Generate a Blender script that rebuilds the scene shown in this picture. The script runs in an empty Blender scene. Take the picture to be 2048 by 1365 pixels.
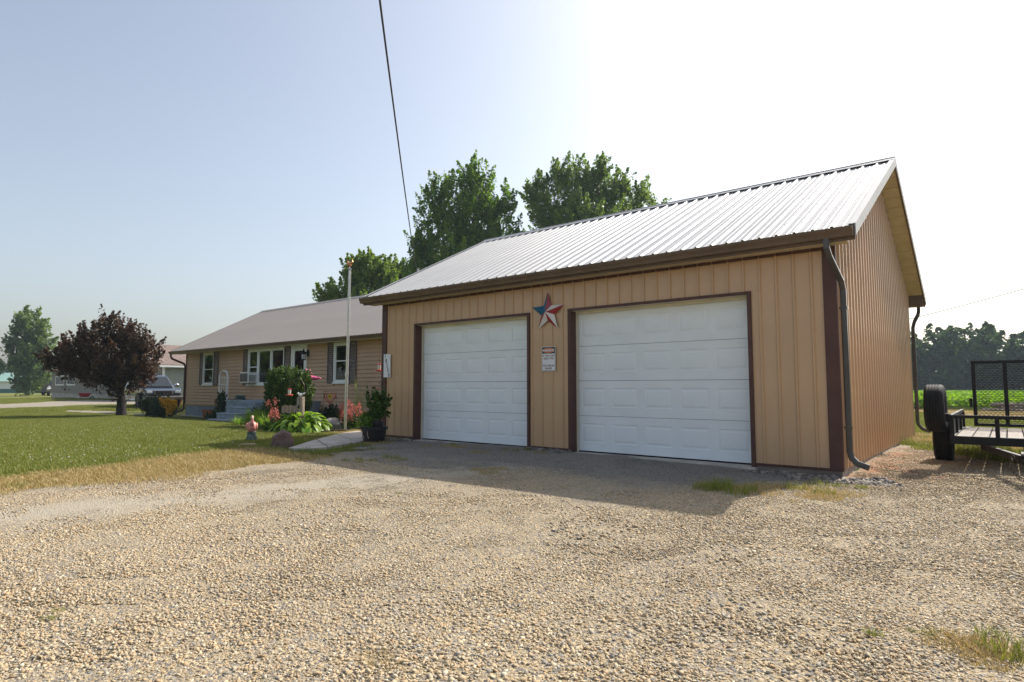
import bpy, bmesh, math, random
import numpy as np
from mathutils import Vector, Matrix, Euler

# ------------------------------------------------------------ camera, sky, sun, exposure
scene = bpy.context.scene
COL = scene.collection
R = math.radians
F_PX, CX, CY = 1218.0, 1024.0, 682.5            # focal length and centre of the 2048 x 1365 photograph, in pixels
YAW, PITCH, CAM_H = R(39.13), R(4.357), 1.14
cam_data = bpy.data.cameras.new('camera')
cam_data.sensor_width = 36.0
cam_data.lens = F_PX / 2048.0 * 36.0
cam_data.clip_start, cam_data.clip_end = 0.05, 4000.0
cam = bpy.data.objects.new('camera', cam_data)
COL.objects.link(cam)
cam.location = (0, 0, CAM_H)
cam.rotation_euler = (R(90) + PITCH, 0, YAW)
scene.camera = cam

SUN_DIR = Vector((0.19, 1.0, 0.955)).normalized()     # towards the sun, from the garage's shadow
SUN_EL = math.asin(SUN_DIR.z)
SUN_AZ = math.atan2(SUN_DIR.x, SUN_DIR.y)
world = bpy.data.worlds.new('World')
scene.world = world
world.use_nodes = True
wn = world.node_tree.nodes
wl = world.node_tree.links
for n in list(wn):
    wn.remove(n)
sky = wn.new('ShaderNodeTexSky')
sky.sky_type = 'NISHITA'
sky.sun_disc = False
sky.sun_elevation = SUN_EL
sky.sun_rotation = SUN_AZ
sky.altitude = 200.0
sky.air_density = 1.15
sky.dust_density = 3.6
sky.ozone_density = 1.0
bg = wn.new('ShaderNodeBackground')
bg.inputs['Strength'].default_value = 0.126
wo = wn.new('ShaderNodeOutputWorld')
hs_n = wn.new('ShaderNodeHueSaturation')       # milky summer sky: less saturated than clear air
hs_n.inputs['Saturation'].default_value = 0.70
wl.new(sky.outputs[0], hs_n.inputs['Color'])
wl.new(hs_n.outputs[0], bg.inputs[0])
wl.new(bg.outputs[0], wo.inputs[0])
sun_data = bpy.data.lights.new('sun', 'SUN')
sun_data.energy = 4.6
sun_data.angle = R(0.55)
sun_data.color = (1.0, 0.945, 0.86)
sun = bpy.data.objects.new('sun', sun_data)
COL.objects.link(sun)
sun.location = (10, 60, 60)
sun.rotation_euler = SUN_DIR.to_track_quat('Z', 'Y').to_euler()
scene.view_settings.view_transform = 'Standard'
scene.view_settings.look = 'None'
scene.view_settings.gamma = 1.0
scene.view_settings.use_curve_mapping = False
scene.view_settings.exposure = 0.58
scene.render.engine = 'CYCLES'
scene.cycles.use_denoising = True
scene.cycles.max_bounces = 6
scene.cycles.diffuse_bounces = 3
scene.cycles.glossy_bounces = 3
scene.cycles.transmission_bounces = 4
scene.cycles.transparent_max_bounces = 8
scene.cycles.volume_bounces = 0

# ------------------------------------------------------------ photo pixel -> point (needs a surface or a distance)
_fw = np.array([-math.sin(YAW) * math.cos(PITCH), math.cos(YAW) * math.cos(PITCH), math.sin(PITCH)])
_rt = np.array([math.cos(YAW), math.sin(YAW), 0.0])
_up = np.cross(_rt, _fw)
_C = np.array([0, 0, CAM_H])


def ray(x, y):
    return _fw + _rt * (x - CX) / F_PX + _up * (CY - y) / F_PX


def G(x, y, z=0.0):
    """where the ray meets the level z"""
    d = ray(x, y)
    return _C + d * ((z - CAM_H) / d[2])


def PY(x, y, Y):
    """where the ray meets the upright plane Y = const (house and garage fronts)"""
    d = ray(x, y)
    return _C + d * (Y / d[1])


def PW(x, y, w):
    """the point at distance w along the viewing axis"""
    return _C + ray(x, y) * w


def px_size(w):
    return w / F_PX
# ------------------------------------------------------------ helpers
def tag(o, label=None, cat=None, group=None, kind=None):
    if label: o['label'] = label
    if cat: o['category'] = cat
    if group: o['group'] = group
    if kind: o['kind'] = kind
    return o


def empty(name, loc, rz=0.0, label=None, cat=None, group=None):
    o = bpy.data.objects.new(name, None)
    COL.objects.link(o)
    o.location = loc
    o.rotation_euler = (0, 0, rz)
    o.empty_display_size = 0.2
    return tag(o, label, cat, group)


def link(name, me, parent=None, loc=(0, 0, 0), rot=(0, 0, 0), scale=None):
    o = bpy.data.objects.new(name, me)
    COL.objects.link(o)
    o.parent = parent
    o.location = loc
    o.rotation_euler = rot
    if scale: o.scale = scale
    return o


def copy_tree(o, parent=None):
    c = o.copy()
    COL.objects.link(c)
    c.parent = parent
    for ch in list(o.children):
        copy_tree(ch, c)
    return c


class MB:
    """collects shapes, builds ONE mesh"""
    def __init__(self):
        self.v, self.f, self.m = [], [], []
        self.mi = 0

    def add(self, vs, fs):
        b = len(self.v)
        self.v += [tuple(map(float, p)) for p in vs]
        self.f += [tuple(b + i for i in f) for f in fs]
        self.m += [self.mi] * len(fs)
        return self

    def box(self, x0, x1, y0, y1, z0, z1):
        x0, x1 = min(x0, x1), max(x0, x1)
        y0, y1 = min(y0, y1), max(y0, y1)
        z0, z1 = min(z0, z1), max(z0, z1)
        vs = [(x, y, z) for z in (z0, z1) for y in (y0, y1) for x in (x0, x1)]
        return self.add(vs, [(0, 2, 3, 1), (4, 5, 7, 6), (0, 1, 5, 4), (2, 6, 7, 3), (0, 4, 6, 2), (1, 3, 7, 5)])

    def hexa(self, lo, hi):
        """two quads (lists of 4 points), bridged"""
        return self.add(list(lo) + list(hi), [(3, 2, 1, 0), (4, 5, 6, 7)] + [(i, (i + 1) % 4, 4 + (i + 1) % 4, 4 + i) for i in range(4)])

    def prism(self, poly, a, b, axis):
        """2-D polygon extruded from a to b along axis"""
        n = len(poly)
        def P(p, t):
            if axis == 'x': return (t, p[0], p[1])
            if axis == 'y': return (p[0], t, p[1])
            return (p[0], p[1], t)
        vs = [P(p, a) for p in poly] + [P(p, b) for p in poly]
        return self.add(vs, [tuple(range(n))[::-1], tuple(range(n, 2 * n))] + [(i, (i + 1) % n, n + (i + 1) % n, n + i) for i in range(n)])

    def sweep(self, path, prof, up=(0, 0, 1), closed=False, scales=None, caps=True):
        """profile (list of 2-D points) swept along a path"""
        path = [Vector(p) for p in path]
        n, k = len(path), len(prof)
        vs = []
        last = None
        for i, p in enumerate(path):
            if closed:
                t = path[(i + 1) % n] - path[i - 1]
            else:
                t = path[min(i + 1, n - 1)] - path[max(i - 1, 0)]
            t.normalize()
            u = Vector(up)
            if abs(u.dot(t)) > 0.95:
                u = last if last is not None and abs(last.dot(t)) < 0.9 else (Vector((0, 1, 0)) if abs(t.y) < 0.9 else Vector((1, 0, 0)))
            s = t.cross(u).normalized()
            w = s.cross(t).normalized()
            last = w
            sc = scales[i] if scales else 1.0
            vs += [p + s * (a * sc) + w * (b * sc) for a, b in prof]
        fs = []
        for i in range(n if closed else n - 1):
            for j in range(k):
                a, b = i * k + j, i * k + (j + 1) % k
                c, d = ((i + 1) % n) * k + (j + 1) % k, ((i + 1) % n) * k + j
                fs.append((a, b, c, d))
        if not closed and caps:
            fs.append(tuple(range(k))[::-1])
            fs.append(tuple(range((n - 1) * k, n * k)))
        return self.add(vs, fs)

    def tube(self, path, r, n=8, closed=False, scales=None, up=(0, 0, 1)):
        prof = [(r * math.cos(2 * math.pi * j / n), r * math.sin(2 * math.pi * j / n)) for j in range(n)]
        return self.sweep(path, prof, up, closed, scales)

    def rod(self, a, b, r, n=8, r2=None):
        return self.tube([a, b], r, n, scales=[1.0, (r2 / r) if r2 is not None else 1.0])

    def lathe(self, prof, c=(0, 0, 0), n=20, axis='z', caps=True):
        """prof: list of (radius, height)"""
        vs = []
        for r, h in prof:
            for j in range(n):
                a = 2 * math.pi * j / n
                p = (r * math.cos(a), r * math.sin(a), h)
                if axis == 'x': p = (p[2], p[0], p[1])
                if axis == 'y': p = (p[0], p[2], p[1])
                vs.append((p[0] + c[0], p[1] + c[1], p[2] + c[2]))
        fs = []
        for i in range(len(prof) - 1):
            for j in range(n):
                fs.append((i * n + j, i * n + (j + 1) % n, (i + 1) * n + (j + 1) % n, (i + 1) * n + j))
        if caps:
            fs.append(tuple(range(n))[::-1])
            fs.append(tuple(range((len(prof) - 1) * n, len(prof) * n)))
        return self.add(vs, fs)

    def ball(self, c, r, n=10, m=7):
        rx, ry, rz = (r, r, r) if not hasattr(r, '__len__') else r
        vs = [(c[0], c[1], c[2] - rz)]
        for i in range(1, m):
            t = math.pi * i / m
            for j in range(n):
                a = 2 * math.pi * j / n
                vs.append((c[0] + rx * math.sin(t) * math.cos(a), c[1] + ry * math.sin(t) * math.sin(a), c[2] - rz * math.cos(t)))
        vs.append((c[0], c[1], c[2] + rz))
        fs = [(0, 1 + (j + 1) % n, 1 + j) for j in range(n)]
        for i in range(m - 2):
            for j in range(n):
                a, b = 1 + i * n + j, 1 + i * n + (j + 1) % n
                fs.append((a, b, b + n, a + n))
        L = len(vs) - 1
        fs += [(1 + (m - 2) * n + j, 1 + (m - 2) * n + (j + 1) % n, L) for j in range(n)]
        return self.add(vs, fs)

    def mesh(self, name, mats, origin=(0, 0, 0), smooth=False, fix=True):
        me = bpy.data.meshes.new(name)
        o = origin
        me.from_pydata([(a - o[0], b - o[1], c - o[2]) for a, b, c in self.v], [], self.f)
        for m in (mats if isinstance(mats, (list, tuple)) else [mats]):
            me.materials.append(m)
        if self.mi or any(self.m):
            me.polygons.foreach_set('material_index', self.m)
        if fix:
            bm = bmesh.new()
            bm.from_mesh(me)
            bmesh.ops.recalc_face_normals(bm, faces=bm.faces)
            bm.to_mesh(me)
            bm.free()
        if smooth:
            me.shade_smooth()
            if smooth != 'all':
                me.set_sharp_from_angle(angle=R(38))
        me.update()
        return me

    def build(self, name, mats, parent=None, smooth=False, local=False, bevel=0.0, seg=2):
        """world coordinates unless local; a child's mesh is moved into its parent's space"""
        org = (0, 0, 0)
        p = parent
        if not local:
            off = Vector((0, 0, 0))
            while p is not None:
                off += p.location
                p = p.parent
            org = tuple(off)
        loc = (0, 0, 0)
        if parent is None and not local:
            vs = np.array(self.v)
            lo, hi = vs.min(0), vs.max(0)
            org = ((lo[0] + hi[0]) / 2, (lo[1] + hi[1]) / 2, lo[2])
            loc = org
        o = link(name, self.mesh(name, mats, org, smooth), parent, loc)
        if bevel:
            b = o.modifiers.new('bevel', 'BEVEL')
            b.width, b.segments, b.limit_method, b.angle_limit = bevel, seg, 'ANGLE', R(35)
        return o


def fast_mesh(name, verts, quads, mats, rnd=None, smooth=False, k=4):
    """big meshes from numpy arrays; rnd: one value per face, read by the materials"""
    me = bpy.data.meshes.new(name)
    verts = np.asarray(verts, np.float32)
    quads = np.asarray(quads, np.int32)
    nf = len(quads)
    me.vertices.add(len(verts))
    me.vertices.foreach_set('co', verts.ravel())
    me.loops.add(nf * k)
    me.loops.foreach_set('vertex_index', quads.ravel())
    me.polygons.add(nf)
    me.polygons.foreach_set('loop_start', np.arange(0, nf * k, k, dtype=np.int32))
    for m in (mats if isinstance(mats, (list, tuple)) else [mats]):
        me.materials.append(m)
    me.update(calc_edges=True)
    if rnd is not None:
        a = me.attributes.new('rnd', 'FLOAT', 'FACE')
        a.data.foreach_set('value', np.asarray(rnd, np.float32))
    if smooth:
        me.shade_smooth()
    me.validate()
    return me


# ------------------------------------------------------------ materials
def _new_mat(name):
    m = bpy.data.materials.new(name)
    m.use_nodes = True
    nt = m.node_tree
    for n in list(nt.nodes):
        nt.nodes.remove(n)
    out = nt.nodes.new('ShaderNodeOutputMaterial')
    return m, nt, out


def _n(nt, t, **kw):
    n = nt.nodes.new(t)
    for k, v in kw.items():
        setattr(n, k, v)
    return n


def _mixc(nt, fac, a, b, mode='MIX'):
    n = _n(nt, 'ShaderNodeMix', data_type='RGBA', blend_type=mode)
    for s, v in ((n.inputs[0], fac), (n.inputs[6], a), (n.inputs[7], b)):
        if hasattr(v, 'is_linked') or hasattr(v, 'links'):
            nt.links.new(v, s)
        elif isinstance(v, (int, float)):
            s.default_value = v
        else:
            s.default_value = tuple(v) + (1.0,) if len(v) == 3 else v
    return n.outputs[2]


def _noise(nt, vec, scale, detail=4, rough=0.55):
    n = _n(nt, 'ShaderNodeTexNoise')
    n.inputs['Scale'].default_value = scale
    n.inputs['Detail'].default_value = detail
    n.inputs['Roughness'].default_value = rough
    if vec is not None:
        nt.links.new(vec, n.inputs['Vector'])
    return n.outputs['Fac']


def _ramp(nt, fac, lo, hi):
    n = _n(nt, 'ShaderNodeMapRange')
    nt.links.new(fac, n.inputs[0])
    n.inputs[1].default_value, n.inputs[2].default_value = lo, hi
    return n.outputs[0]


def _math(nt, op, a, b=None):
    n = _n(nt, 'ShaderNodeMath', operation=op)
    for i, v in enumerate((a, b)):
        if v is None: continue
        if isinstance(v, (int, float)): n.inputs[i].default_value = v
        else: nt.links.new(v, n.inputs[i])
    return n.outputs[0]


def mat(name, col, rough=0.6, metal=0.0, col2=None, vscale=4.0, var=0.12, bump=0.0, bscale=60.0, spec=0.5,
        orand=0.0, stretch=None, coat=0.0, dirt=None, dscale=1.5, rvar=0.0, world=False):
    """Principled with noise-varied colour, roughness and bump; dirt: (colour, amount) in patches"""
    m, nt, out = _new_mat(name)
    p = _n(nt, 'ShaderNodeBsdfPrincipled')
    nt.links.new(p.outputs[0], out.inputs[0])
    if world:
        vec = _n(nt, 'ShaderNodeNewGeometry').outputs['Position']
    else:
        vec = _n(nt, 'ShaderNodeTexCoord').outputs['Object']
    if stretch:
        mp = _n(nt, 'ShaderNodeMapping')
        mp.inputs['Scale'].default_value = stretch
        nt.links.new(vec, mp.inputs[0])
        vec = mp.outputs[0]
    if col2 is None:
        col2 = tuple(c * (1 - var * 1.6) for c in col)
        col = tuple(min(1, c * (1 + var * 0.6)) for c in col)
    nz = _noise(nt, vec, vscale)
    c = _mixc(nt, _ramp(nt, nz, 0.35, 0.65), col, col2)
    if orand:
        oi = _n(nt, 'ShaderNodeObjectInfo').outputs['Random']
        c = _mixc(nt, _math(nt, 'MULTIPLY', oi, orand), c, (0, 0, 0))
    if dirt:
        dn = _ramp(nt, _noise(nt, vec, dscale, 6, 0.65), 0.5, 0.75)
        c = _mixc(nt, _math(nt, 'MULTIPLY', dn, dirt[1]), c, dirt[0])
    nt.links.new(c, p.inputs['Base Color'])
    p.inputs['Roughness'].default_value = rough
    if rvar:
        nt.links.new(_math(nt, 'ADD', _math(nt, 'MULTIPLY', nz, rvar), rough - rvar / 2), p.inputs['Roughness'])
    p.inputs['Metallic'].default_value = metal
    p.inputs['Specular IOR Level'].default_value = spec
    if coat:
        p.inputs['Coat Weight'].default_value = coat
        p.inputs['Coat Roughness'].default_value = 0.06
    if bump:
        b = _n(nt, 'ShaderNodeBump')
        b.inputs['Strength'].default_value = 1.0
        b.inputs['Distance'].default_value = bump
        nt.links.new(_noise(nt, vec, bscale, 5), b.inputs['Height'])
        nt.links.new(b.outputs[0], p.inputs['Normal'])
    return m


def leaf_mat(name, c1, c2, trans=0.3, rough=0.5, c3=None, tint=(1.25, 1.3, 0.6), spec=0.35):
    """two-sided leaf: the face attribute 'rnd' picks the shade, light shines through"""
    m, nt, out = _new_mat(name)
    a = _n(nt, 'ShaderNodeAttribute', attribute_name='rnd')
    c = _mixc(nt, a.outputs['Fac'], c1, c2)
    if c3:
        c = _mixc(nt, _math(nt, 'GREATER_THAN', a.outputs['Fac'], 0.93), c, c3)
    p = _n(nt, 'ShaderNodeBsdfPrincipled')
    nt.links.new(c, p.inputs['Base Color'])
    p.inputs['Roughness'].default_value = rough
    p.inputs['Specular IOR Level'].default_value = spec
    t = _n(nt, 'ShaderNodeBsdfTranslucent')
    nt.links.new(_mixc(nt, 1.0, c, tint, 'MULTIPLY'), t.inputs[0])
    mx = _n(nt, 'ShaderNodeMixShader')
    mx.inputs[0].default_value = trans
    nt.links.new(p.outputs[0], mx.inputs[1])
    nt.links.new(t.outputs[0], mx.inputs[2])
    nt.links.new(mx.outputs[0], out.inputs[0])
    return m


def glass_mat(name, tint=(0.02, 0.025, 0.03), alpha=0.75):
    """window pane: mirrors the yard, lets a little of the room through"""
    m, nt, out = _new_mat(name)
    g = _n(nt, 'ShaderNodeBsdfGlossy')
    g.inputs['Roughness'].default_value = 0.02
    g.inputs['Color'].default_value = (0.9, 0.95, 0.95, 1)
    t = _n(nt, 'ShaderNodeBsdfTransparent')
    t.inputs[0].default_value = (0.72, 0.78, 0.76, 1)
    f = _n(nt, 'ShaderNodeFresnel')
    f.inputs[0].default_value = 1.9
    mx = _n(nt, 'ShaderNodeMixShader')
    nt.links.new(f.outputs[0], mx.inputs[0])
    nt.links.new(t.outputs[0], mx.inputs[1])
    nt.links.new(g.outputs[0], mx.inputs[2])
    nt.links.new(mx.outputs[0], out.inputs[0])
    return m


def stone_mat(name, cols, rough=0.85, mul=1.0):
    """loose stones: each stone takes its own colour"""
    m, nt, out = _new_mat(name)
    a = _n(nt, 'ShaderNodeAttribute', attribute_name='rnd')
    r = _n(nt, 'ShaderNodeValToRGB')
    r.color_ramp.interpolation = 'CONSTANT'
    e = r.color_ramp.elements
    for i, (pos, c) in enumerate(cols):
        el = e[i] if i < 2 else e.new(pos)
        el.position = pos
        el.color = (c[0] * mul, c[1] * mul, c[2] * mul, 1)
    nt.links.new(a.outputs['Fac'], r.inputs[0])
    vec = _n(nt, 'ShaderNodeNewGeometry').outputs['Position']
    big = _ramp(nt, _noise(nt, vec, 0.9, 4), 0.3, 0.7)
    c = _mixc(nt, _math(nt, 'MULTIPLY', big, 0.22), r.outputs[0], (0.20, 0.16, 0.12))
    fine = _ramp(nt, _noise(nt, vec, 90, 3), 0.3, 0.75)
    c = _mixc(nt, _math(nt, 'MULTIPLY', fine, 0.3), c, (0.2, 0.17, 0.14))
    p = _n(nt, 'ShaderNodeBsdfPrincipled')
    nt.links.new(c, p.inputs['Base Color'])
    p.inputs['Roughness'].default_value = rough
    p.inputs['Specular IOR Level'].default_value = 0.25
    nt.links.new(p.outputs[0], out.inputs[0])
    return m


MT = {}
MT['tan_metal'] = mat('tan_painted_steel', (0.55, 0.350, 0.198), 0.32, var=0.05, vscale=1.2, spec=0.6, orand=0.05, dirt=((0.33, 0.22, 0.14), 0.12), rvar=0.1)
MT['brown_metal'] = mat('brown_painted_steel', (0.092, 0.040, 0.032), 0.5, var=0.1, vscale=3, rvar=0.12, spec=0.3)
MT['gutter'] = mat('dark_bronze_aluminium', (0.135, 0.088, 0.056), 0.42, var=0.1, vscale=3, rvar=0.12, spec=0.35)
MT['downspout'] = mat('bronze_downspout', (0.060, 0.052, 0.048), 0.30, var=0.1, vscale=5, rvar=0.1)
MT['galv'] = mat('light_galvalume_roof', (0.43, 0.43, 0.435), 0.5, 0.0, var=0.05, vscale=1.0, orand=0.06, dirt=((0.33, 0.32, 0.31), 0.25), rvar=0.12, spec=0.3)
MT['roof_grey'] = mat('taupe_metal_roof', (0.275, 0.243, 0.220), 0.5, 0.0, var=0.05, vscale=0.8, orand=0.05, rvar=0.1)
MT['door_white'] = mat('white_garage_door_paint', (0.80, 0.835, 0.86), 0.42, var=0.03, vscale=1.5, spec=0.45, dirt=((0.6, 0.58, 0.54), 0.10), bump=0.0004, bscale=220)
MT['white'] = mat('white_vinyl', (0.78, 0.79, 0.78), 0.42, var=0.04, vscale=3)
MT['cream'] = mat('cream_stop_moulding', (0.66, 0.60, 0.46), 0.5, var=0.06)
MT['soffit'] = mat('beige_vinyl_soffit', (0.60, 0.49, 0.31), 0.5, var=0.05, orand=0.05)
MT['skirt'] = mat('weathered_skirt_timber', (0.28, 0.235, 0.20), 0.85, col2=(0.17, 0.13, 0.11), vscale=6, stretch=(0.3, 1, 4), bump=0.003, bscale=30)
MT['concrete'] = mat('pale_concrete', (0.50, 0.45, 0.39), 0.85, var=0.14, vscale=3, bump=0.003, bscale=90, dirt=((0.3, 0.27, 0.23), 0.35))
MT['siding'] = mat('tan_vinyl_siding', (0.50, 0.32, 0.200), 0.5, var=0.04, vscale=1.5, orand=0.04)
MT['shutter'] = mat('taupe_shutter_vinyl', (0.110, 0.090, 0.088), 0.5, var=0.06)
MT['found'] = mat('blue_grey_painted_block', (0.22, 0.27, 0.32), 0.75, var=0.12, vscale=3, bump=0.003, bscale=70, dirt=((0.15, 0.15, 0.15), 0.4))
MT['glass'] = glass_mat('window_glass')
MT['room'] = mat('dim_room', (0.05, 0.048, 0.045), 0.9, var=0.2, vscale=2)
MT['curtain'] = mat('pale_curtain_cloth', (0.34, 0.34, 0.33), 0.9, var=0.12, vscale=9, stretch=(8, 8, 0.4))
MT['black'] = mat('black_painted_steel', (0.007, 0.007, 0.008), 0.5, var=0.2, vscale=8, dirt=((0.02, 0.016, 0.012), 0.4), rvar=0.2, spec=0.22)
MT['rubber'] = mat('tyre_rubber', (0.010, 0.0095, 0.0095), 0.75, var=0.2, vscale=10, dirt=((0.035, 0.028, 0.022), 0.5), dscale=6, spec=0.25, bump=0.001, bscale=120)
MT['plank'] = mat('grey_deck_plank', (0.34, 0.30, 0.26), 0.85, col2=(0.22, 0.19, 0.165), vscale=7, stretch=(6, 0.6, 6), bump=0.003, bscale=40, orand=0.25)
MT['steel'] = mat('worn_zinc_steel', (0.42, 0.42, 0.43), 0.38, 0.9, var=0.15, vscale=20, dirt=((0.2, 0.12, 0.07), 0.4))
MT['chain'] = mat('rusty_chain_steel', (0.16, 0.12, 0.095), 0.55, 0.7, var=0.25, vscale=40)
MT['alu'] = mat('brushed_aluminium_pole', (0.66, 0.67, 0.69), 0.33, 0.75, var=0.06, vscale=4)
MT['red'] = mat('red_plastic', (0.50, 0.02, 0.025), 0.35, var=0.1)
MT['flag_red'] = mat('star_red_paint', (0.36, 0.022, 0.03), 0.45, var=0.12, vscale=14)
MT['flag_red_dull'] = mat('star_dull_red_paint', (0.30, 0.055, 0.075), 0.5, var=0.12, vscale=14)
MT['flag_white'] = mat('star_white_paint', (0.68, 0.66, 0.62), 0.5, var=0.06, vscale=14)
MT['flag_blue'] = mat('star_blue_paint', (0.012, 0.12, 0.23), 0.45, var=0.12, vscale=14)
MT['sign_white'] = mat('white_sign_enamel', (0.74, 0.75, 0.78), 0.4, var=0.03)
MT['sign_dark'] = mat('sign_black_ink', (0.03, 0.028, 0.03), 0.5, var=0.1)
MT['sign_orange'] = mat('sign_orange_ink', (0.62, 0.19, 0.07), 0.5, var=0.1)
MT['sign_brown'] = mat('sign_brown_ink', (0.20, 0.075, 0.04), 0.5, var=0.1)
MT['ink'] = mat('black_numeral_enamel', (0.02, 0.02, 0.022), 0.4, var=0.1)
MT['bark'] = mat('grey_brown_bark', (0.13, 0.10, 0.075), 0.95, col2=(0.06, 0.045, 0.035), vscale=9, stretch=(3, 3, 0.6), bump=0.02, bscale=16)
MT['dark_bark'] = mat('dark_plum_bark', (0.030, 0.022, 0.020), 0.95, col2=(0.014, 0.010, 0.009), vscale=9, stretch=(3, 3, 0.6), bump=0.015, bscale=18)
MT['rock_red'] = mat('red_granite', (0.20, 0.125, 0.105), 0.85, col2=(0.12, 0.075, 0.065), vscale=9, bump=0.02, bscale=9, dirt=((0.30, 0.22, 0.19), 0.5), dscale=20)
MT['rock_grey'] = mat('grey_fieldstone', (0.33, 0.31, 0.29), 0.85, col2=(0.20, 0.19, 0.18), vscale=6, bump=0.02, bscale=9)
MT['rock_pink'] = mat('pink_fieldstone', (0.42, 0.28, 0.20), 0.85, col2=(0.25, 0.17, 0.13), vscale=6, bump=0.02, bscale=9)
MT['pot'] = mat('black_resin_pot', (0.016, 0.017, 0.019), 0.45, var=0.2, vscale=8, dirt=((0.06, 0.05, 0.045), 0.4))
MT['soil'] = mat('potting_soil', (0.035, 0.024, 0.017), 0.95, var=0.3, vscale=30, bump=0.01, bscale=60)
MT['mulch'] = mat('brown_bark_mulch', (0.16, 0.085, 0.055), 0.95, col2=(0.07, 0.04, 0.03), vscale=25, bump=0.02, bscale=45)
MT['terracotta'] = mat('terracotta_clay', (0.42, 0.15, 0.075), 0.8, var=0.2, vscale=10)
MT['wood_grey'] = mat('silvered_old_wood', (0.33, 0.27, 0.21), 0.9, col2=(0.20, 0.16, 0.125), vscale=12, stretch=(3, 3, 0.5), bump=0.008, bscale=40)
MT['pink'] = mat('pink_plastic', (0.70, 0.10, 0.24), 0.42, var=0.12, vscale=9)
MT['goose_pink'] = mat('faded_pink_glaze', (0.55, 0.16, 0.15), 0.45, col2=(0.62, 0.30, 0.22), vscale=7)
MT['goose_cream'] = mat('cream_glaze', (0.62, 0.46, 0.33), 0.45, var=0.15, vscale=12)
MT['goose_dark'] = mat('dark_green_glaze', (0.045, 0.075, 0.07), 0.45, col2=(0.13, 0.16, 0.14), vscale=14)
MT['hose'] = mat('teal_garden_hose', (0.015, 0.09, 0.085), 0.45, var=0.15)
MT['clear'] = mat('clear_feeder_glass', (0.62, 0.62, 0.58), 0.15, var=0.05)
MT['gold'] = mat('worn_gold_finial', (0.60, 0.24, 0.10), 0.35, 0.6, var=0.2, vscale=20)
MT['wire'] = mat('black_cable', (0.02, 0.02, 0.022), 0.6, var=0.1)
MT['yellow'] = mat('yellow_flower_enamel', (0.75, 0.48, 0.03), 0.5, var=0.15, vscale=20)
MT['truck_blue'] = mat('slate_blue_car_paint', (0.035, 0.055, 0.085), 0.3, 0.3, var=0.06, coat=0.8)
MT['truck_silver'] = mat('pewter_two_tone_paint', (0.20, 0.185, 0.17), 0.35, 0.4, var=0.06, coat=0.6)
MT['chrome'] = mat('chrome_trim', (0.75, 0.76, 0.78), 0.12, 1.0, var=0.04)
MT['auto_glass'] = mat('dark_auto_glass', (0.02, 0.026, 0.032), 0.05, var=0.1, spec=0.9)
MT['lamp_glass'] = mat('pale_lamp_lens', (0.62, 0.65, 0.66), 0.12, var=0.08)
MT['truck_white'] = mat('white_car_paint', (0.66, 0.68, 0.70), 0.35, var=0.05, coat=0.6)
MT['shingle'] = mat('brown_asphalt_shingle', (0.235, 0.165, 0.135), 0.9, col2=(0.15, 0.11, 0.095), vscale=3.5, bump=0.006, bscale=60, orand=0.22)
MT['neigh_tan'] = mat('khaki_vinyl_siding', (0.185, 0.165, 0.13), 0.6, var=0.05)
MT['neigh_green'] = mat('sage_vinyl_siding', (0.27, 0.295, 0.265), 0.6, var=0.05)
MT['shed_green'] = mat('green_painted_steel', (0.02, 0.13, 0.105), 0.5, var=0.1)
MT['shed_roof'] = mat('pale_green_steel_roof', (0.22, 0.36, 0.31), 0.45, var=0.08, orand=0.1)
MT['shed_white'] = mat('white_painted_steel', (0.66, 0.66, 0.66), 0.5, var=0.05)
MT['screw'] = mat('dark_screw_heads', (0.05, 0.05, 0.055), 0.5, var=0.1)
# leaves
MT['leaf_maple'] = leaf_mat('maple_leaves', (0.062, 0.140, 0.020), (0.200, 0.310, 0.040), 0.5, c3=(0.15, 0.20, 0.04))
MT['leaf_light'] = leaf_mat('light_maple_leaves', (0.100, 0.170, 0.040), (0.235, 0.315, 0.085), 0.5, c3=(0.17, 0.20, 0.085))
MT['leaf_plum'] = leaf_mat('purple_plum_leaves', (0.024, 0.015, 0.010), (0.115, 0.070, 0.032), 0.24, c3=(0.12, 0.13, 0.05), tint=(1.5, 0.8, 0.5))
MT['leaf_far'] = leaf_mat('far_tree_leaves', (0.070, 0.125, 0.036), (0.165, 0.230, 0.075), 0.42)
MT['leaf_wood'] = leaf_mat('far_wood_leaves', (0.020, 0.052, 0.018), (0.090, 0.150, 0.040), 0.28)
MT['leaf_arb'] = leaf_mat('arborvitae_sprays', (0.035, 0.080, 0.012), (0.120, 0.185, 0.024), 0.26)
MT['leaf_shrub'] = leaf_mat('dark_shrub_leaves', (0.016, 0.045, 0.018), (0.045, 0.090, 0.036), 0.2)
MT['leaf_hosta'] = leaf_mat('hosta_leaves', (0.10, 0.22, 0.020), (0.34, 0.47, 0.060), 0.45, rough=0.4)
MT['leaf_lily'] = leaf_mat('daylily_blades', (0.11, 0.22, 0.026), (0.27, 0.39, 0.055), 0.42)
MT['leaf_bright'] = leaf_mat('bright_pot_leaves', (0.075, 0.16, 0.022), (0.20, 0.31, 0.045), 0.35)
MT['leaf_pot'] = leaf_mat('potted_plant_leaves', (0.035, 0.085, 0.016), (0.105, 0.18, 0.034), 0.3)
MT['leaf_crop'] = leaf_mat('soybean_leaves', (0.11, 0.23, 0.016), (0.23, 0.37, 0.030), 0.45, rough=0.7, spec=0.15)
MT['bloom_pink'] = leaf_mat('coral_pink_plumes', (0.52, 0.13, 0.115), (0.66, 0.29, 0.24), 0.3, tint=(1.2, 0.9, 0.8))
MT['bloom_yellow'] = leaf_mat('golden_leaves', (0.52, 0.30, 0.02), (0.70, 0.46, 0.04), 0.35, tint=(1.2, 1.0, 0.5))
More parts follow.
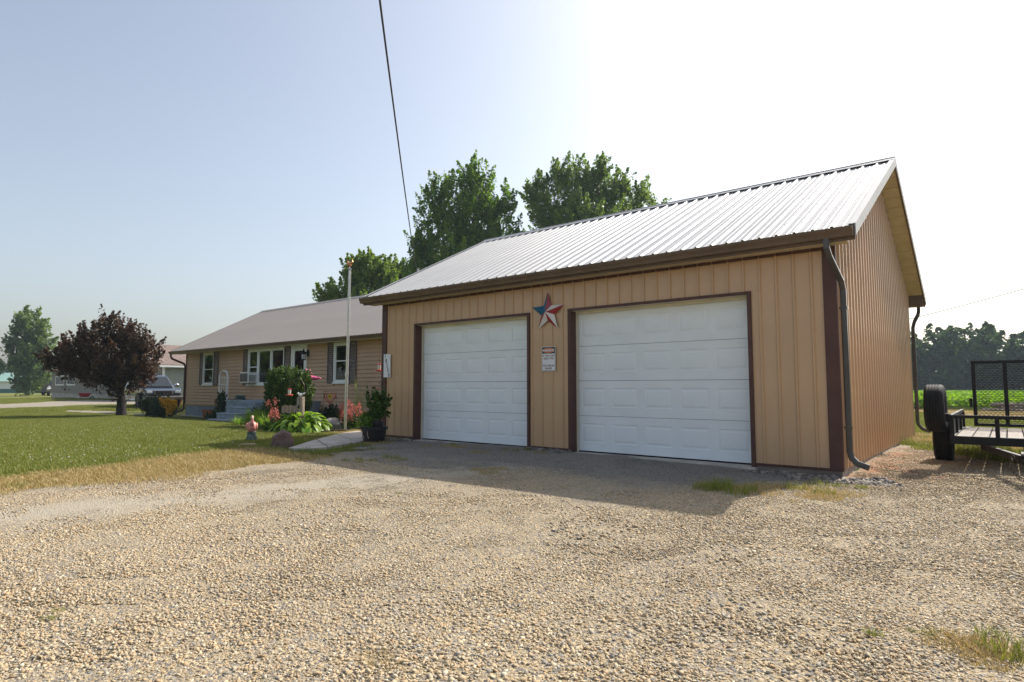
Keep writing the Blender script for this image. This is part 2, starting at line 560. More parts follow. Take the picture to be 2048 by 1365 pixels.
MT['grass'] = leaf_mat('lawn_blades', (0.120, 0.165, 0.020), (0.265, 0.275, 0.055), 0.32, c3=(0.36, 0.30, 0.13), tint=(1.15, 1.15, 0.6))
MT['grass_dry'] = leaf_mat('straw_blades', (0.36, 0.265, 0.105), (0.52, 0.405, 0.190), 0.28, c3=(0.22, 0.26, 0.07), tint=(1.1, 1.0, 0.7))
MT['clover'] = leaf_mat('clover_heads', (0.60, 0.60, 0.54), (0.75, 0.74, 0.68), 0.2, tint=(1, 1, 1))


def font_mesh(txt, size, mat_, extrude=0.0, bold=0.022):
    cu = bpy.data.curves.new('lettering', 'FONT')
    cu.body = txt
    cu.size = size
    cu.align_x, cu.align_y = 'CENTER', 'CENTER'
    cu.extrude = extrude
    cu.resolution_u = 3
    cu.offset = bold * size
    ob = bpy.data.objects.new('lettering', cu)
    COL.objects.link(ob)
    dg = bpy.context.evaluated_depsgraph_get()
    me = bpy.data.meshes.new_from_object(ob.evaluated_get(dg))
    bpy.data.objects.remove(ob)
    me.materials.clear()
    me.materials.append(mat_)
    return me


def scatter(name, pts, rotz, scl, sources, idx=None, tilt=None):
    """stuff nobody could count: small source meshes set on points with geometry nodes"""
    me = bpy.data.meshes.new(name)
    pts = np.asarray(pts, np.float32)
    me.vertices.add(len(pts))
    me.vertices.foreach_set('co', pts.ravel())
    rot = np.zeros((len(pts), 3), np.float32)
    rot[:, 2] = rotz
    if tilt is not None:
        rot[:, :2] = tilt
    me.attributes.new('rot', 'FLOAT_VECTOR', 'POINT').data.foreach_set('vector', rot.ravel())
    me.attributes.new('scl', 'FLOAT', 'POINT').data.foreach_set('value', np.asarray(scl, np.float32))
    if idx is None:
        idx = np.random.RandomState(5).randint(0, len(sources), len(pts))
    me.attributes.new('idx', 'INT', 'POINT').data.foreach_set('value', np.asarray(idx, np.int32))
    o = link(name, me)
    src = bpy.data.collections.new(name + '_pieces')
    for k, s in enumerate(sources):
        so = bpy.data.objects.new('%s_piece_%02d' % (name, k), s)
        src.objects.link(so)
    t = bpy.data.node_groups.new(name + '_scatter', 'GeometryNodeTree')
    t.interface.new_socket('Geometry', in_out='INPUT', socket_type='NodeSocketGeometry')
    t.interface.new_socket('Geometry', in_out='OUTPUT', socket_type='NodeSocketGeometry')
    gi, go = t.nodes.new('NodeGroupInput'), t.nodes.new('NodeGroupOutput')
    ip = t.nodes.new('GeometryNodeInstanceOnPoints')
    ci = t.nodes.new('GeometryNodeCollectionInfo')
    ci.inputs['Collection'].default_value = src
    ci.inputs['Separate Children'].default_value = True
    ci.inputs['Reset Children'].default_value = True
    ip.inputs['Pick Instance'].default_value = True
    def attr(nm, dt):
        a = t.nodes.new('GeometryNodeInputNamedAttribute')
        a.data_type = dt
        a.inputs['Name'].default_value = nm
        return [s for s in a.outputs if s.name == 'Attribute' and s.enabled][0]
    t.links.new(gi.outputs[0], ip.inputs['Points'])
    t.links.new(ci.outputs[0], ip.inputs['Instance'])
    t.links.new(attr('idx', 'INT'), ip.inputs['Instance Index'])
    t.links.new(attr('rot', 'FLOAT_VECTOR'), ip.inputs['Rotation'])
    t.links.new(attr('scl', 'FLOAT'), ip.inputs['Scale'])
    t.links.new(ip.outputs[0], go.inputs[0])
    md = o.modifiers.new('scatter', 'NODES')
    md.node_group = t
    return o
# ------------------------------------------------------------ ground
def interp(x, xs, ys):
    return np.interp(x, xs, ys)


def drive_edge_x(y):        # left edge of the gravel
    return interp(y, [-8, 1.7, 3.2, 5.1, 6.5, 7.4, 8.2, 9.0, 9.6], [-8.6, -8.6, -8.45, -8.55, -9.0, -9.6, -10.2, -10.9, -11.1])


def lawn_edge_x(y):         # where mown green lawn starts
    return interp(y, [-8, 1.98, 4, 6.5, 8.5, 9.5], [-9.1, -9.65, -10.35, -11.2, -12.2, -13.4])


def drive_back_y(x):        # where gravel ends beside the garage
    return interp(x, [-1.8, -1.2, -0.7, -0.2, 0.6, 9], [14.9, 13.7, 12.7, 12.1, 11.9, 11.6])


GXR, GXL, GY0, GD = -1.744, -11.135, 8.991, 7.736      # garage: right and left wall, front wall, depth


def in_drive(x, y, m=0.0):
    left = x > drive_edge_x(y) - m
    front = (y < GY0 + 0.05) | (x > GXR)
    back = (y < drive_back_y(x) + m) | (x < GXR)
    return left & front & back & (y > -7) & (x < 9)


def _sm(t):
    t = np.clip(t, 0.0, 1.0)
    return t * t * (3 - 2 * t)


def hgt(x, y):
    z = -0.065 * np.exp(-((x + 1.6) ** 2 / 1.5 ** 2 + (y - 8.9) ** 2 / 1.1 ** 2))
    z = z + 0.012 * np.sin(x * 0.9 + 1.3) * np.cos(y * 0.7) * (np.abs(x) < 14)
    # the lawn dips a little towards the house
    y0 = np.interp(x, [-22.0, -16.0], [8.7, 10.3])
    z = z - 0.19 * _sm((y - y0) / 1.5) * _sm((x + 34.0) / 2.0) * _sm((-12.2 - x) / 1.0) * _sm((24.0 - y) / 3.0)
    return z


def in_view(x, y, margin=260, near=0.6):
    dx, dy = x, y
    w = dx * _fw[0] + dy * _fw[1]
    u = dx * _rt[0] + dy * _rt[1]
    p = CX + F_PX * u / np.maximum(w, 0.05)
    return (w > near) & (p > -margin) & (p < 2048 + margin)


def ground_material():
    m, nt, out = _new_mat('earth_and_grass')
    pos = _n(nt, 'ShaderNodeNewGeometry').outputs['Position']
    n1 = _ramp(nt, _noise(nt, pos, 0.35, 6), 0.35, 0.65)
    n2 = _ramp(nt, _noise(nt, pos, 7.0, 5), 0.3, 0.7)
    c = _mixc(nt, n1, (0.115, 0.150, 0.024), (0.195, 0.195, 0.052))
    c = _mixc(nt, _math(nt, 'MULTIPLY', n2, 0.45), c, (0.115, 0.095, 0.045))
    p = _n(nt, 'ShaderNodeBsdfPrincipled')
    nt.links.new(c, p.inputs['Base Color'])
    p.inputs['Roughness'].default_value = 0.95
    p.inputs['Specular IOR Level'].default_value = 0.1
    b = _n(nt, 'ShaderNodeBump')
    b.inputs['Distance'].default_value = 0.05
    nt.links.new(_noise(nt, pos, 22, 5), b.inputs['Height'])
    nt.links.new(b.outputs[0], p.inputs['Normal'])
    nt.links.new(p.outputs[0], out.inputs[0])
    return m


def gravel_material(name, light=1.0):
    m, nt, out = _new_mat(name)
    pos = _n(nt, 'ShaderNodeNewGeometry').outputs['Position']
    v = _n(nt, 'ShaderNodeTexVoronoi')
    v.inputs['Scale'].default_value = 62.0
    nt.links.new(pos, v.inputs['Vector'])
    r = _n(nt, 'ShaderNodeValToRGB')
    r.color_ramp.interpolation = 'CONSTANT'
    e = r.color_ramp.elements
    for i, (q, c) in enumerate([(0, (0.42, 0.32, 0.185)), (0.3, (0.30, 0.255, 0.20)), (0.5, (0.48, 0.39, 0.25)), (0.68, (0.25, 0.235, 0.215)), (0.8, (0.52, 0.43, 0.29)), (0.93, (0.16, 0.145, 0.13))]):
        el = e[i] if i < 2 else e.new(q)
        el.position = q
        el.color = tuple(k * light for k in c) + (1,)
    sep = _n(nt, 'ShaderNodeSeparateColor')
    nt.links.new(v.outputs['Color'], sep.inputs[0])
    nt.links.new(sep.outputs[0], r.inputs[0])
    # earth showing between the stones, in broad patches and along the rusty strip by the garage wall
    big = _ramp(nt, _noise(nt, pos, 0.7, 5), 0.42, 0.68)
    c = _mixc(nt, _math(nt, 'MULTIPLY', big, 0.45), r.outputs[0], (0.285, 0.245, 0.20))
    sx = _n(nt, 'ShaderNodeSeparateXYZ')
    nt.links.new(pos, sx.inputs[0])
    nn = _math(nt, 'MULTIPLY', _math(nt, 'SUBTRACT', _noise(nt, pos, 1.3, 5), 0.5), 2.2)
    # compacted pale wheel track
    tx = _math(nt, 'ADD', sx.outputs[0], _math(nt, 'ADD', _math(nt, 'MULTIPLY', sx.outputs[1], -0.22), 7.15))
    tr = _math(nt, 'SUBTRACT', 1.0, _math(nt, 'MULTIPLY', _math(nt, 'ABSOLUTE', _math(nt, 'ADD', tx, _math(nt, 'MULTIPLY', nn, 0.35))), 1.25))
    tr = _ramp(nt, tr, 0.0, 0.7)
    c = _mixc(nt, _math(nt, 'MULTIPLY', tr, 0.75), c, (0.47, 0.415, 0.325))
    # grey stone before the doors, its colour darkened to deepen the garage's shade
    shd = _math(nt, 'MINIMUM', _math(nt, 'SUBTRACT', sx.outputs[1], 6.2), _math(nt, 'SUBTRACT', -2.2, sx.outputs[0]))
    shd = _ramp(nt, _math(nt, 'ADD', shd, _math(nt, 'MULTIPLY', nn, 0.8)), 0.0, 1.0)
    c = _mixc(nt, _math(nt, 'MULTIPLY', shd, 0.6), c, (0.235, 0.225, 0.205))
    # iron-red earth
    rx = _math(nt, 'SUBTRACT', 1.0, _math(nt, 'MULTIPLY', _math(nt, 'ABSOLUTE', _math(nt, 'ADD', sx.outputs[0], 1.15)), 1.3))
    ry = _math(nt, 'SUBTRACT', 1.0, _math(nt, 'MULTIPLY', _math(nt, 'ABSOLUTE', _math(nt, 'SUBTRACT', sx.outputs[1], 11.0)), 0.42))
    rr = _math(nt, 'ADD', _math(nt, 'MINIMUM', rx, ry), nn)
    c = _mixc(nt, _math(nt, 'MULTIPLY', _ramp(nt, rr, 0.0, 0.6), 0.85), c, (0.36, 0.14, 0.055))
    fine = _ramp(nt, _noise(nt, pos, 160, 3), 0.3, 0.7)
    c = _mixc(nt, _math(nt, 'MULTIPLY', fine, 0.35), c, (0.19, 0.165, 0.135))
    p = _n(nt, 'ShaderNodeBsdfPrincipled')
    nt.links.new(c, p.inputs['Base Color'])
    p.inputs['Roughness'].default_value = 0.92
    p.inputs['Specular IOR Level'].default_value = 0.15
    b = _n(nt, 'ShaderNodeBump')
    b.inputs['Distance'].default_value = 0.012
    nt.links.new(_math(nt, 'ADD', _math(nt, 'MULTIPLY', v.outputs['Distance'], -1.0), _math(nt, 'MULTIPLY', fine, 0.4)), b.inputs['Height'])
    nt.links.new(b.outputs[0], p.inputs['Normal'])
    nt.links.new(p.outputs[0], out.inputs[0])
    return m


MT['ground'] = ground_material()
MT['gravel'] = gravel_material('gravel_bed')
MT['gravel_far'] = gravel_material('far_gravel', 1.12)


def grid_mesh(name, xs, ys, zf, mat_, keep=None):
    X, Y = np.meshgrid(xs, ys)
    Z = zf(X, Y)
    V = np.stack([X, Y, Z], -1).reshape(-1, 3)
    nx, ny = len(xs), len(ys)
    i, j = np.meshgrid(np.arange(nx - 1), np.arange(ny - 1))
    a = (j * nx + i).ravel()
    Q = np.stack([a, a + 1, a + nx + 1, a + nx], -1)
    if keep is not None:
        cx, cy = (X[:-1, :-1] + X[1:, 1:]).ravel() / 2, (Y[:-1, :-1] + Y[1:, 1:]).ravel() / 2
        Q = Q[keep(cx, cy)]
        used, inv = np.unique(Q, return_inverse=True)
        V, Q = V[used], inv.reshape(-1, 4)
    return fast_mesh(name, V, Q, mat_, smooth=True)


gx = np.concatenate([[-480, -300, -180, -110, -70, -45, -38], np.arange(-35, -16.1, 0.5), np.arange(-16, 10.1, 0.25), [12, 18, 30, 60, 120, 250, 480]])
gy = np.concatenate([[-200, -90, -40, -20, -12], np.arange(-8, 18.1, 0.25), [20, 22, 25, 30, 45, 70, 120, 200, 320, 520]])
ground = link('ground', grid_mesh('ground', gx, gy, lambda x, y: hgt(x, y) - 0.006, MT['ground']))
tag(ground, kind='structure')

rs = np.random.RandomState(11)
_nz = rs.rand(64, 64)


def vnoise(x, y, s):
    x, y = np.asarray(x) * s + 100, np.asarray(y) * s + 100
    xi, yi = np.floor(x).astype(int), np.floor(y).astype(int)
    fx, fy = x - xi, y - yi
    fx, fy = fx * fx * (3 - 2 * fx), fy * fy * (3 - 2 * fy)
    g = lambda a, b: _nz[a % 64, b % 64]
    return (g(xi, yi) * (1 - fx) + g(xi + 1, yi) * fx) * (1 - fy) + (g(xi, yi + 1) * (1 - fx) + g(xi + 1, yi + 1) * fx) * fy


def drive_z(x, y):
    return hgt(x, y) + 0.008 + 0.012 * vnoise(x, y, 1.2) + 0.006 * vnoise(x, y, 4.0)


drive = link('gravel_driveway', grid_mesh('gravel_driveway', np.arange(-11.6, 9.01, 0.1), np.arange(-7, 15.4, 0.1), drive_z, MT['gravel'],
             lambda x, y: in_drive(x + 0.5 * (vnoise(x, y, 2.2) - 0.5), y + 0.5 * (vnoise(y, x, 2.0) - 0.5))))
tag(drive, kind='structure')


def sheet(name, pts, mat_, z=0.01, kind='structure'):
    me = bpy.data.meshes.new(name)
    me.from_pydata([(p[0], p[1], z) for p in pts], [], [tuple(range(len(pts)))])
    me.materials.append(mat_)
    return tag(link(name, me), kind=kind)


# the neighbour's gravel drive and the bare strip in front of it
sheet('neighbour_gravel_drive', [G(x, y) for x, y in ((-160, 816), (0, 809), (60, 806), (130, 802), (180, 800.5), (255, 801), (330, 806), (330, 811), (235, 812), (160, 813.5), (120, 817), (60, 818), (0, 821), (-160, 832))], MT['gravel_far'], 0.012)
sheet('bare_earth_strip', [G(x, y) for x, y in ((95, 824), (135, 820), (200, 822), (262, 826), (300, 826), (262, 828), (180, 828), (120, 825.5))], MT['gravel_far'], 0.010)
sheet('neighbour_concrete_drive', [G(x, y) for x, y in ((92, 790), (138, 789), (172, 797), (180, 799.5), (150, 799), (120, 794))], MT['concrete'], 0.02)

# concrete walk from the drive to the front door, with expansion joints
walk = tag(empty('concrete_walk', (-12.0, 8.2, 0.0)), kind='structure')
walk_px = [((577, 896), (632, 879), (655, 894), (612, 898)), ((634, 878.4), (672, 869), (716, 884), (657, 893.4)), ((674, 868.6), (714, 861), (764, 872), (718, 883.4))]
for q in walk_px:
    pts = [G(x, y, 0.05) for x, y in q]
    mb = MB().hexa([(p[0], p[1], -0.05) for p in pts], [(p[0], p[1], 0.05) for p in pts])
    mb.build('slab', MT['concrete'], walk, bevel=0.006)

# mulched flower bed in front of the house
bed = sheet('flower_bed', [G(x, y) for x, y in ((470, 852), (500, 861), (560, 868), (640, 868), (672, 866.5), (712, 859), (764, 862), (764, 852), (690, 848), (560, 847), (480, 848))], MT['mulch'], 0.016)
# ------------------------------------------------------------ the garage
ZB, ZS, ZE, ZR = 0.061, 3.04, 3.19, 5.305          # bottom of the metal, soffit, eave, ridge
OV, OE = 0.325, 0.36                               # overhang at the gables and the eaves
YM = GY0 + GD / 2
YB = GY0 + GD
PITCH_T = (ZR - ZE) / (YM - (GY0 - OE))
P_RIB = 0.2286

garage = empty('garage_building', ((GXR + GXL) / 2, YM, 0.0), label='tan metal two-door garage with brown trim and light ribbed roof', cat='garage')


def rib_profile(x0, x1, rib, h=0.019, minor=True, edge=0.034, top=0.012):
    """pan between two ribs, as (x, height) points; rib: full rib at the x1 end"""
    pts = [(x0, 0.0)]
    w = x1 - x0
    if minor and w > 0.15:
        for f in (0.36, 0.64):
            c = x0 + w * f
            pts += [(c - 0.012, 0), (c - 0.005, 0.004), (c + 0.005, 0.004), (c + 0.012, 0)]
    if rib and w > 2.2 * edge:
        pts += [(x1 - 2 * edge, 0), (x1 - edge - top, h), (x1 - edge + top, h), (x1, 0)]
    else:
        pts += [(x1, 0)]
    return pts


def pan_mesh(name, prof, z0, ztop, mat_, axis, sign):
    """ribbed sheet standing upright; axis 'x': faces -Y, axis 'y': faces +X; ztop: function of the run"""
    mb = MB()
    lo, hi = [], []
    T = 0.004
    for a, h in prof:
        for lst, z in ((lo, z0), (hi, ztop(a))):
            lst.append((a, -h * sign, z) if axis == 'x' else (h * sign, a, z))
    n = len(prof)
    back_lo = [((p[0], p[1] + T * sign, p[2]) if axis == 'x' else (p[0] - T * sign, p[1], p[2])) for p in lo]
    back_hi = [((p[0], p[1] + T * sign, p[2]) if axis == 'x' else (p[0] - T * sign, p[1], p[2])) for p in hi]
    vs = lo + hi + back_lo + back_hi
    fs = []
    for i in range(n - 1):
        fs.append((i, i + 1, n + i + 1, n + i))
        fs.append((2 * n + i + 1, 2 * n + i, 3 * n + i, 3 * n + i + 1))
        fs.append((i, 2 * n + i, 2 * n + i + 1, i + 1))
        fs.append((n + i, n + i + 1, 3 * n + i + 1, 3 * n + i))
    fs.append((0, n, 3 * n, 2 * n))
    fs.append((n - 1, 3 * n - 1, 4 * n - 1, 2 * n - 1))
    mb.add(vs, fs)
    return mb.mesh(name, mat_)


# front wall: panels between ribs, cut around the two doors
D2L, D2R, D1L, D1R, ZD = -6.009, -2.839, -10.052, -6.877, 2.533
front_cache = {}


def front_panel(x0, x1, z0, z1, rib):
    k = (round(x1 - x0, 3), round(z0, 3), round(z1, 3), rib)
    if k not in front_cache:
        front_cache[k] = pan_mesh('wall_panel', rib_profile(0, x1 - x0, rib, h=0.024, edge=0.024, top=0.010, minor=False), z0, lambda a: z1, MT['tan_metal'], 'x', 1)
    return link('wall_panel', front_cache[k], garage, (x0 - garage.location.x, GY0 - YM, 0))


edges = []
x = PY(1635, 930, GY0)[0] + 0.034
xs_rib = [x - P_RIB * i for i in range(-1, 45)]
xs_rib = [q for q in xs_rib if GXL + 0.06 < q < GXR - 0.03]
bounds = sorted(set([GXL + 0.03, GXR - 0.03] + xs_rib))
TRW = 0.05
for a, b in zip(bounds[:-1], bounds[1:]):
    rib = b in xs_rib
    cuts = [(a, b)]
    lows = []
    for l, r in ((D2L, D2R), (D1L, D1R)):
        if b > l and a < r:
            front_panel(a, b, ZD + 0.002, ZS, rib)
            nxt = []
            for c0, c1 in cuts:
                if c0 < l: nxt.append((c0, min(c1, l)))
                if c1 > r: nxt.append((max(c0, r), c1))
            lows = nxt
            for c0, c1 in lows:
                if c1 - c0 > 0.01:
                    front_panel(c0, c1, ZB, ZD, rib and abs(c1 - b) < 1e-6)
            break
    else:
        front_panel(a, b, ZB, ZS, rib)

# right-hand side wall, with its gable
def gable_z(y):
    return np.where(y < YM, ZE + (y - (GY0 - OE)) * PITCH_T, ZR - (y - YM) * PITCH_T) - 0.10


ys = [GY0 + 0.03 + P_RIB * i for i in range(0, 40) if GY0 + 0.03 + P_RIB * i < YB - 0.05] + [YB - 0.03]
for a, b in zip(ys[:-1], ys[1:]):
    pr = rib_profile(0, b - a, True, h=0.034, edge=0.030, minor=False, top=0.017)
    me = pan_mesh('wall_panel', pr, ZB, lambda t, a=a: float(gable_z(a + t)), MT['tan_metal'], 'y', 1)
    link('wall_panel', me, garage, (GXR - garage.location.x, a - YM, 0))
# left wall and back wall (not seen from here, but they stand)
mb = MB()
mb.prism([(GY0 + 0.06, ZB), (YB, ZB), (YB, float(gable_z(YB))), (YM, float(gable_z(YM))), (GY0 + 0.06, float(gable_z(GY0)))], GXL, GXL + 0.03, 'x')
mb.box(GXL + 0.03, GXR - 0.01, YB - 0.035, YB - 0.005, ZB, ZS + 0.05)
mb.build('rear_wall', MT['tan_metal'], garage)
# dark backing inside, so that no light leaks through the joints
mb = MB()
mb.box(GXL + 0.04, D1L - 0.01, GY0 + 0.012, GY0 + 0.05, ZB - 0.06, ZS + 0.05)
mb.box(D1R + 0.01, D2L - 0.01, GY0 + 0.012, GY0 + 0.05, ZB - 0.06, ZS + 0.05)
mb.box(D2R + 0.01, GXR - 0.04, GY0 + 0.012, GY0 + 0.05, ZB - 0.06, ZS + 0.05)
mb.box(D1L - 0.01, D1R + 0.01, GY0 + 0.012, GY0 + 0.05, ZD + 0.01, ZS + 0.05)
mb.box(D2L - 0.01, D2R + 0.01, GY0 + 0.012, GY0 + 0.05, ZD + 0.01, ZS + 0.05)
mb.build('girt_backing', MT['skirt'], garage)

# timber skirt board round the foot
for a, b in ((GXL, D1L), (D1R, D2L), (D2R, GXR - 0.002)):
    MB().box(a + 0.002, b - 0.002, GY0 + 0.006, GY0 + 0.05, -0.22, ZB + 0.03).build('skirt_board', MT['skirt'], garage)
MB().box(GXR - 0.045, GXR + 0.004, GY0 + 0.002, YB - 0.05, -0.22, ZB - 0.004).build('skirt_board', MT['skirt'], garage)
for a, b in ((GXL, D1L), (D1R, D2L), (D2R, GXR + 0.02)):
    MB().box(a, b, GY0 - 0.028, GY0 + 0.003, ZB - 0.02, ZB + 0.012).build('base_trim', MT['brown_metal'], garage)

# corner trims
for x0, x1 in ((GXR - 0.14, GXR + 0.026), (GXL - 0.026, GXL + 0.14)):
    mb = MB()
    mb.box(x0, x1, GY0 - 0.026, GY0 - 0.006, ZB - 0.012, ZS)
    mb.build('corner_trim', MT['brown_metal'], garage)
MB().box(GXR + 0.0225, GXR + 0.027, GY0 - 0.0055, GY0 + 0.03, ZB - 0.012, ZS).build('corner_trim', MT['brown_metal'], garage)
MB().box(GXR - 0.01, GXR + 0.027, YB - 0.03, YB + 0.02, ZB - 0.012, ZS).build('corner_trim', MT['brown_metal'], garage)
MB().box(GXL - 0.026, GXL - 0.003, GY0 - 0.0055, GY0 + 0.14, ZB - 0.012, ZS).build('corner_trim', MT['brown_metal'], garage)
# frieze trim under the soffit
MB().box(GXL + 0.14, GXR - 0.14, GY0 - 0.024, GY0 - 0.002, ZS - 0.045, ZS - 0.002).build('frieze_trim', MT['brown_metal'], garage)

# doors
DEP = 0.20


def garage_door(l, r, label):
    d = empty('garage_door', (l + (r - l) / 2 - garage.location.x, GY0 - YM, 0))
    d.parent = garage
    d['label'] = label
    jw = 0.045
    # brown surround, L-shaped
    for x0, x1 in ((l, l + jw), (r - jw, r)):
        mb = MB()
        mb.box(x0 - 0.012, x1, GY0 - 0.03, GY0 + 0.01, 0.0, ZD)
        xr = (x1 - 0.012, x1) if x0 == l else (x0, x0 + 0.012)
        mb.box(xr[0], xr[1], GY0 + 0.0105, GY0 + DEP, 0.0, ZD - jw)
        mb.build('jamb_trim', MT['brown_metal'], d)
    mb = MB()
    mb.box(l + jw + 0.001, r - jw - 0.001, GY0 - 0.03, GY0 + 0.01, ZD - jw, ZD)
    mb.build('head_trim', MT['brown_metal'], d)
    MB().box(l + jw, r - jw, GY0 + 0.0105, GY0 + DEP, ZD - jw, ZD - jw + 0.012).build('head_return', MT['cream'], d)
    # white stops
    s = 0.03
    xl, xr = l + jw, r - jw
    MB().box(xl + 0.001, xl + s, GY0 + DEP - 0.05, GY0 + DEP - 0.02, 0.015, ZD - jw - 0.001).build('door_stop', MT['cream'], d)
    MB().box(xr - s, xr - 0.001, GY0 + DEP - 0.05, GY0 + DEP - 0.02, 0.015, ZD - jw - 0.001).build('door_stop', MT['cream'], d)
    MB().box(xl + s, xr - s, GY0 + DEP - 0.05, GY0 + DEP - 0.02, ZD - jw - 0.045, ZD - jw - 0.001).build('door_stop', MT['cream'], d)
    # sections with embossed panels
    x0, x1 = xl + 0.012, xr - 0.012
    zt, zb = ZD - jw - 0.005, 0.035
    hs = (zt - zb) / 4
    pw, ph = 0.47, 0.33
    pitch = (x1 - x0) / 5
    yd = GY0 + DEP
    key = 'door_panel'
    if key not in front_cache:
        mb = MB()
        rings = [(0.0, 0.0), (0.010, 0.007), (0.030, 0.007), (0.052, 0.001)]
        vs = []
        for ins, dep in rings:
            a, b = pw / 2 - ins, ph / 2 - ins
            vs += [(-a, dep, -b), (a, dep, -b), (a, dep, b), (-a, dep, b)]
        fs = []
        for k in range(3):
            for i in range(4):
                fs.append((4 * k + i, 4 * k + (i + 1) % 4, 4 * k + 4 + (i + 1) % 4, 4 * k + 4 + i))
        fs.append((12, 13, 14, 15))
        # back, so that the piece is a solid stamping
        n = len(vs)
        vs += [(-pw / 2, 0.03, -ph / 2), (pw / 2, 0.03, -ph / 2), (pw / 2, 0.03, ph / 2), (-pw / 2, 0.03, ph / 2)]
        fs.append((n + 3, n + 2, n + 1, n))
        fs += [(n + i, n + (i + 1) % 4, (i + 1) % 4, i) for i in range(4)]
        mb.add(vs, fs)
        front_cache[key] = mb.mesh('door_panel', MT['door_white'])
        mb = MB()
        hh = hs - 0.006
        cols = [x0]
        for i in range(5):
            c = x0 + pitch * (i + 0.5)
            cols += [c - pw / 2, c + pw / 2]
        cols.append(x1)
        cz = hs * 0.51
        for i in range(len(cols) - 1):
            if i % 2 == 0:
                mb.box(cols[i] - l, cols[i + 1] - l, 0, 0.04, 0, hh)
            else:
                mb.box(cols[i] - l, cols[i + 1] - l, 0, 0.04, 0, cz - ph / 2)
                mb.box(cols[i] - l, cols[i + 1] - l, 0, 0.04, cz + ph / 2, hh)
        front_cache['door_section'] = mb.mesh('door_section', MT['door_white'])
    ox, oy = d.location.x + garage.location.x, GY0
    for k in range(4):
        link('door_section', front_cache['door_section'], d, (l - ox, yd - oy, zb + hs * k))
        for i in range(5):
            link('door_panel', front_cache[key], d, (x0 + pitch * (i + 0.5) - ox, yd - oy + 0.0005, zb + hs * k + hs * 0.51))
    MB().box(x0, x1, yd + 0.03, yd + 0.05, zb, zt).build('door_backing', MT['black'], d)
    MB().box(x0, x1, yd - 0.004, yd + 0.03, 0.008, zb - 0.002).build('bottom_seal', MT['black'], d)
    # concrete sill
    MB().box(l - 0.02, r + 0.02, GY0 - 0.10, GY0 + DEP + 0.3, -0.15, 0.012).build('sill', MT['concrete'], d, bevel=0.006)
    return d


garage_door(D2L, D2R, 'white panelled door nearest the downspout')
garage_door(D1L, D1R, 'white panelled door nearest the house')

# roof: ribbed sheets, one slope mesh shared by all
RX0, RX1 = GXL - OV, GXR + OV
SL = math.hypot(YM - (GY0 - OE), ZR - ZE)
ANG = math.atan(PITCH_T)
n_r = int(round((RX1 - RX0) / P_RIB))
pr = (RX1 - RX0) / n_r


def slope_panel(width, length, mat_, h=0.02, edge=0.036):
    prof = rib_profile(0, width, True, h=h, edge=edge)
    n = len(prof)
    vs = [(a, 0, q) for a, q in prof] + [(a, length, q) for a, q in prof] + [(a, 0, q - 0.004) for a, q in prof] + [(a, length, q - 0.004) for a, q in prof]
    fs = []
    for i in range(n - 1):
        fs += [(i, i + 1, n + i + 1, n + i), (2 * n + i + 1, 2 * n + i, 3 * n + i, 3 * n + i + 1), (i, 2 * n + i, 2 * n + i + 1, i + 1), (n + i, n + i + 1, 3 * n + i + 1, 3 * n + i)]
    fs += [(0, n, 3 * n, 2 * n), (n - 1, 3 * n - 1, 4 * n - 1, 2 * n - 1)]
    return MB().add(vs, fs).mesh('roof_panel', mat_)


rp = slope_panel(pr, SL - 0.01, MT['galv'], h=0.028, edge=0.034)
groof = empty('roof', (0, 0, 0)); groof.parent = garage
for i in range(n_r):
    link('roof_panel', rp, groof, (RX0 + pr * i - garage.location.x, GY0 - OE - YM, ZE), (ANG, 0, 0))
    o = link('roof_panel', rp, groof, (RX0 + pr * (i + 1) - garage.location.x, YB + OE - YM, ZE), (ANG, 0, math.pi))
mb = MB()
for i in range(n_r):
    for xo in (pr - 0.075, ):
        for k in range(9):
            s = 0.10 + k * (SL - 0.25) / 8
            cx, cy, cz = RX0 + pr * i + xo, GY0 - OE + math.cos(ANG) * s, ZE + math.sin(ANG) * s
            nx = Vector((0, -math.sin(ANG), math.cos(ANG)))
            c = Vector((cx, cy, cz))
            mb.rod(c - nx * 0.001, c + nx * 0.007, 0.0085, 6)
o = mb.build('roof_screws', MT['screw'], groof)
o['kind'] = 'stuff'
# deck under the sheets keeps the roof closed
mb = MB()
for s in (1, -1):
    y0, y1 = (GY0 - OE + 0.03, YM) if s == 1 else (YB + OE - 0.03, YM)
    za, zb_ = ZE - 0.03 + 0.03 * PITCH_T, ZR - 0.03
    mb.hexa([(RX0 + 0.03, y0, za - 0.04), (RX1 - 0.03, y0, za - 0.04), (RX1 - 0.03, y1, zb_ - 0.04), (RX0 + 0.03, y1, zb_ - 0.04)],
            [(RX0 + 0.03, y0, za), (RX1 - 0.03, y0, za), (RX1 - 0.03, y1, zb_), (RX0 + 0.03, y1, zb_)])
mb.build('roof_deck', MT['skirt'], groof)
# ridge cap
mb = MB()
w = 0.16
mb.prism([(YM - w, ZR - w * PITCH_T + 0.040), (YM, ZR + 0.046), (YM + w, ZR - w * PITCH_T + 0.040), (YM + w, ZR - w * PITCH_T + 0.034), (YM, ZR + 0.040), (YM - w, ZR - w * PITCH_T + 0.034)], RX0 - 0.01, RX1 + 0.01, 'x')
mb.prism([(YM - 0.03, ZR + 0.038), (YM, ZR + 0.062), (YM + 0.03, ZR + 0.038)], RX0 - 0.01, RX1 + 0.01, 'x')
mb.build('ridge_cap', MT['galv'], groof)
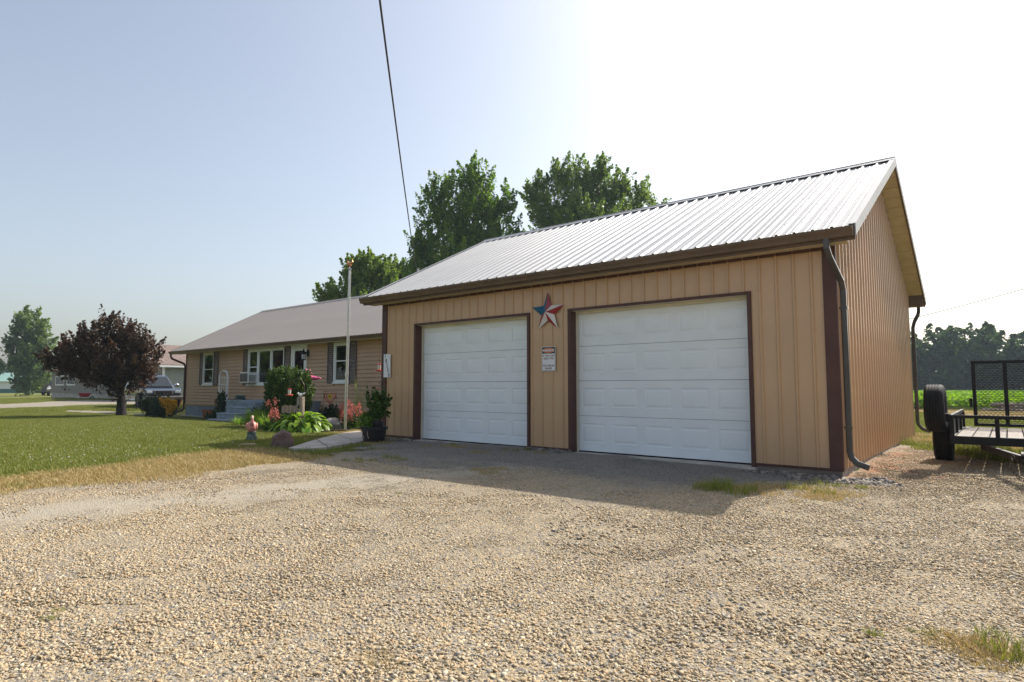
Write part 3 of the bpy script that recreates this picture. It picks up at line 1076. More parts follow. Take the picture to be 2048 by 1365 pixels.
# rake trims (roof-coloured) with brown boards inside
for xa, sg in ((RX1, 1), (RX0, -1)):
    for side in (1, -1):
        y0, y1 = (GY0 - OE, YM) if side == 1 else (YB + OE, YM)
        dz = 0.034
        mb = MB()
        lo = [(xa - sg * 0.07, y0, ZE + dz), (xa + sg * 0.012, y0, ZE + dz), (xa + sg * 0.012, y1, ZR + dz), (xa - sg * 0.07, y1, ZR + dz)]
        mb.hexa([(p[0], p[1], p[2] - 0.006) for p in lo], lo)
        b = [(xa, y0, ZE - 0.125), (xa + sg * 0.012, y0, ZE - 0.125), (xa + sg * 0.012, y1, ZR - 0.125), (xa, y1, ZR - 0.125)]
        mb.hexa(b, [(p[0], p[1], p[2] + 0.152) for p in b])
        mb.build('rake_trim', MT['galv'], groof)
        mb = MB()
        b = [(xa - sg * 0.022, y0, ZE - 0.13), (xa - sg * 0.001, y0, ZE - 0.13), (xa - sg * 0.001, y1, ZR - 0.13), (xa - sg * 0.022, y1, ZR - 0.13)]
        mb.hexa(b, [(p[0], p[1], p[2] + 0.13) for p in b])
        mb.build('rake_board', MT['gutter'], groof)
# soffits: eave panels and rake panels, each a piece
sofm = MB().box(0, 0.298, 0, OE - 0.06, 0, 0.012).mesh('soffit_panel', MT['soffit'])
n_s = int((RX1 - RX0 - 0.03) / 0.30)
for i in range(n_s):
    link('soffit_panel', sofm, garage, (RX0 + 0.02 + 0.30 * i - garage.location.x, GY0 - OE + 0.045 - YM, ZS))
    link('soffit_panel', sofm, garage, (RX0 + 0.02 + 0.30 * i - garage.location.x, YB + 0.015 - YM, ZS))
n_k = 15
for xa, xb in ((GXR + 0.024, RX1 - 0.024), (RX0 + 0.024, GXL - 0.024)):
    me = None
    for side in (1, -1):
        for i in range(n_k):
            t0, t1 = i / n_k, (i + 1) / n_k - 0.004
            ya = GY0 + 0.0 if side == 1 else YB - 0.0
            yy = [ya + (YM - ya) * t for t in (t0, t1)]
            zz = [float(gable_z(np.array(q))) - 0.0 for q in yy]
            q = [(xa, yy[0], zz[0]), (xb, yy[0], zz[0]), (xb, yy[1], zz[1]), (xa, yy[1], zz[1])]
            MB().hexa([(p[0], p[1], p[2] - 0.012) for p in q], q).build('soffit_panel', MT['soffit'], garage)
# eave fascias, gutters and end boxes
for ya, sg in ((GY0 - OE, 1), (YB + OE, -1)):
    MB().box(RX0 + 0.002, RX1 - 0.002, ya + sg * 0.022, ya + sg * 0.042, ZS - 0.022, ZE + 0.005).build('fascia', MT['gutter'], garage)
    g0 = ya + sg * 0.021
    prof = [(0, ZE - 0.015), (0, ZE - 0.125), (-0.075, ZE - 0.125), (-0.085, ZE - 0.085), (-0.112, ZE - 0.045), (-0.112, ZE - 0.012), (-0.122, ZE - 0.012), (-0.122, ZE - 0.024), (-0.117, ZE - 0.05), (-0.091, ZE - 0.09), (-0.080, ZE - 0.132), (0.0, ZE - 0.132)]
    mb = MB().prism([(g0 + sg * a, b) for a, b in prof], RX0 - 0.01, RX1 - 0.02, 'x')
    end = [(g0 + sg * a, b) for a, b in prof[5:]] + [(g0, ZE - 0.012)]
    mb.prism(end, RX1 - 0.0195, RX1 - 0.015, 'x')
    mb.prism(end, RX0 - 0.015, RX0 - 0.0105, 'x')
    mb.build('gutter', MT['gutter'], garage)
MB().box(GXR + 0.03, RX1 - 0.024, YB + 0.012, YB + 0.03, ZS - 0.025, float(gable_z(np.array(YB))) - 0.0).build('eave_return', MT['gutter'], garage)


def downspout(path, rear=False):
    prof = [(-0.036, -0.024), (-0.02, -0.028), (0.02, -0.028), (0.036, -0.024), (0.036, 0.024), (0.02, 0.028), (-0.02, 0.028), (-0.036, 0.024)]
    mb = MB().sweep(path, prof, up=(0, -1, 0.01))
    d = mb.build('downspout', MT['downspout'], garage)
    p = path[4]
    q = path[5]
    for t in (0.12, 0.86):
        z = p[2] + (q[2] - p[2]) * t
        MB().box(p[0] - 0.05, p[0] + 0.046, p[1] - 0.04, p[1] + 0.04, z, z + 0.03).build('strap', MT['downspout'], d)
    return d


sx, sy = GXR + 0.085, GY0 + 0.075
downspout([(GXR + 0.0, GY0 - OE - 0.03, ZE - 0.13), (GXR + 0.0, GY0 - OE - 0.03, 2.94), (GXR + 0.015, GY0 - OE + 0.03, 2.84), (sx - 0.01, sy - 0.06, 2.56), (sx, sy, 2.44), (sx, sy, 0.30), (sx + 0.02, sy - 0.005, 0.22), (sx + 0.09, sy - 0.02, 0.15), (sx + 0.22, sy - 0.04, 0.11)])
bx, by = GXR + 0.08, YB - 0.10
downspout([(bx + 0.10, YB + OE + 0.03, ZE - 0.13), (bx + 0.10, YB + OE + 0.03, 2.94), (bx + 0.09, YB + OE - 0.05, 2.84), (bx + 0.03, by + 0.22, 2.66), (bx + 0.0, by + 0.18, 2.52), (bx + 0.0, by + 0.18, 0.36), (bx + 0.02, by + 0.18, 0.28), (bx + 0.10, by + 0.17, 0.19), (bx + 0.24, by + 0.16, 0.14)])

# ------------------------------------------------------------ what hangs on the garage front
# five-pointed barn star
sc = PY(1095, 625, GY0 - 0.05)
star = empty('barn_star', (sc[0], GY0 - 0.045, sc[2]), label='red, white and blue metal barn star hung between the garage doors', cat='star')
ro, ri, hc = 0.372, 0.152, 0.08
pts = []
for k in range(10):
    a = R(90) + k * R(36)
    r_ = ro if k % 2 == 0 else ri
    pts.append((r_ * math.cos(a) * 1.0, r_ * math.sin(a)))
# facets counter-clockwise from the top point's left flank
cols = ['flag_blue', 'flag_blue', 'flag_blue', 'flag_red_dull', 'flag_white', 'flag_red', 'flag_white', 'flag_red', 'flag_white', 'flag_red_dull']
for k in range(10):
    a, b = pts[k], pts[(k + 1) % 10]
    vs = [(0, -hc, 0), (a[0], 0, a[1]), (b[0], 0, b[1]), (0, -hc + 0.006, 0), (a[0], 0.006, a[1]), (b[0], 0.006, b[1])]
    MB().add(vs, [(0, 1, 2), (5, 4, 3), (0, 3, 4, 1), (1, 4, 5, 2), (2, 5, 3, 0)]).build('facet', MT[cols[k]], star, local=True)
MB().rod((0, 0.0, ro - 0.06), (0, 0.03, ro - 0.06), 0.008, 6).build('hanging_nail', MT['screw'], star, local=True)

# warning sign
a, b = PY(1083.5, 694.5, GY0 - 0.03), PY(1111, 742.5, GY0 - 0.03)
sw, sh = b[0] - a[0], a[2] - b[2]
sign = empty('warning_sign', ((a[0] + b[0]) / 2, GY0 - 0.030, (a[2] + b[2]) / 2), label='small white warning sign with an orange and black heading, below the star', cat='sign')
MB().box(-sw / 2, sw / 2, 0, 0.006, -sh / 2, sh / 2).build('plate', MT['sign_white'], sign, local=True, bevel=0.002)
mb = MB()
for x0, x1, z0, z1 in ((-sw / 2 + .008, sw / 2 - .008, sh / 2 - .014, sh / 2 - .008), (-sw / 2 + .008, sw / 2 - .008, -sh / 2 + .008, -sh / 2 + .014), (-sw / 2 + .008, -sw / 2 + .013, -sh / 2 + .014, sh / 2 - .014), (sw / 2 - .013, sw / 2 - .008, -sh / 2 + .014, sh / 2 - .014)):
    mb.box(x0, x1, -0.0015, 0.001, z0, z1)
mb.build('border', MT['sign_dark'], sign, local=True)
MB().box(-sw / 2 + .013, sw / 2 - .013, -0.002, 0.001, sh / 2 - .125, sh / 2 - .014).build('heading_field', MT['sign_dark'], sign, local=True)
el = MB()
n = 24
ew, eh = sw * 0.43, 0.046
v0 = [(ew * math.cos(2 * math.pi * j / n), -0.0045, eh * math.sin(2 * math.pi * j / n) + sh / 2 - .069) for j in range(n)]
el.add(v0 + [(p[0], 0.0, p[2]) for p in v0], [tuple(range(n)), tuple(range(n, 2 * n))[::-1]] + [(j, (j + 1) % n, n + (j + 1) % n, n + j) for j in range(n)])
el.build('heading_oval', MT['sign_orange'], sign, local=True)


def letters(txt, size, m, parent, x, y, z, sx=1.0):
    return link('lettering', font_mesh(txt, size, m, 0.0006), parent, (x, y, z), (R(90), 0, 0), (sx, 1, 1))


letters('WARNING', 0.062, MT['sign_white'], sign, 0, -0.006, sh / 2 - .069, 0.86)
letters('IF YOU CAN', 0.050, MT['sign_brown'], sign, 0, -0.0016, sh / 2 - .165, 0.92)
letters('READ THIS', 0.050, MT['sign_brown'], sign, 0, -0.0016, sh / 2 - .215, 0.92)
letters('YOU ARE IN', 0.050, MT['sign_brown'], sign, 0, -0.0016, -sh / 2 + .098, 0.92)
letters('RANGE', 0.050, MT['sign_brown'], sign, 0, -0.0016, -sh / 2 + .048, 0.92)

# house-number board on the left corner
a, b = PY(767.5, 709, GY0 - 0.045), PY(780, 755, GY0 - 0.045)
nw, nh = b[0] - a[0], a[2] - b[2]
plaque = empty('house_number_board', ((a[0] + b[0]) / 2, GY0 - 0.045, (a[2] + b[2]) / 2), label='tall white board with black house number on the left garage corner', cat='number board')
MB().box(-nw / 2, nw / 2, 0, 0.018, -nh / 2, nh / 2).build('board', MT['sign_white'], plaque, local=True, bevel=0.003)
for k, ch in enumerate('18250'):
    t = (k + 0.5) / 5
    letters(ch, nh * 0.235, MT['ink'], plaque, nw * (-0.32 + 0.70 * t), -0.0012, nh * (0.5 - t) , 0.9).name = 'numeral'
# ------------------------------------------------------------ the house
HY = 12.72                      # front wall
HXL, HXR = -30.3, -13.6
HG = -0.19                      # ground level at the house
HZ0, HZS = 0.368, 2.731         # bottom of the siding, soffit
HRY, HRZ, HEZ = 16.79, 5.21, 2.848
HOE = 0.47
house = empty('ranch_house', ((HXL + HXR) / 2, HRY, 0.0), label='tan sided ranch house with grey metal roof and dark shutters', cat='house')


def PH(x, y):
    return PY(x, y, HY)


def span(x0, x1, y0, y1):
    """opening on the house front from photo pixels: x0,x1,z0,z1 (heights read at the left edge)"""
    a, b = PH(x0, y0), PH(x1, y0)
    return a[0], b[0], PH(x0, y1)[2], a[2]


WIN_L = (PH(408.5, 705)[0], PH(430, 705)[0], PH(408.5, 771)[2], HZS - 0.02)
WIN_P = (PH(498, 705)[0], PH(571, 705)[0], PH(498, 771)[2], HZS - 0.02)
DOOR = (PH(584.5, 700)[0], PH(616, 700)[0], 0.67, HZS - 0.0)
WIN_R = (PH(669.5, 690)[0], PH(701, 690)[0], PH(669.5, 767)[2], HZS - 0.02)
opens = [WIN_L, WIN_P, DOOR, WIN_R]

# siding: lapped boards, cut at the openings
CO = 0.138
nrow = int(math.ceil((HZS - HZ0) / CO))
sid_cache = {}


def siding_piece(x0, x1, z0, h, m, parent, yw, nm='siding_board', axis='x'):
    k = (round(x1 - x0, 3), round(h, 3), m.name, axis)
    if k not in sid_cache:
        if axis == 'x':
            mb = MB().prism([(0, 0.0), (-0.034, 0.0), (-0.035, 0.014), (-0.006, h), (0.0, h)], 0, x1 - x0, 'x')
        else:
            mb = MB().prism([(0, 0.0), (0.034, 0.0), (0.035, 0.014), (0.006, h), (0.0, h)], 0, x1 - x0, 'y')
        sid_cache[k] = mb.mesh(nm, m)
    return sid_cache[k]


def cut(a, b, z0, z1, holes):
    segs = [(a, b)]
    for l, r, zl, zh in holes:
        if z1 > zl + 0.01 and z0 < zh - 0.01:
            nxt = []
            for s, e in segs:
                if e <= l or s >= r:
                    nxt.append((s, e)); continue
                if s < l: nxt.append((s, l))
                if e > r: nxt.append((r, e))
            segs = nxt
    return [s for s in segs if s[1] - s[0] > 0.03]


for r_ in range(nrow):
    z0 = HZ0 + CO * r_
    h = min(CO, HZS - z0)
    for s, e in cut(HXL + 0.06, HXR, z0, z0 + h, opens):
        me = siding_piece(s, e, z0, h, MT['siding'], house, HY)
        link('siding_board', me, house, (s - house.location.x, HY - HRY, z0))
mb = MB()
xs_ = [HXL + 0.01] + [q for o in opens for q in (o[0], o[1])] + [HXR]
for i in range(0, len(xs_), 2):
    mb.box(xs_[i], xs_[i + 1], HY + 0.001, HY + 0.06, 0.3, HZS + 0.06)
for o in opens:
    mb.box(o[0], o[1], HY + 0.001, HY + 0.06, 0.3, o[2])
    mb.box(o[0], o[1], HY + 0.001, HY + 0.06, o[3], HZS + 0.06)
mb.build('wall_sheathing', MT['siding'], house)
mb = MB()
mb.prism([(HY, 0.3), (2 * HRY - HY, 0.3), (2 * HRY - HY, HZS), (HRY, HRZ - 0.15), (HY, HZS)], HXL, HXL + 0.05, 'x')
mb.prism([(HY + 0.1, 0.3), (2 * HRY - HY, 0.3), (2 * HRY - HY, HZS), (HRY, HRZ - 0.15), (HY + 0.1, HZS)], HXR - 0.05, HXR, 'x')
mb.box(HXL + 0.05, HXR - 0.05, 2 * HRY - HY - 0.06, 2 * HRY - HY, 0.3, HZS)
mb.build('rear_wall', MT['siding'], house)
MB().box(HXL - 0.02, HXL + 0.06, HY - 0.042, HY - 0.001, HZ0 - 0.01, HZS).build('corner_trim', MT['brown_metal'], house)
MB().box(HXL + 0.02, HXR, HY + 0.02, 2 * HRY - HY - 0.02, -0.4, HZ0 + 0.01).build('foundation', MT['found'], house)
MB().box(HXL - 0.1, HXR, HY - 0.12, HY + 0.02, -0.4, HG + 0.03).build('foundation', MT['concrete'], house)
# interior: dim room behind the panes
MB().box(HXL + 0.3, HXR - 0.3, HY + 1.6, HY + 1.65, 0.3, HZS).build('inner_wall', MT['room'], house)
MB().box(HXL + 0.3, HXR - 0.3, HY + 0.1, HY + 1.6, 0.5, 0.52).build('inner_floor', MT['room'], house)
MB().box(HXL + 0.3, HXR - 0.3, HY + 0.1, HY + 1.6, HZS + 0.02, HZS + 0.05).build('inner_ceiling', MT['room'], house)


def window(o, lights, name='window'):
    """lights: list of (x0, x1, rail) in 0..1 of the width; rail: height of the meeting rail in 0..1 or None"""
    x0, x1, z0, z1 = o
    w = empty(name, ((x0 + x1) / 2 - house.location.x, HY - HRY, z0))
    w.parent = house
    fr = MB()
    t = 0.075
    fr.box(x0, x0 + t, HY - 0.045, HY + 0.06, z0, z1)
    fr.box(x1 - t, x1, HY - 0.045, HY + 0.06, z0, z1)
    fr.box(x0 + t, x1 - t, HY - 0.045, HY + 0.06, z0, z0 + t)
    fr.box(x0 + t, x1 - t, HY - 0.045, HY + 0.06, z1 - t, z1)
    ix0, ix1, iz0, iz1 = x0 + t, x1 - t, z0 + t, z1 - t
    cuts = []
    for a, b, rail in lights:
        cuts.append((ix0 + (ix1 - ix0) * a, ix0 + (ix1 - ix0) * b, rail))
    for (a, b, _), (c, d, _) in zip(cuts[:-1], cuts[1:]):
        fr.box(b, c, HY - 0.04, HY + 0.055, iz0, iz1)
    fr.build('window_frame', MT['white'], w, bevel=0.004)
    for a, b, rail in cuts:
        s = 0.045
        sb = MB()
        sb.box(a, a + s, HY - 0.025, HY + 0.03, iz0, iz1)
        sb.box(b - s, b, HY - 0.025, HY + 0.03, iz0, iz1)
        sb.box(a + s, b - s, HY - 0.025, HY + 0.03, iz0, iz0 + s)
        sb.box(a + s, b - s, HY - 0.025, HY + 0.03, iz1 - s, iz1)
        if rail:
            zr = iz0 + (iz1 - iz0) * rail
            sb.box(a + s, b - s, HY - 0.025, HY + 0.03, zr - 0.02, zr + 0.02)
            MB().box(a + s, b - s, HY + 0.0, HY + 0.005, iz0 + s, zr - 0.02).build('pane', MT['glass'], w)
            MB().box(a + s, b - s, HY + 0.0, HY + 0.005, zr + 0.02, iz1 - s).build('pane', MT['glass'], w)
        else:
            MB().box(a + s, b - s, HY + 0.0, HY + 0.005, iz0 + s, iz1 - s).build('pane', MT['glass'], w)
        sb.build('sash', MT['white'], w, bevel=0.003)
    MB().box(x0 - 0.02, x1 + 0.02, HY - 0.075, HY - 0.046, z0 - 0.02, z0 + 0.035).build('window_sill', MT['white'], w)
    return w


wl_ = window(WIN_L, [(0, 1, 0.48)])
wp_ = window(WIN_P, [(0.0, 0.26, 0.5), (0.29, 0.64, None), (0.67, 1.0, 0.42)])
wr_ = window(WIN_R, [(0, 1, 0.55)])
# curtain behind two windows
for o, a, b in ((WIN_L, 0.15, 0.55), (WIN_R, 0.1, 0.5)):
    mb = MB()
    n = 14
    xa, xb = o[0] + (o[1] - o[0]) * a, o[0] + (o[1] - o[0]) * b
    top = [(xa + (xb - xa) * i / n, HY + 0.16 + 0.025 * (i % 2)) for i in range(n + 1)]
    vs = [(x_, y_, o[2]) for x_, y_ in top] + [(x_, y_, o[3]) for x_, y_ in top] + [(x_, y_ + 0.006, o[2]) for x_, y_ in top] + [(x_, y_ + 0.006, o[3]) for x_, y_ in top]
    m_ = n + 1
    fs = [(i, i + 1, m_ + i + 1, m_ + i) for i in range(n)] + [(2 * m_ + i + 1, 2 * m_ + i, 3 * m_ + i, 3 * m_ + i + 1) for i in range(n)]
    mb.add(vs, fs).build('curtain', MT['curtain'], house)


def shutter(x0, x1, z0, z1):
    s = empty('shutter', ((x0 + x1) / 2 - house.location.x, HY - 0.03 - HRY, z0))
    s.parent = house
    mb = MB()
    t = 0.045
    for a, b, c, d in ((x0, x0 + t, z0, z1), (x1 - t, x1, z0, z1), (x0 + t, x1 - t, z0, z0 + 0.07), (x0 + t, x1 - t, z1 - 0.07, z1), (x0 + t, x1 - t, (z0 + z1) / 2 - 0.03, (z0 + z1) / 2 + 0.03)):
        mb.box(a, b, HY - 0.066, HY - 0.036, c, d)
    mb.build('shutter_frame', MT['shutter'], s)
    n = 18
    me = MB()
    for i in range(n):
        zz = z0 + 0.08 + (z1 - z0 - 0.16) * i / n
        me.hexa([(x0 + t, HY - 0.062, zz), (x1 - t, HY - 0.062, zz), (x1 - t, HY - 0.058, zz), (x0 + t, HY - 0.058, zz)],
                [(x0 + t, HY - 0.044, zz + 0.05), (x1 - t, HY - 0.044, zz + 0.05), (x1 - t, HY - 0.040, zz + 0.05), (x0 + t, HY - 0.040, zz + 0.05)])
    o = me.build('louvres', MT['shutter'], s)
    o['kind'] = 'stuff'


shutter(PH(401.5, 740)[0], WIN_L[0] - 0.01, WIN_L[2], WIN_L[3])
shutter(WIN_L[1] + 0.01, PH(438, 740)[0], WIN_L[2], WIN_L[3])
shutter(PH(488.5, 740)[0], WIN_P[0] - 0.01, WIN_P[2], WIN_P[3])
shutter(WIN_P[1] + 0.01, PH(582, 740)[0], WIN_P[2], WIN_P[3])
shutter(PH(657, 740)[0], WIN_R[0] - 0.01, WIN_R[2], WIN_R[3])
shutter(WIN_R[1] + 0.01, PH(714.5, 740)[0], WIN_R[2], WIN_R[3])

# storm door
dr = empty('storm_door', ((DOOR[0] + DOOR[1]) / 2 - house.location.x, HY - HRY, DOOR[2])); dr.parent = house
x0, x1, z0, z1 = DOOR
mb = MB()
t = 0.11
mb.box(x0, x0 + t, HY - 0.05, HY + 0.06, z0, z1); mb.box(x1 - t, x1, HY - 0.05, HY + 0.06, z0, z1); mb.box(x0 + t, x1 - t, HY - 0.05, HY + 0.06, z1 - t, z1)
mb.build('door_frame', MT['white'], dr, bevel=0.004)
mb = MB()
a, b = x0 + t + 0.005, x1 - t - 0.005
s = 0.10
zt = z1 - t - 0.005
mb.box(a, a + s, HY - 0.03, HY + 0.01, z0, zt); mb.box(b - s, b, HY - 0.03, HY + 0.01, z0, zt); mb.box(a + s, b - s, HY - 0.03, HY + 0.01, zt - s, zt)
zm = z0 + (zt - z0) * 0.56
mb.box(a + s, b - s, HY - 0.03, HY + 0.01, zm - 0.03, zm + 0.03); mb.box(a + s, b - s, HY - 0.03, HY + 0.01, z0, z0 + 0.25)
mb.build('door_leaf', MT['white'], dr, bevel=0.004)
MB().box(a + s, b - s, HY - 0.012, HY - 0.007, zm + 0.03, zt - s).build('pane', MT['glass'], dr)
MB().box(a + s, b - s, HY - 0.012, HY - 0.007, z0 + 0.25, zm - 0.03).build('pane', MT['glass'], dr)
MB().rod((b - s * 0.5, HY - 0.07, z0 + 0.78), (b - s * 0.5, HY - 0.07, z0 + 0.92), 0.012).build('handle', MT['steel'], dr)

# wall lantern
lx, lz = PH(618, 708)[0], PH(618, 708)[2]
lan = empty('wall_lantern', (lx - house.location.x, HY - 0.06 - HRY, lz)); lan.parent = house
mb = MB()
mb.box(lx - 0.06, lx + 0.06, HY - 0.06, HY - 0.022, lz - 0.10, lz + 0.14)
mb.tube([(lx, HY - 0.06, lz + 0.02), (lx, HY - 0.14, lz + 0.06), (lx, HY - 0.22, lz + 0.06)], 0.016, 8)
mb.lathe([(0.02, 0.20), (0.03, 0.10), (0.085, 0.06), (0.105, 0.0), (0.07, -0.01)], (lx, HY - 0.22, lz - 0.02), 12)
mb.lathe([(0.07, -0.22), (0.085, -0.21), (0.085, -0.19), (0.03, -0.185)], (lx, HY - 0.22, lz - 0.02), 12)
for k in range(4):
    a = R(45 + 90 * k)
    mb.rod((lx + 0.075 * math.cos(a), HY - 0.22 + 0.075 * math.sin(a), lz - 0.22), (lx + 0.085 * math.cos(a), HY - 0.22 + 0.085 * math.sin(a), lz - 0.02), 0.006, 5)
mb.build('lantern_frame', MT['black'], lan)
MB().lathe([(0.062, -0.185), (0.072, -0.015)], (lx, HY - 0.22, lz - 0.02), 12).build('lantern_glass', MT['lamp_glass'], lan, smooth=True)

# roof
hRX0, hRX1 = HXL - 0.7, -13.2
hT = (HRZ - HEZ) / (HRY - (HY - HOE))
hA = math.atan(hT)
hSL = math.hypot(HRY - (HY - HOE), HRZ - HEZ)
hroof = empty('roof', (0, 0, 0)); hroof.parent = house
nh_ = int(round((hRX1 - hRX0) / 0.2286))
hp = (hRX1 - hRX0) / nh_
rp2 = slope_panel(hp, hSL - 0.01, MT['roof_grey'], h=0.018)
for i in range(nh_):
    link('roof_panel', rp2, hroof, (hRX0 + hp * i - house.location.x, HY - HOE - HRY, HEZ), (hA, 0, 0))
    link('roof_panel', rp2, hroof, (hRX0 + hp * (i + 1) - house.location.x, HRY - HY + HOE, HEZ), (hA, 0, math.pi))
mb = MB()
for s_ in (1, -1):
    y0, y1 = HRY - s_ * (HRY - HY + HOE - 0.03), HRY
    mb.hexa([(hRX0 + 0.02, y0, HEZ - 0.05), (hRX1 - 0.02, y0, HEZ - 0.05), (hRX1 - 0.02, y1, HRZ - 0.07), (hRX0 + 0.02, y1, HRZ - 0.07)],
            [(hRX0 + 0.02, y0, HEZ - 0.012), (hRX1 - 0.02, y0, HEZ - 0.012), (hRX1 - 0.02, y1, HRZ - 0.03), (hRX0 + 0.02, y1, HRZ - 0.03)])
mb.build('roof_deck', MT['skirt'], hroof)
w = 0.15
mb = MB().prism([(HRY - w, HRZ - w * hT + 0.024), (HRY, HRZ + 0.05), (HRY + w, HRZ - w * hT + 0.024), (HRY + w, HRZ - w * hT + 0.018), (HRY, HRZ + 0.03), (HRY - w, HRZ - w * hT + 0.018)], hRX0 - 0.01, hRX1, 'x')
mb.build('ridge_cap', MT['roof_grey'], hroof)
for s_ in (1, -1):
    y0 = HRY - s_ * (HRY - HY + HOE)
    b = [(hRX0 - 0.012, y0, HEZ - 0.10), (hRX0 + 0.012, y0, HEZ - 0.10), (hRX0 + 0.012, HRY, HRZ - 0.10), (hRX0 - 0.012, HRY, HRZ - 0.10)]
    MB().hexa(b, [(p[0], p[1], p[2] + 0.125) for p in b]).build('rake_trim', MT['roof_grey'], hroof)
MB().box(hRX0 + 0.002, hRX1, HY - HOE + 0.02, HY - HOE + 0.04, HZS - 0.03, HEZ).build('fascia', MT['cream'], house)
MB().box(hRX0 + 0.002, hRX1, HY - HOE + 0.041, HY - 0.001, HZS - 0.004, HZS + 0.008).build('soffit', MT['cream'], house)
prof = [(0, HEZ - 0.01), (0, HEZ - 0.12), (-0.075, HEZ - 0.12), (-0.085, HEZ - 0.08), (-0.112, HEZ - 0.045), (-0.112, HEZ - 0.01), (-0.122, HEZ - 0.01), (-0.122, HEZ - 0.02), (-0.117, HEZ - 0.05), (-0.091, HEZ - 0.085), (-0.080, HEZ - 0.127), (0.0, HEZ - 0.127)]
MB().prism([(HY - HOE + 0.019 + a, b) for a, b in prof], hRX0 - 0.02, hRX1, 'x').build('gutter', MT['gutter'], house)
dsx, dsy = HXL - 0.03, HY - 0.06
sp = MB().sweep([(hRX0 + 0.14, HY - HOE - 0.04, HEZ - 0.12), (hRX0 + 0.14, HY - HOE - 0.04, 2.60), (hRX0 + 0.18, HY - HOE + 0.0, 2.50), (dsx - 0.05, dsy - 0.03, 2.26), (dsx, dsy, 2.14), (dsx, dsy, 0.16), (dsx - 0.03, dsy - 0.03, 0.06), (dsx - 0.22, dsy - 0.30, -0.04)], [(-0.04, -0.03), (0.04, -0.03), (0.04, 0.03), (-0.04, 0.03)], up=(0, -1, 0.01)).build('downspout', MT['brown_metal'], house)
ext = [(dsx - 0.18, dsy - 0.22, -0.04), (dsx - 0.45, dsy - 0.55, -0.05), (dsx - 0.70, dsy - 0.90, -0.06)]
mbx = MB().tube([Vector(ext[0]).lerp(Vector(ext[2]), t / 20) for t in range(21)], 0.11, 12, scales=[1.0 if t % 2 else 0.9 for t in range(21)])
tag(mbx.build('drain_pipe', mat('grey_corrugated_drain', (0.16, 0.155, 0.17), 0.7, var=0.15)), 'grey corrugated drain pipe at the foot of the house downspout', 'drain pipe')
tag(MB().hexa([(dsx - 1.55, dsy - 1.35, -0.2), (dsx - 1.40, dsy - 1.62, -0.2), (dsx - 0.62, dsy - 1.02, -0.2), (dsx - 0.74, dsy - 0.78, -0.2)], [(dsx - 1.55, dsy - 1.35, -0.10), (dsx - 1.40, dsy - 1.62, -0.10), (dsx - 0.62, dsy - 1.02, -0.06), (dsx - 0.74, dsy - 0.78, -0.06)]).build('splash_block', MT['concrete'], bevel=0.01), 'pale concrete splash block beyond the drain pipe', 'splash block')

# porch and steps
PXL, PXR, PYF, PZ = -23.2, -19.2, 11.23, 0.66
porch = empty('front_porch', ((PXL + PXR) / 2, (PYF + HY) / 2, 0.0), label='blue grey painted concrete porch with four front steps', cat='porch')
MB().box(PXL, PXR, PYF, HY - 0.03, -0.35, PZ - 0.06).build('porch_wall', MT['found'], porch)
MB().box(PXL - 0.02, PXR + 0.02, PYF - 0.03, HY - 0.026, PZ - 0.06, PZ).build('porch_slab', MT['found'], porch, bevel=0.01)
SX0, SX1 = -21.9, -20.4
SR = (PZ + 0.17) / 4
for k in range(4):
    zt = -0.17 + SR * (k + 1) - (0.06 if k == 3 else 0)
    ya, yb = PYF - 1.30 + 0.32 * k, PYF - 1.30 + 0.32 * (k + 1) + (0.02 if k < 3 else 0.0)
    yb = min(yb, PYF - 0.001)
    MB().box(SX0 + 0.01, SX1 - 0.01, ya + 0.025, PYF - 0.002 if k == 3 else ya + 0.34, zt - SR - (0.1 if k == 0 else 0.0), zt - 0.04).build('riser', MT['found'], porch)
    MB().box(SX0, SX1, ya, yb - 0.035 if k < 3 else PYF - 0.034, zt - 0.04, zt).build('tread', MT['found'], porch, bevel=0.008)

# window air conditioner
ax0 = WIN_P[0] + 0.10
ax1 = ax0 + 0.70
az0 = WIN_P[2] + 0.10
ac = empty('window_air_conditioner', ((ax0 + ax1) / 2, HY - 0.25, az0), label='white window air conditioner in the left light of the picture window', cat='air conditioner')
MB().box(ax0, ax1, HY - 0.42, HY - 0.046, az0, az0 + 0.42).build('casing', MT['white'], ac, bevel=0.012)
MB().box(ax0 + 0.04, ax1 - 0.04, HY - 0.427, HY - 0.419, az0 + 0.04, az0 + 0.38).build('rear_grille', MT['shutter'], ac)
mb = MB()
for k in range(9):
    mb.box(ax1 + 0.0005, ax1 + 0.006, HY - 0.39, HY - 0.10, az0 + 0.05 + 0.03 * k, az0 + 0.065 + 0.03 * k)
o = mb.build('side_louvres', MT['shutter'], ac); o['kind'] = 'stuff'
MB().box(ax0 + 0.02, ax1 - 0.02, HY - 0.30, HY - 0.08, az0 - 0.03, az0 - 0.001).build('support_bracket', MT['wood_grey'], ac)

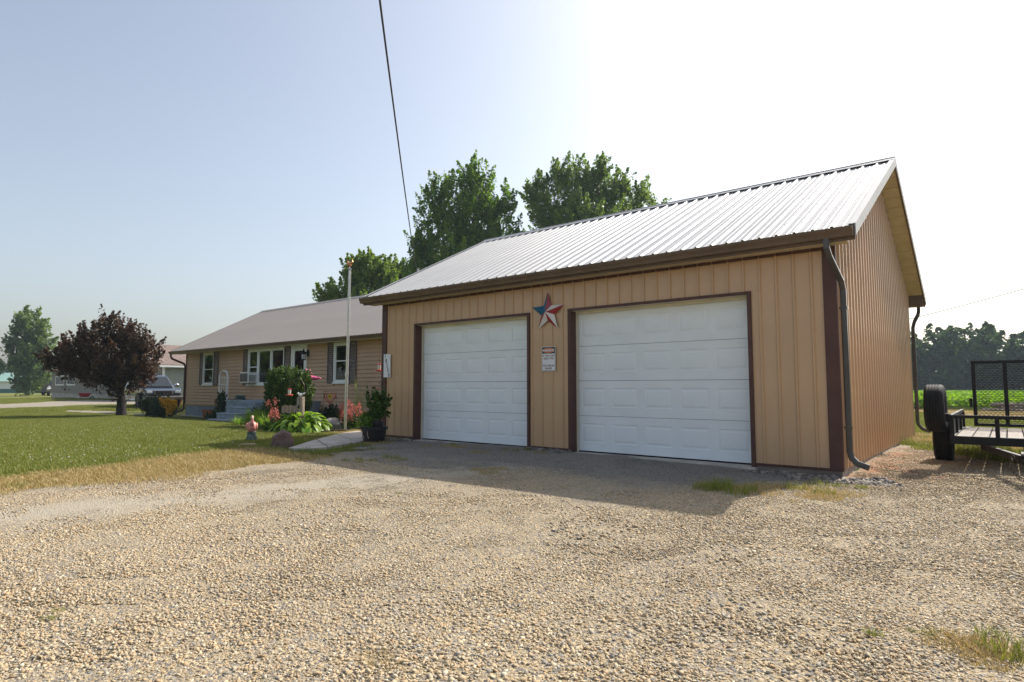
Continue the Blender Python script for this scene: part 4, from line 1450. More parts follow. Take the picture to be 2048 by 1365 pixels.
# ------------------------------------------------------------ neighbour's house
NX, NY0, NY1 = -53.7, 20.7, 34.0        # its side wall (seen nearly face on) and its front
NXL = -84.0
nb = empty('neighbour_house', (NX, NY0, 0), label='beige and sage house with brown shingle roof beyond the pickup', cat='house')
NZ0, NZE, NZR = 0.55, 2.95, 5.05
nb_open = [(-82.4, -79.4, 1.35, 2.45), (-78.4, -75.6, 1.35, 2.45), (-66.0, -64.9, 0.6, 2.7)]
CO2 = 0.24
for r_ in range(int(math.ceil((NZE - NZ0) / CO2))):
    z0 = NZ0 + CO2 * r_
    h = min(CO2, NZE - z0)
    for s, e in cut(NXL, NX - 0.1, z0, z0 + h, nb_open):
        link('siding_board', siding_piece(s, e, z0, h, MT['neigh_tan'], nb, NY0), nb, (s - NX, 0, z0))
    link('siding_board', siding_piece(NY0 + 0.1, NY1, z0, h, MT['neigh_green'], nb, NX, axis='y'), nb, (0, 0.1, z0))
mb = MB()
xs_ = [NXL] + [q for o in nb_open for q in (o[0], o[1])] + [NX - 0.02]
for i in range(0, len(xs_), 2):
    mb.box(xs_[i], xs_[i + 1], NY0 + 0.001, NY0 + 0.1, NZ0, NZE)
for o in nb_open:
    mb.box(o[0], o[1], NY0 + 0.001, NY0 + 0.1, NZ0, o[2]); mb.box(o[0], o[1], NY0 + 0.001, NY0 + 0.1, o[3], NZE)
mb.box(NX - 0.12, NX - 0.001, NY0 + 0.11, NY1, NZ0, NZE)
mb.build('wall', MT['neigh_tan'], nb)
MB().box(NXL, NX - 0.03, NY0 + 0.03, NY1, 0.0, NZ0).build('foundation', MT['concrete'], nb)
for o in nb_open:
    w = empty('window', ((o[0] + o[1]) / 2 - NX, 0, o[2])); w.parent = nb
    x0, x1, z0, z1 = o
    mb = MB()
    t = 0.14
    for a, b, c, d in ((x0, x0 + t, z0, z1), (x1 - t, x1, z0, z1), (x0 + t, x1 - t, z0, z0 + t), (x0 + t, x1 - t, z1 - t, z1)):
        mb.box(a, b, NY0 - 0.06, NY0 + 0.05, c, d)
    mb.build('window_frame', MT['white'], w)
    MB().box(x0 + t, x1 - t, NY0, NY0 + 0.02, z0 + t, z1 - t).build('pane', MT['auto_glass'], w)
# roof: eave along the side wall, ridge parallel to it, gable towards the front
NDX = 7.0
nro = empty('roof', (0, 0, 0)); nro.parent = nb
rise = NZR - NZE
tt = math.hypot(NDX + 0.5, rise)
aa = math.atan2(rise, NDX + 0.5)
n_row, n_colm = 12, 14
shm = MB().box(0, 0.30 * 3.2, 0, tt / n_row + 0.03, 0, 0.03).mesh('shingle', MT['shingle'])
for i in range(n_row):
    for j in range(n_colm):
        s = i * tt / n_row
        yv = NY0 - 0.4 + j * 0.98 + (0.48 if i % 2 else 0.0)
        o = link('shingle', shm, nro, (0.5 - s * math.cos(aa), yv - NY0, NZE + 0.02 + s * math.sin(aa) + 0.0), (aa - 0.012, 0, R(90)))
mb = MB()
mb.prism([(NX + 0.5, NZE - 0.03), (NX + 0.5, NZE + 0.01), (NX - NDX, NZR + 0.01), (NX - 2 * NDX - 0.5, NZE + 0.01), (NX - 2 * NDX - 0.5, NZE - 0.03), (NX - NDX, NZR - 0.05)], NY0 - 0.4, NY1 + 0.3, 'y')
mb.build('roof_deck', MT['shingle'], nro)
mb = MB().prism([(NY0 - 0.5, NZE - 0.02), (NY0 - 0.5, NZE + 0.03), (NY0 + 6.0, NZR - 0.25), (NY0 + 12.5, NZE)], NXL - 0.4, NX - NDX - 1.0, 'x')
mb.build('roof_wing', MT['shingle'], nro)
mb = MB().prism([(NX, NZE), (NX - NDX, NZR - 0.06), (NX - 2 * NDX, NZE)], NY0 + 0.02, NY0 + 0.08, 'y')
mb.build('gable_wall', MT['neigh_green'], nb)
MB().box(NX + 0.44, NX + 0.52, NY0 - 0.42, NY1 + 0.3, NZE - 0.16, NZE + 0.0).build('gutter', MT['white'], nb)
b = [(NX + 0.5, NY0 - 0.46, NZE - 0.15), (NX + 0.5, NY0 - 0.41, NZE - 0.15), (NX - NDX, NY0 - 0.41, NZR - 0.15), (NX - NDX, NY0 - 0.46, NZR - 0.15)]
MB().hexa(b, [(p[0], p[1], p[2] + 0.17) for p in b]).build('rake_board', MT['white'], nb)
MB().box(NX - 0.02, NX + 0.14, NY0 - 0.05, NY0 + 0.10, 0.25, NZE).build('downspout', MT['white'], nb)

# far shed with green wainscot
S0 = PW(0, 785.5, 122.0)
shed = empty('green_roofed_shed', (S0[0], S0[1], 0), label='distant white shed with green roof and green wainscot at left edge', cat='shed')
ux = Vector((_rt[0], _rt[1], 0)); uy = Vector((_fw[0], _fw[1], 0)).normalized()
shed.rotation_euler = (0, 0, math.atan2(ux.y, ux.x) + R(24))
k = px_size(122.0)
wl, hw, dl = 8.0, 2.35, 7.0
mb = MB().box(-0.5, wl, 0, dl, 0.85, hw); mb.prism([(0.0, hw), (dl, hw), (dl / 2, hw + 1.7)], -0.5, -0.45, 'x'); mb.build('wall', MT['shed_white'], shed, local=True)
MB().box(-0.53, wl + 0.03, -0.03, dl + 0.03, -0.2, 0.85).build('wainscot', MT['shed_green'], shed, local=True)
pm = MB().hexa([(0, -0.4, hw - 0.05), (0.52, -0.4, hw - 0.05), (0.52, dl / 2, hw + 1.75), (0, dl / 2, hw + 1.75)], [(0, -0.4, hw), (0.52, -0.4, hw), (0.52, dl / 2, hw + 1.8), (0, dl / 2, hw + 1.8)]).mesh('roof_panel', MT['shed_roof'])
for i in range(17):
    link('roof_panel', pm, shed, (-0.8 + 0.55 * i, 0, 0))
for xw in (2.0, 3.7):
    w = empty('window', (xw, 0, 1.0)); w.parent = shed
    mb = MB()
    for a, b_, c, d in ((0, 0.12, 0, 1.0), (1.08, 1.2, 0, 1.0), (0.12, 1.08, 0, 0.12), (0.12, 1.08, 0.88, 1.0)):
        mb.box(a, b_, -0.06, 0.02, c, d)
    mb.build('window_frame', MT['white'], w, local=True)
    MB().box(0.12, 1.08, -0.02, -0.005, 0.12, 0.88).build('pane', MT['auto_glass'], w, local=True)
# ------------------------------------------------------------ leaves, trees, shrubs
def leaf_quads(P, N, L, W, rng, curl=0.12):
    """one folded quad per leaf: P positions, N facing directions, L lengths, W widths"""
    n = len(P)
    N = N / np.linalg.norm(N, axis=1, keepdims=True)
    T = rng.normal(size=(n, 3))
    T -= (T * N).sum(1, keepdims=True) * N
    T /= np.linalg.norm(T, axis=1, keepdims=True) + 1e-9
    B = np.cross(N, T)
    L = np.broadcast_to(L, (n,))[:, None]
    W = np.broadcast_to(W, (n,))[:, None]
    v0 = P - T * L * 0.5
    v1 = P + B * W * 0.5 + N * L * curl
    v2 = P + T * L * 0.5
    v3 = P - B * W * 0.5 + N * L * curl
    V = np.stack([v0, v1, v2, v3], 1).reshape(-1, 3)
    Q = np.arange(4 * n).reshape(-1, 4)
    return V, Q


def crown_leaves(lobes, n_leaf, leaf, rng, clump=0.40, per=60, up=0.35, shell=2.4, tall=1.3, aspect=0.62, reach=1.0, zmin=0.02):
    """lobes: list of (centre, (rx, ry, rz)); leaves gathered on pointed shoots, mostly near the lobe's skin"""
    vol = np.array([l[1][0] * l[1][1] * l[1][2] for l in lobes]) ** 0.72
    cnt = np.maximum(1, (vol / vol.sum() * n_leaf / per).astype(int))
    Ps, Ns, Rn = [], [], []
    for (c, r), k in zip(lobes, cnt):
        d = rng.normal(size=(k, 3))
        d /= np.linalg.norm(d, axis=1, keepdims=True)
        rad = rng.rand(k, 1) ** (1 / shell) * reach
        cc = np.array(c) + d * rad * np.array(r)
        shade = rng.rand(k)
        for q in range(k):
            m = max(8, int(per * (0.5 + 1.0 * rng.rand())))
            s = clump * (0.6 + 0.8 * rng.rand())
            ax = d[q] * 0.55 + rng.normal(size=3) * 0.28 + np.array([0, 0, 0.75])
            ax /= np.linalg.norm(ax)
            t = rng.rand(m)
            g = rng.normal(size=(m, 3))
            g *= np.minimum(1.0, 1.6 / (np.linalg.norm(g, axis=1, keepdims=True) + 1e-6))
            off = g * s * 0.5 * (1.08 - t)[:, None] + np.outer((t - 0.45) * s * 2.0 * tall, ax)
            Ps.append(cc[q] + off)
            nn = d[q] * 0.5 + rng.normal(size=(m, 3)) * 0.75 + np.array([0, 0, up])
            Ns.append(nn)
            Rn.append(np.clip(0.45 * shade[q] + 0.2 * t + 0.4 * rng.rand(m), 0, 1))
    P, N, rn = np.concatenate(Ps), np.concatenate(Ns), np.concatenate(Rn)
    keep = P[:, 2] > zmin
    P, N, rn = P[keep], N[keep], rn[keep]
    L = leaf * (0.7 + 0.6 * rng.rand(len(P)))
    V, Q = leaf_quads(P, N, L, L * aspect, rng)
    return V, Q, rn


def px_lobes(spec, w, base_depth=0.75):
    """lobes from photo pixels at viewing distance w: (px, py, rx_px, ry_px[, depth offset m])"""
    out = []
    for s in spec:
        d = s[4] if len(s) > 4 else 0.0
        c = PW(s[0], s[1], w + d)
        k = px_size(w + d)
        rx, rz = s[2] * k, s[3] * k
        out.append((c, (rx * 0.95, rx * base_depth + 0.1, rz)))
    return out


def tree(name, base, lobes, n_leaf, leaf, lm, bark, seed, label, cat, group=None, r0=0.22, limbs=9, split=0.35, **kw):
    rng = np.random.RandomState(seed)
    base = Vector((base[0], base[1], base[2] if len(base) > 2 else 0.0))
    t = empty(name, base, label=label, cat=cat, group=group)
    V, Q, rn = crown_leaves(lobes, n_leaf, leaf, rng, **kw)
    V = V - np.array(base)
    cr = link('crown', fast_mesh('crown', V, Q, lm, rn), t)
    allc = np.array([l[0] for l in lobes])
    top = allc[:, 2].max()
    cen = allc.mean(0)
    mb = MB()
    fork = base.lerp(Vector((cen[0], cen[1], top)), split)
    fork.x, fork.y = base.x + (fork.x - base.x) * 0.5, base.y + (fork.y - base.y) * 0.5
    mb.tube([base - Vector((0, 0, 0.2)), base + Vector((0, 0, 0.12)), base.lerp(fork, 0.5) + Vector((0.04, 0.03, 0)), fork], r0, 10, scales=[1.45, 1.12, 0.95, 0.82])
    order = list(range(len(lobes)))
    for i in range(limbs):
        l = lobes[order[i % len(order)]]
        d = rng.normal(size=3); d[2] = abs(d[2]) * 0.6
        d /= np.linalg.norm(d)
        end = Vector(np.array(l[0]) + d * np.array(l[1]) * 0.55)
        st = base.lerp(fork, 0.75 + 0.25 * rng.rand())
        mid = st.lerp(end, 0.5) + Vector(rng.normal(size=3) * 0.12 * (end - st).length * 0.5)
        mb.tube([st, st.lerp(mid, 0.6), mid, end], r0 * (0.34 + 0.2 * rng.rand()), 7, scales=[1, 0.8, 0.55, 0.16])
        for _ in range(2):
            d = rng.normal(size=3); d[2] = abs(d[2])
            d /= np.linalg.norm(d)
            e2 = Vector(np.array(l[0]) + d * np.array(l[1]) * 0.8)
            mb.tube([mid, mid.lerp(e2, 0.5) + Vector(rng.normal(size=3) * 0.1), e2], r0 * 0.16, 5, scales=[1, 0.6, 0.15])
    mb.build('trunk', bark, t, smooth='all')
    return t


# tall maples behind the house and garage
tree('maple_tree', G(905, 775 + 1388 / 48.0), px_lobes([(935, 425, 56, 72), (900, 520, 80, 74), (985, 475, 50, 70, 1.0), (945, 362, 24, 34), (868, 415, 28, 44), (1010, 410, 20, 34, 0.5), (850, 560, 42, 56), (1030, 505, 28, 56, 1), (890, 385, 16, 30), (975, 365, 13, 30), (915, 600, 100, 60), (842, 485, 24, 32)], 48.0), 80000, 0.22, MT['leaf_maple'], MT['bark'], 3, 'dense dark green tree directly left of the garage ridge', 'tree', 'trees behind the house', r0=0.42, limbs=14, clump=0.62, per=90, tall=1.25, shell=2.8, reach=1.12)
tree('maple_tree', G(1150, 775 + 1388 / 50.0), px_lobes([(1110, 405, 52, 66), (1190, 392, 56, 58, 1), (1262, 412, 40, 44, 1), (1072, 385, 24, 42), (1203, 340, 15, 28), (1160, 358, 28, 36), (1243, 362, 17, 30), (1312, 412, 18, 24, 1), (1125, 352, 20, 30), (1170, 470, 120, 60), (1287, 388, 13, 22)], 50.0), 56000, 0.22, MT['leaf_light'], MT['bark'], 4, 'airy light green tree rising behind the middle of the garage roof', 'tree', 'trees behind the house', r0=0.36, limbs=16, clump=0.60, per=90, tall=1.25, shell=2.8, reach=1.12)
tree('maple_tree', G(735, 775 + 1388 / 38.0), px_lobes([(735, 548, 36, 32), (702, 548, 22, 28), (762, 543, 22, 26), (690, 582, 40, 22), (650, 592, 22, 12), (770, 577, 30, 36), (746, 518, 17, 17), (648, 580, 8, 9), (715, 524, 10, 16), (730, 620, 80, 40)], 38.0), 24000, 0.20, MT['leaf_light'], MT['bark'], 5, 'smaller bright green tree behind the flagpole, left of the others', 'tree', 'trees behind the house', r0=0.26, limbs=10, clump=0.34, per=60, tall=1.5, shell=3.0)
tree('maple_tree', G(800, 775 + 1388 / 52.0), px_lobes([(795, 550, 18, 30), (815, 560, 22, 36), (790, 585, 28, 36)], 52.0), 8000, 0.24, MT['leaf_light'], MT['bark'], 6, 'low bright tree seen in the gap above the garage roof corner', 'tree', 'trees behind the house', r0=0.2, limbs=6, clump=0.45, per=60)
# purple-leaved plum on the lawn
tree('purple_plum_tree', G(242, 833), px_lobes([(210, 705, 56, 52), (160, 715, 46, 44), (265, 715, 46, 50), (120, 720, 32, 26), (230, 665, 34, 32), (180, 675, 32, 28), (290, 700, 26, 40), (228, 752, 58, 28), (285, 745, 30, 32), (150, 736, 40, 16), (212, 640, 12, 16), (255, 668, 20, 22), (105, 712, 18, 12), (150, 690, 24, 20), (245, 780, 20, 18)], 24.1, 0.9), 34000, 0.095, MT['leaf_plum'], MT['dark_bark'], 7, 'round purple-leaved plum tree with a short dark trunk on the lawn', 'tree', r0=0.16, limbs=16, split=0.30, clump=0.25, per=70, tall=1.25, shell=2.6, reach=1.05)
# tall tree beyond the neighbour's drive
tree('tall_green_tree', G(55, 791.5), px_lobes([(58, 660, 30, 34), (62, 635, 24, 18), (45, 700, 32, 34), (70, 705, 34, 30), (30, 725, 26, 24), (60, 745, 38, 28), (85, 670, 16, 22), (90, 735, 24, 24), (28, 680, 14, 16), (35, 655, 14, 12), (95, 690, 12, 14), (55, 770, 30, 14)], 80.0, 0.85), 15000, 0.36, MT['leaf_far'], MT['bark'], 8, 'tall loose green tree at far left, across the gravel drive', 'tree', r0=0.3, limbs=12, clump=0.8, per=50, tall=0.9, shell=2.6, reach=1.06)


# front-yard tree out of the frame: the windows mirror it
tan_bark = mat('tan_bark', (0.34, 0.23, 0.14), 0.9, var=0.2, vscale=8)
for (tx, ty, sd, lb) in ((-43.5, -1.5, 9, 'leafy front-yard tree mirrored in the picture window'), (-54.5, 1.0, 10, 'leafy front-yard tree mirrored in the left house window'), (-38.0, -9.5, 12, 'leafy front-yard tree mirrored in the right house window')):
    tree('front_yard_tree', (tx, ty, 0), [((tx, ty, 6.4), (4.2, 4.2, 2.8)), ((tx + 2.2, ty + 1.8, 4.2), (2.8, 2.6, 2.2)), ((tx - 2.2, ty - 1.8, 4.4), (2.8, 2.8, 2.2)), ((tx - 2.6, ty + 2.2, 4.8), (2.6, 2.6, 2.2)), ((tx + 2.6, ty - 2.6, 4.6), (2.8, 2.8, 2.2))], 14000, 0.40, MT['leaf_light'], tan_bark, sd, lb, 'tree', 'front-yard trees outside the frame', r0=0.40, limbs=9, clump=0.9, per=50, shell=2.2)


def far_woods(name, xs, depth, seed, hmean, mat_, label):
    rng = np.random.RandomState(seed)
    lobes = []
    for x, y in xs:
        for k in range(depth):
            h = hmean * (0.91 + 0.16 * rng.rand())
            cx, cy = x + rng.normal() * 1.2, y + k * 5.0 + rng.rand() * 2
            r = 2.2 + 1.6 * rng.rand()
            lobes.append(((cx, cy, h - r * 1.1), (r, r, r * 1.15)))
            lobes.append(((cx + rng.normal(), cy - 1.2, h * 0.48), (r * 1.25, r, h * 0.34)))
            lobes.append(((cx + rng.normal(), cy - 1.8, h * 0.18), (r * 1.3, r, h * 0.22)))
    V, Q, rn = crown_leaves(lobes, 170000, 0.85, rng, clump=1.25, per=60, tall=0.6, shell=2.2, reach=1.05)
    o = link(name, fast_mesh(name, V, Q, mat_, rn))
    return tag(o, label, 'woods', kind='stuff')


rngw = np.random.RandomState(20)
far_woods('far_woods', [(-46 + 2.4 * i + rngw.normal() * 0.6, 119 + rngw.rand() * 3) for i in range(34)], 3, 21, 10.8, MT['leaf_wood'], 'dark hazy belt of woodland beyond the crop field')
b0 = PW(0, 760, 190)
far_woods('far_woods', [(b0[0] - 30 + 6 * i, b0[1] - 26 + 6 * i) for i in range(12)], 1, 22, 9.5, MT['leaf_wood'], 'hazy distant trees behind the green roofed shed')


def shrub(name, lobes, n, leaf, lm, label, cat, seed, group=None, base=None, stems=True, **kw):
    rng = np.random.RandomState(seed)
    c = np.mean([l[0] for l in lobes], axis=0)
    base = Vector((c[0], c[1], float(hgt(c[0], c[1])))) if base is None else Vector(base)
    t = empty(name, base, label=label, cat=cat, group=group)
    V, Q, rn = crown_leaves(lobes, n, leaf, rng, zmin=base.z + 0.02 if base.z < 0.05 else -9, **kw)
    link('foliage', fast_mesh('foliage', V - np.array(base), Q, lm, rn), t)
    if stems:
        mb = MB()
        for i in range(7):
            l = lobes[i % len(lobes)]
            e = Vector(np.array(l[0]) + rng.normal(size=3) * np.array(l[1]) * 0.4)
            e.z = max(e.z, 0.1)
            b = base + Vector((rng.normal() * 0.05, rng.normal() * 0.05, -0.03))
            mb.tube([b, b.lerp(e, 0.5) + Vector((0, 0, 0.05)), e], 0.014, 5, scales=[1, 0.7, 0.25])
        mb.build('stem', MT['bark'], t)
    return t


def blades(base, n, length, spread, width, rng, droop=0.6, segs=4):
    """strap leaves that arch outwards: returns V, Q, rnd"""
    Vs, Qs, rn = [], [], []
    b = 0
    for i in range(n):
        a = rng.rand() * 2 * math.pi
        L = length * (0.6 + 0.6 * rng.rand())
        sp = spread * (0.25 + 0.9 * rng.rand())
        d = np.array([math.cos(a), math.sin(a), 0])
        s = np.array([-math.sin(a), math.cos(a), 0])
        o = np.array(base) + d * rng.rand() * 0.10 * spread * 2 + s * rng.normal() * 0.03
        for k in range(segs + 1):
            t = k / segs
            p = o + d * sp * t ** 1.3 + np.array([0, 0, L * (t - droop * t * t * (sp / max(spread, 1e-6)))])
            w = width * (1 - t ** 2.2) * (0.5 + 0.5 * min(1, t * 4)) + 0.0008
            Vs += [p - s * w / 2, p + s * w / 2]
        for k in range(segs):
            Qs.append((b + 2 * k, b + 2 * k + 1, b + 2 * k + 3, b + 2 * k + 2))
            rn.append(rng.rand())
        b += 2 * (segs + 1)
    return np.array(Vs), np.array(Qs), np.array(rn)


def broad_leaf(o, d, L, W, rise, droop, rng):
    """one ribbed, folded leaf blade (hosta) as a strip of quads"""
    s = np.array([-d[1], d[0], 0])
    V, Q = [], []
    n = 5
    for k in range(n + 1):
        t = k / n
        p = o + d * L * t + np.array([0, 0, rise * t - droop * t * t])
        w = W * math.sin(math.pi * min(1, 0.08 + 0.92 * t) ** 0.8) * 0.5 + 0.002
        V += [p - s * w + np.array([0, 0, 0.25 * w]), p, p + s * w + np.array([0, 0, 0.25 * w])]
    for k in range(n):
        Q += [(3 * k, 3 * k + 1, 3 * k + 4, 3 * k + 3), (3 * k + 1, 3 * k + 2, 3 * k + 5, 3 * k + 4)]
    return np.array(V), np.array(Q)


def hosta(name, base, R_, H, label, seed, n=120, L=0.26, W=0.16, lm=None, parts=True):
    rng = np.random.RandomState(seed)
    t = empty(name, base, label=label, cat='plant')
    lm = lm or MT['leaf_hosta']
    for i in range(n):
        a = rng.rand() * 2 * math.pi
        q = math.sqrt(rng.rand())
        d = np.array([math.cos(a), math.sin(a), 0])
        o = d * q * R_ * 0.72 + np.array([0, 0, H * (1 - 0.65 * q * q) * (0.35 + 0.65 * rng.rand())])
        V, Q = broad_leaf(np.zeros(3), d, L * (0.7 + 0.6 * rng.rand()), W * (0.65 + 0.6 * rng.rand()), 0.16 * (1 - q) + 0.10 * rng.rand(), 0.12 + 0.26 * rng.rand() * (0.4 + q), rng)
        me = fast_mesh('leaf', V, Q, lm, np.full(len(Q), rng.rand()), smooth=True)
        link('leaf', me, t, tuple(o))
    mb = MB()
    for i in range(24):
        a = rng.rand() * 6.28
        q = rng.rand()
        mb.tube([(0, 0, -0.02), (0.2 * R_ * q * math.cos(a), 0.2 * R_ * q * math.sin(a), H * 0.4), (0.6 * R_ * q * math.cos(a), 0.6 * R_ * q * math.sin(a), H * (0.85 - 0.4 * q))], 0.008, 5)
    mb.build('stalk', MT['leaf_bright'], t, local=True)
    return t


def blade_plant(name, base, n, length, spread, width, label, seed, lm=None, group=None, droop=0.6, cat='plant'):
    rng = np.random.RandomState(seed)
    V, Q, rn = blades((0, 0, 0), n, length, spread, width, rng, droop)
    o = link(name, fast_mesh(name, V, Q, lm or MT['leaf_lily'], rn, smooth=True), None, tuple(base))
    return tag(o, label, cat, group)
# ------------------------------------------------------------ garden and yard things
def lob(x, y, Y, rx, rz, ry=None):
    """ellipsoid from photo pixels, standing in the plane Y = const"""
    c = PY(x, y, Y)
    w = float((c - _C) @ _fw)
    k = px_size(w)
    return (c, (rx * k, (ry if ry else rx * k), rz * k))


# big arborvitae before the porch
arb_Y = 9.7
shrub('arborvitae_bush', [lob(575, 800, arb_Y, 42, 44), (lob(570, 770, arb_Y, 36, 34)), lob(598, 785, arb_Y, 24, 48, 0.4), lob(560, 830, arb_Y, 30, 16), lob(585, 835, arb_Y, 32, 14)], 80000, 0.05, MT['leaf_arb'], 'large rounded evergreen bush hiding part of the porch and door', 'bush', 31, clump=0.11, per=60, tall=1.0, shell=4.5, up=0.9, reach=1.0)
# shrub by the trellis, low juniper, dark shrub under the heart sign
shrub('conical_shrub', [lob(440, 815, 11.6, 11, 22), lob(444, 795, 11.6, 7, 14), lob(436, 830, 11.6, 10, 12)], 6000, 0.05, MT['leaf_shrub'], 'narrow dark shrub in front of the white trellis', 'shrub', 32, clump=0.10, per=50)
shrub('low_juniper', [lob(425, 838, 11.0, 14, 12), lob(415, 843, 11.0, 8, 8), lob(436, 832, 11.1, 8, 12)], 4500, 0.05, MT['leaf_shrub'], 'low grey-green shrub left of the porch steps', 'shrub', 33, clump=0.10, per=50)
shrub('dark_round_shrub', [lob(662, 832, 10.8, 20, 17), lob(648, 838, 10.8, 10, 12), lob(676, 840, 10.8, 10, 12)], 7000, 0.05, MT['leaf_shrub'], 'dark green shrub below the red heart sign', 'shrub', 34, clump=0.11, per=50)
shrub('green_foundation_shrub', [lob(520, 835, 10.7, 14, 14), lob(508, 842, 10.6, 10, 9)], 3500, 0.06, MT['leaf_shrub'], 'small shrub against the porch wall beside the steps', 'shrub', 35, clump=0.10, per=40)
# golden shrub at the house corner
gb = shrub('golden_leaved_shrub', [lob(318, 812, 10.4, 26, 16), lob(300, 815, 10.4, 16, 14), lob(325, 822, 10.4, 26, 10)], 9000, 0.075, MT['leaf_shrub'], 'green and yellow shrub at the left corner of the house', 'shrub', 36, clump=0.16, per=45)
rng = np.random.RandomState(37)
V, Q, rn = crown_leaves([lob(345, 812, 10.35, 8, 9), lob(330, 805, 10.3, 7, 6), lob(338, 822, 10.3, 6, 6)], 1500, 0.085, rng, clump=0.10, per=30)
link('golden_foliage', fast_mesh('golden_foliage', V - np.array(gb.location), Q, MT['bloom_yellow'], rn), gb)
shrub('pink_flower_clump', [lob(355, 806, 14.4, 10, 6)], 700, 0.09, MT['bloom_pink'], 'pink flowers showing behind the house corner', 'flowers', 38, clump=0.12, per=30)

# hosta, daylilies and other border plants
hosta('hosta_plant', tuple(G(603, 866)), 0.84, 0.52, 'wide chartreuse hosta beside the concrete walk', 41, n=230)
blade_plant('daylily_clump', G(508, 858), 260, 0.70, 0.55, 0.026, 'arching bright daylily clump behind the pink goose', 42, group='daylily clumps')
blade_plant('daylily_clump', G(535, 862), 200, 0.56, 0.50, 0.022, 'lower daylily clump between the goose and the hosta', 43, group='daylily clumps')
blade_plant('daylily_clump', G(478, 852), 90, 0.42, 0.40, 0.018, 'small daylily clump at the foot of the steps', 44, group='daylily clumps')
blade_plant('striped_grass_clump', G(701, 862), 110, 0.34, 0.30, 0.024, 'short yellow-green leaf clump between the flagpole and the pot', 45)
blade_plant('tall_grass_clump', G(716, 858), 60, 1.5, 0.28, 0.008, 'wispy tall grass below the shuttered window', 46, lm=MT['leaf_light'], droop=0.15)


def plume_plant(name, base, n, H, spread, label, seed, group=None):
    rng = np.random.RandomState(seed)
    t = empty(name, tuple(base), label=label, cat='flowers', group=group)
    mb = MB()
    Ps = []
    for i in range(n):
        a = rng.rand() * 6.28
        r_ = spread * math.sqrt(rng.rand())
        h = H * (0.45 + 0.6 * rng.rand())
        e = np.array([r_ * math.cos(a), r_ * math.sin(a), h])
        mb.tube([(0.1 * e[0], 0.1 * e[1], -0.02), (0.7 * e[0], 0.7 * e[1], h * 0.55), tuple(e)], 0.004, 4)
        m = 46
        tt = rng.rand(m)
        q = np.outer(1.1 - tt, np.ones(3)) * rng.normal(size=(m, 3)) * 0.05 + e + np.outer(tt - 0.6, [0, 0, 1]) * 0.16
        Ps.append(q)
    P = np.concatenate(Ps)
    V, Q = leaf_quads(P, rng.normal(size=P.shape), 0.032, 0.026, rng)
    link('plume', fast_mesh('plume', V, Q, MT['bloom_pink'], rng.rand(len(Q))), t)['kind'] = 'stuff'
    mb.build('stem', MT['leaf_shrub'], t, local=True)
    V, Q, rn = crown_leaves([((0, 0, H * 0.25), (spread * 1.1, spread * 1.1, H * 0.28))], 900, 0.06, rng, clump=0.09, per=30)
    link('foliage', fast_mesh('foliage', V, Q, MT['leaf_pot'], rn), t)
    return t


plume_plant('astilbe_plant', G(705, 862), 26, 0.72, 0.32, 'coral pink feathery flowers right of the flagpole', 51)
plume_plant('astilbe_plant', G(688, 858), 9, 0.62, 0.14, 'few coral pink plumes just left of the flagpole', 52)
plume_plant('astilbe_plant', G(549, 866), 12, 0.80, 0.18, 'coral pink plumes in front of the evergreen bush', 53)


def rock(name, base, size, mat_, label, seed, rough=0.18, cut_top=None, yaw=0.0):
    rng = np.random.RandomState(seed)
    bm = bmesh.new()
    bmesh.ops.create_icosphere(bm, subdivisions=3, radius=1.0)
    planes = [(Vector(rng.normal(size=3)).normalized(), 0.62 + 0.25 * rng.rand()) for _ in range(11)]
    for v in bm.verts:
        for n, d in planes:
            e = v.co.dot(n) - d
            if e > 0:
                v.co -= n * e * 0.92
        v.co += Vector(rng.normal(size=3)) * rough * 0.06
        v.co = Vector((v.co.x * size[0], v.co.y * size[1], v.co.z * size[2]))
    me = bpy.data.meshes.new(name)
    bm.to_mesh(me); bm.free()
    me.materials.append(mat_)
    me.shade_smooth(); me.set_sharp_from_angle(angle=R(24))
    o = link(name, me, None, (base[0], base[1], base[2] if len(base) > 2 else 0), (0, 0, yaw))
    return tag(o, label, 'rock')


# upright red boulder: a faceted slab with a peaked top
bo = G(565, 897)
bk = px_size(float((bo - _C) @ _fw))
ob = MB()
prof0 = [(-19, 0), (20, 0), (19.5, 18), (14, 31), (1, 39), (-10, 33), (-18.5, 26), (-20, 10)]
ctr = (0, 17)
ring_s = [(0.86, -0.16), (1.0, -0.09), (1.02, 0.06), (0.82, 0.16)]
vs, n = [], len(prof0)
for s, dy in ring_s:
    vs += [((ctr[0] + (x_ - ctr[0]) * s) * bk, dy, max(-0.06, (ctr[1] + (y_ - ctr[1]) * s) * bk - 0.02)) for x_, y_ in prof0]
fs = [tuple(range(n))[::-1], tuple(range(3 * n, 4 * n))] + [(k * n + i, k * n + (i + 1) % n, (k + 1) * n + (i + 1) % n, (k + 1) * n + i) for k in range(3) for i in range(n)]
ob.add(vs, fs)
me = ob.mesh('red_boulder', MT['rock_red'])
bm = bmesh.new(); bm.from_mesh(me)
bmesh.ops.triangulate(bm, faces=[f for f in bm.faces if len(f.verts) > 4])
bmesh.ops.subdivide_edges(bm, edges=bm.edges, cuts=3, use_grid_fill=True)
rng = np.random.RandomState(61)
for v in bm.verts:
    v.co += Vector(rng.normal(size=3)) * 0.006
bm.to_mesh(me); bm.free()
me.shade_smooth(); me.set_sharp_from_angle(angle=R(28))
boulder = tag(link('red_boulder', me, None, (bo[0], bo[1], 0.0), (0, 0, R(58))), 'upright reddish boulder with a peaked top at the lawn corner', 'rock')
q = G(668, 862)
rock('slanted_flat_rock', (q[0], q[1], 0.12), (0.42, 0.22, 0.22), MT['rock_grey'], 'slanted pale grey rock left of the flagpole foot', 62, yaw=0.5)
q = G(645, 860)
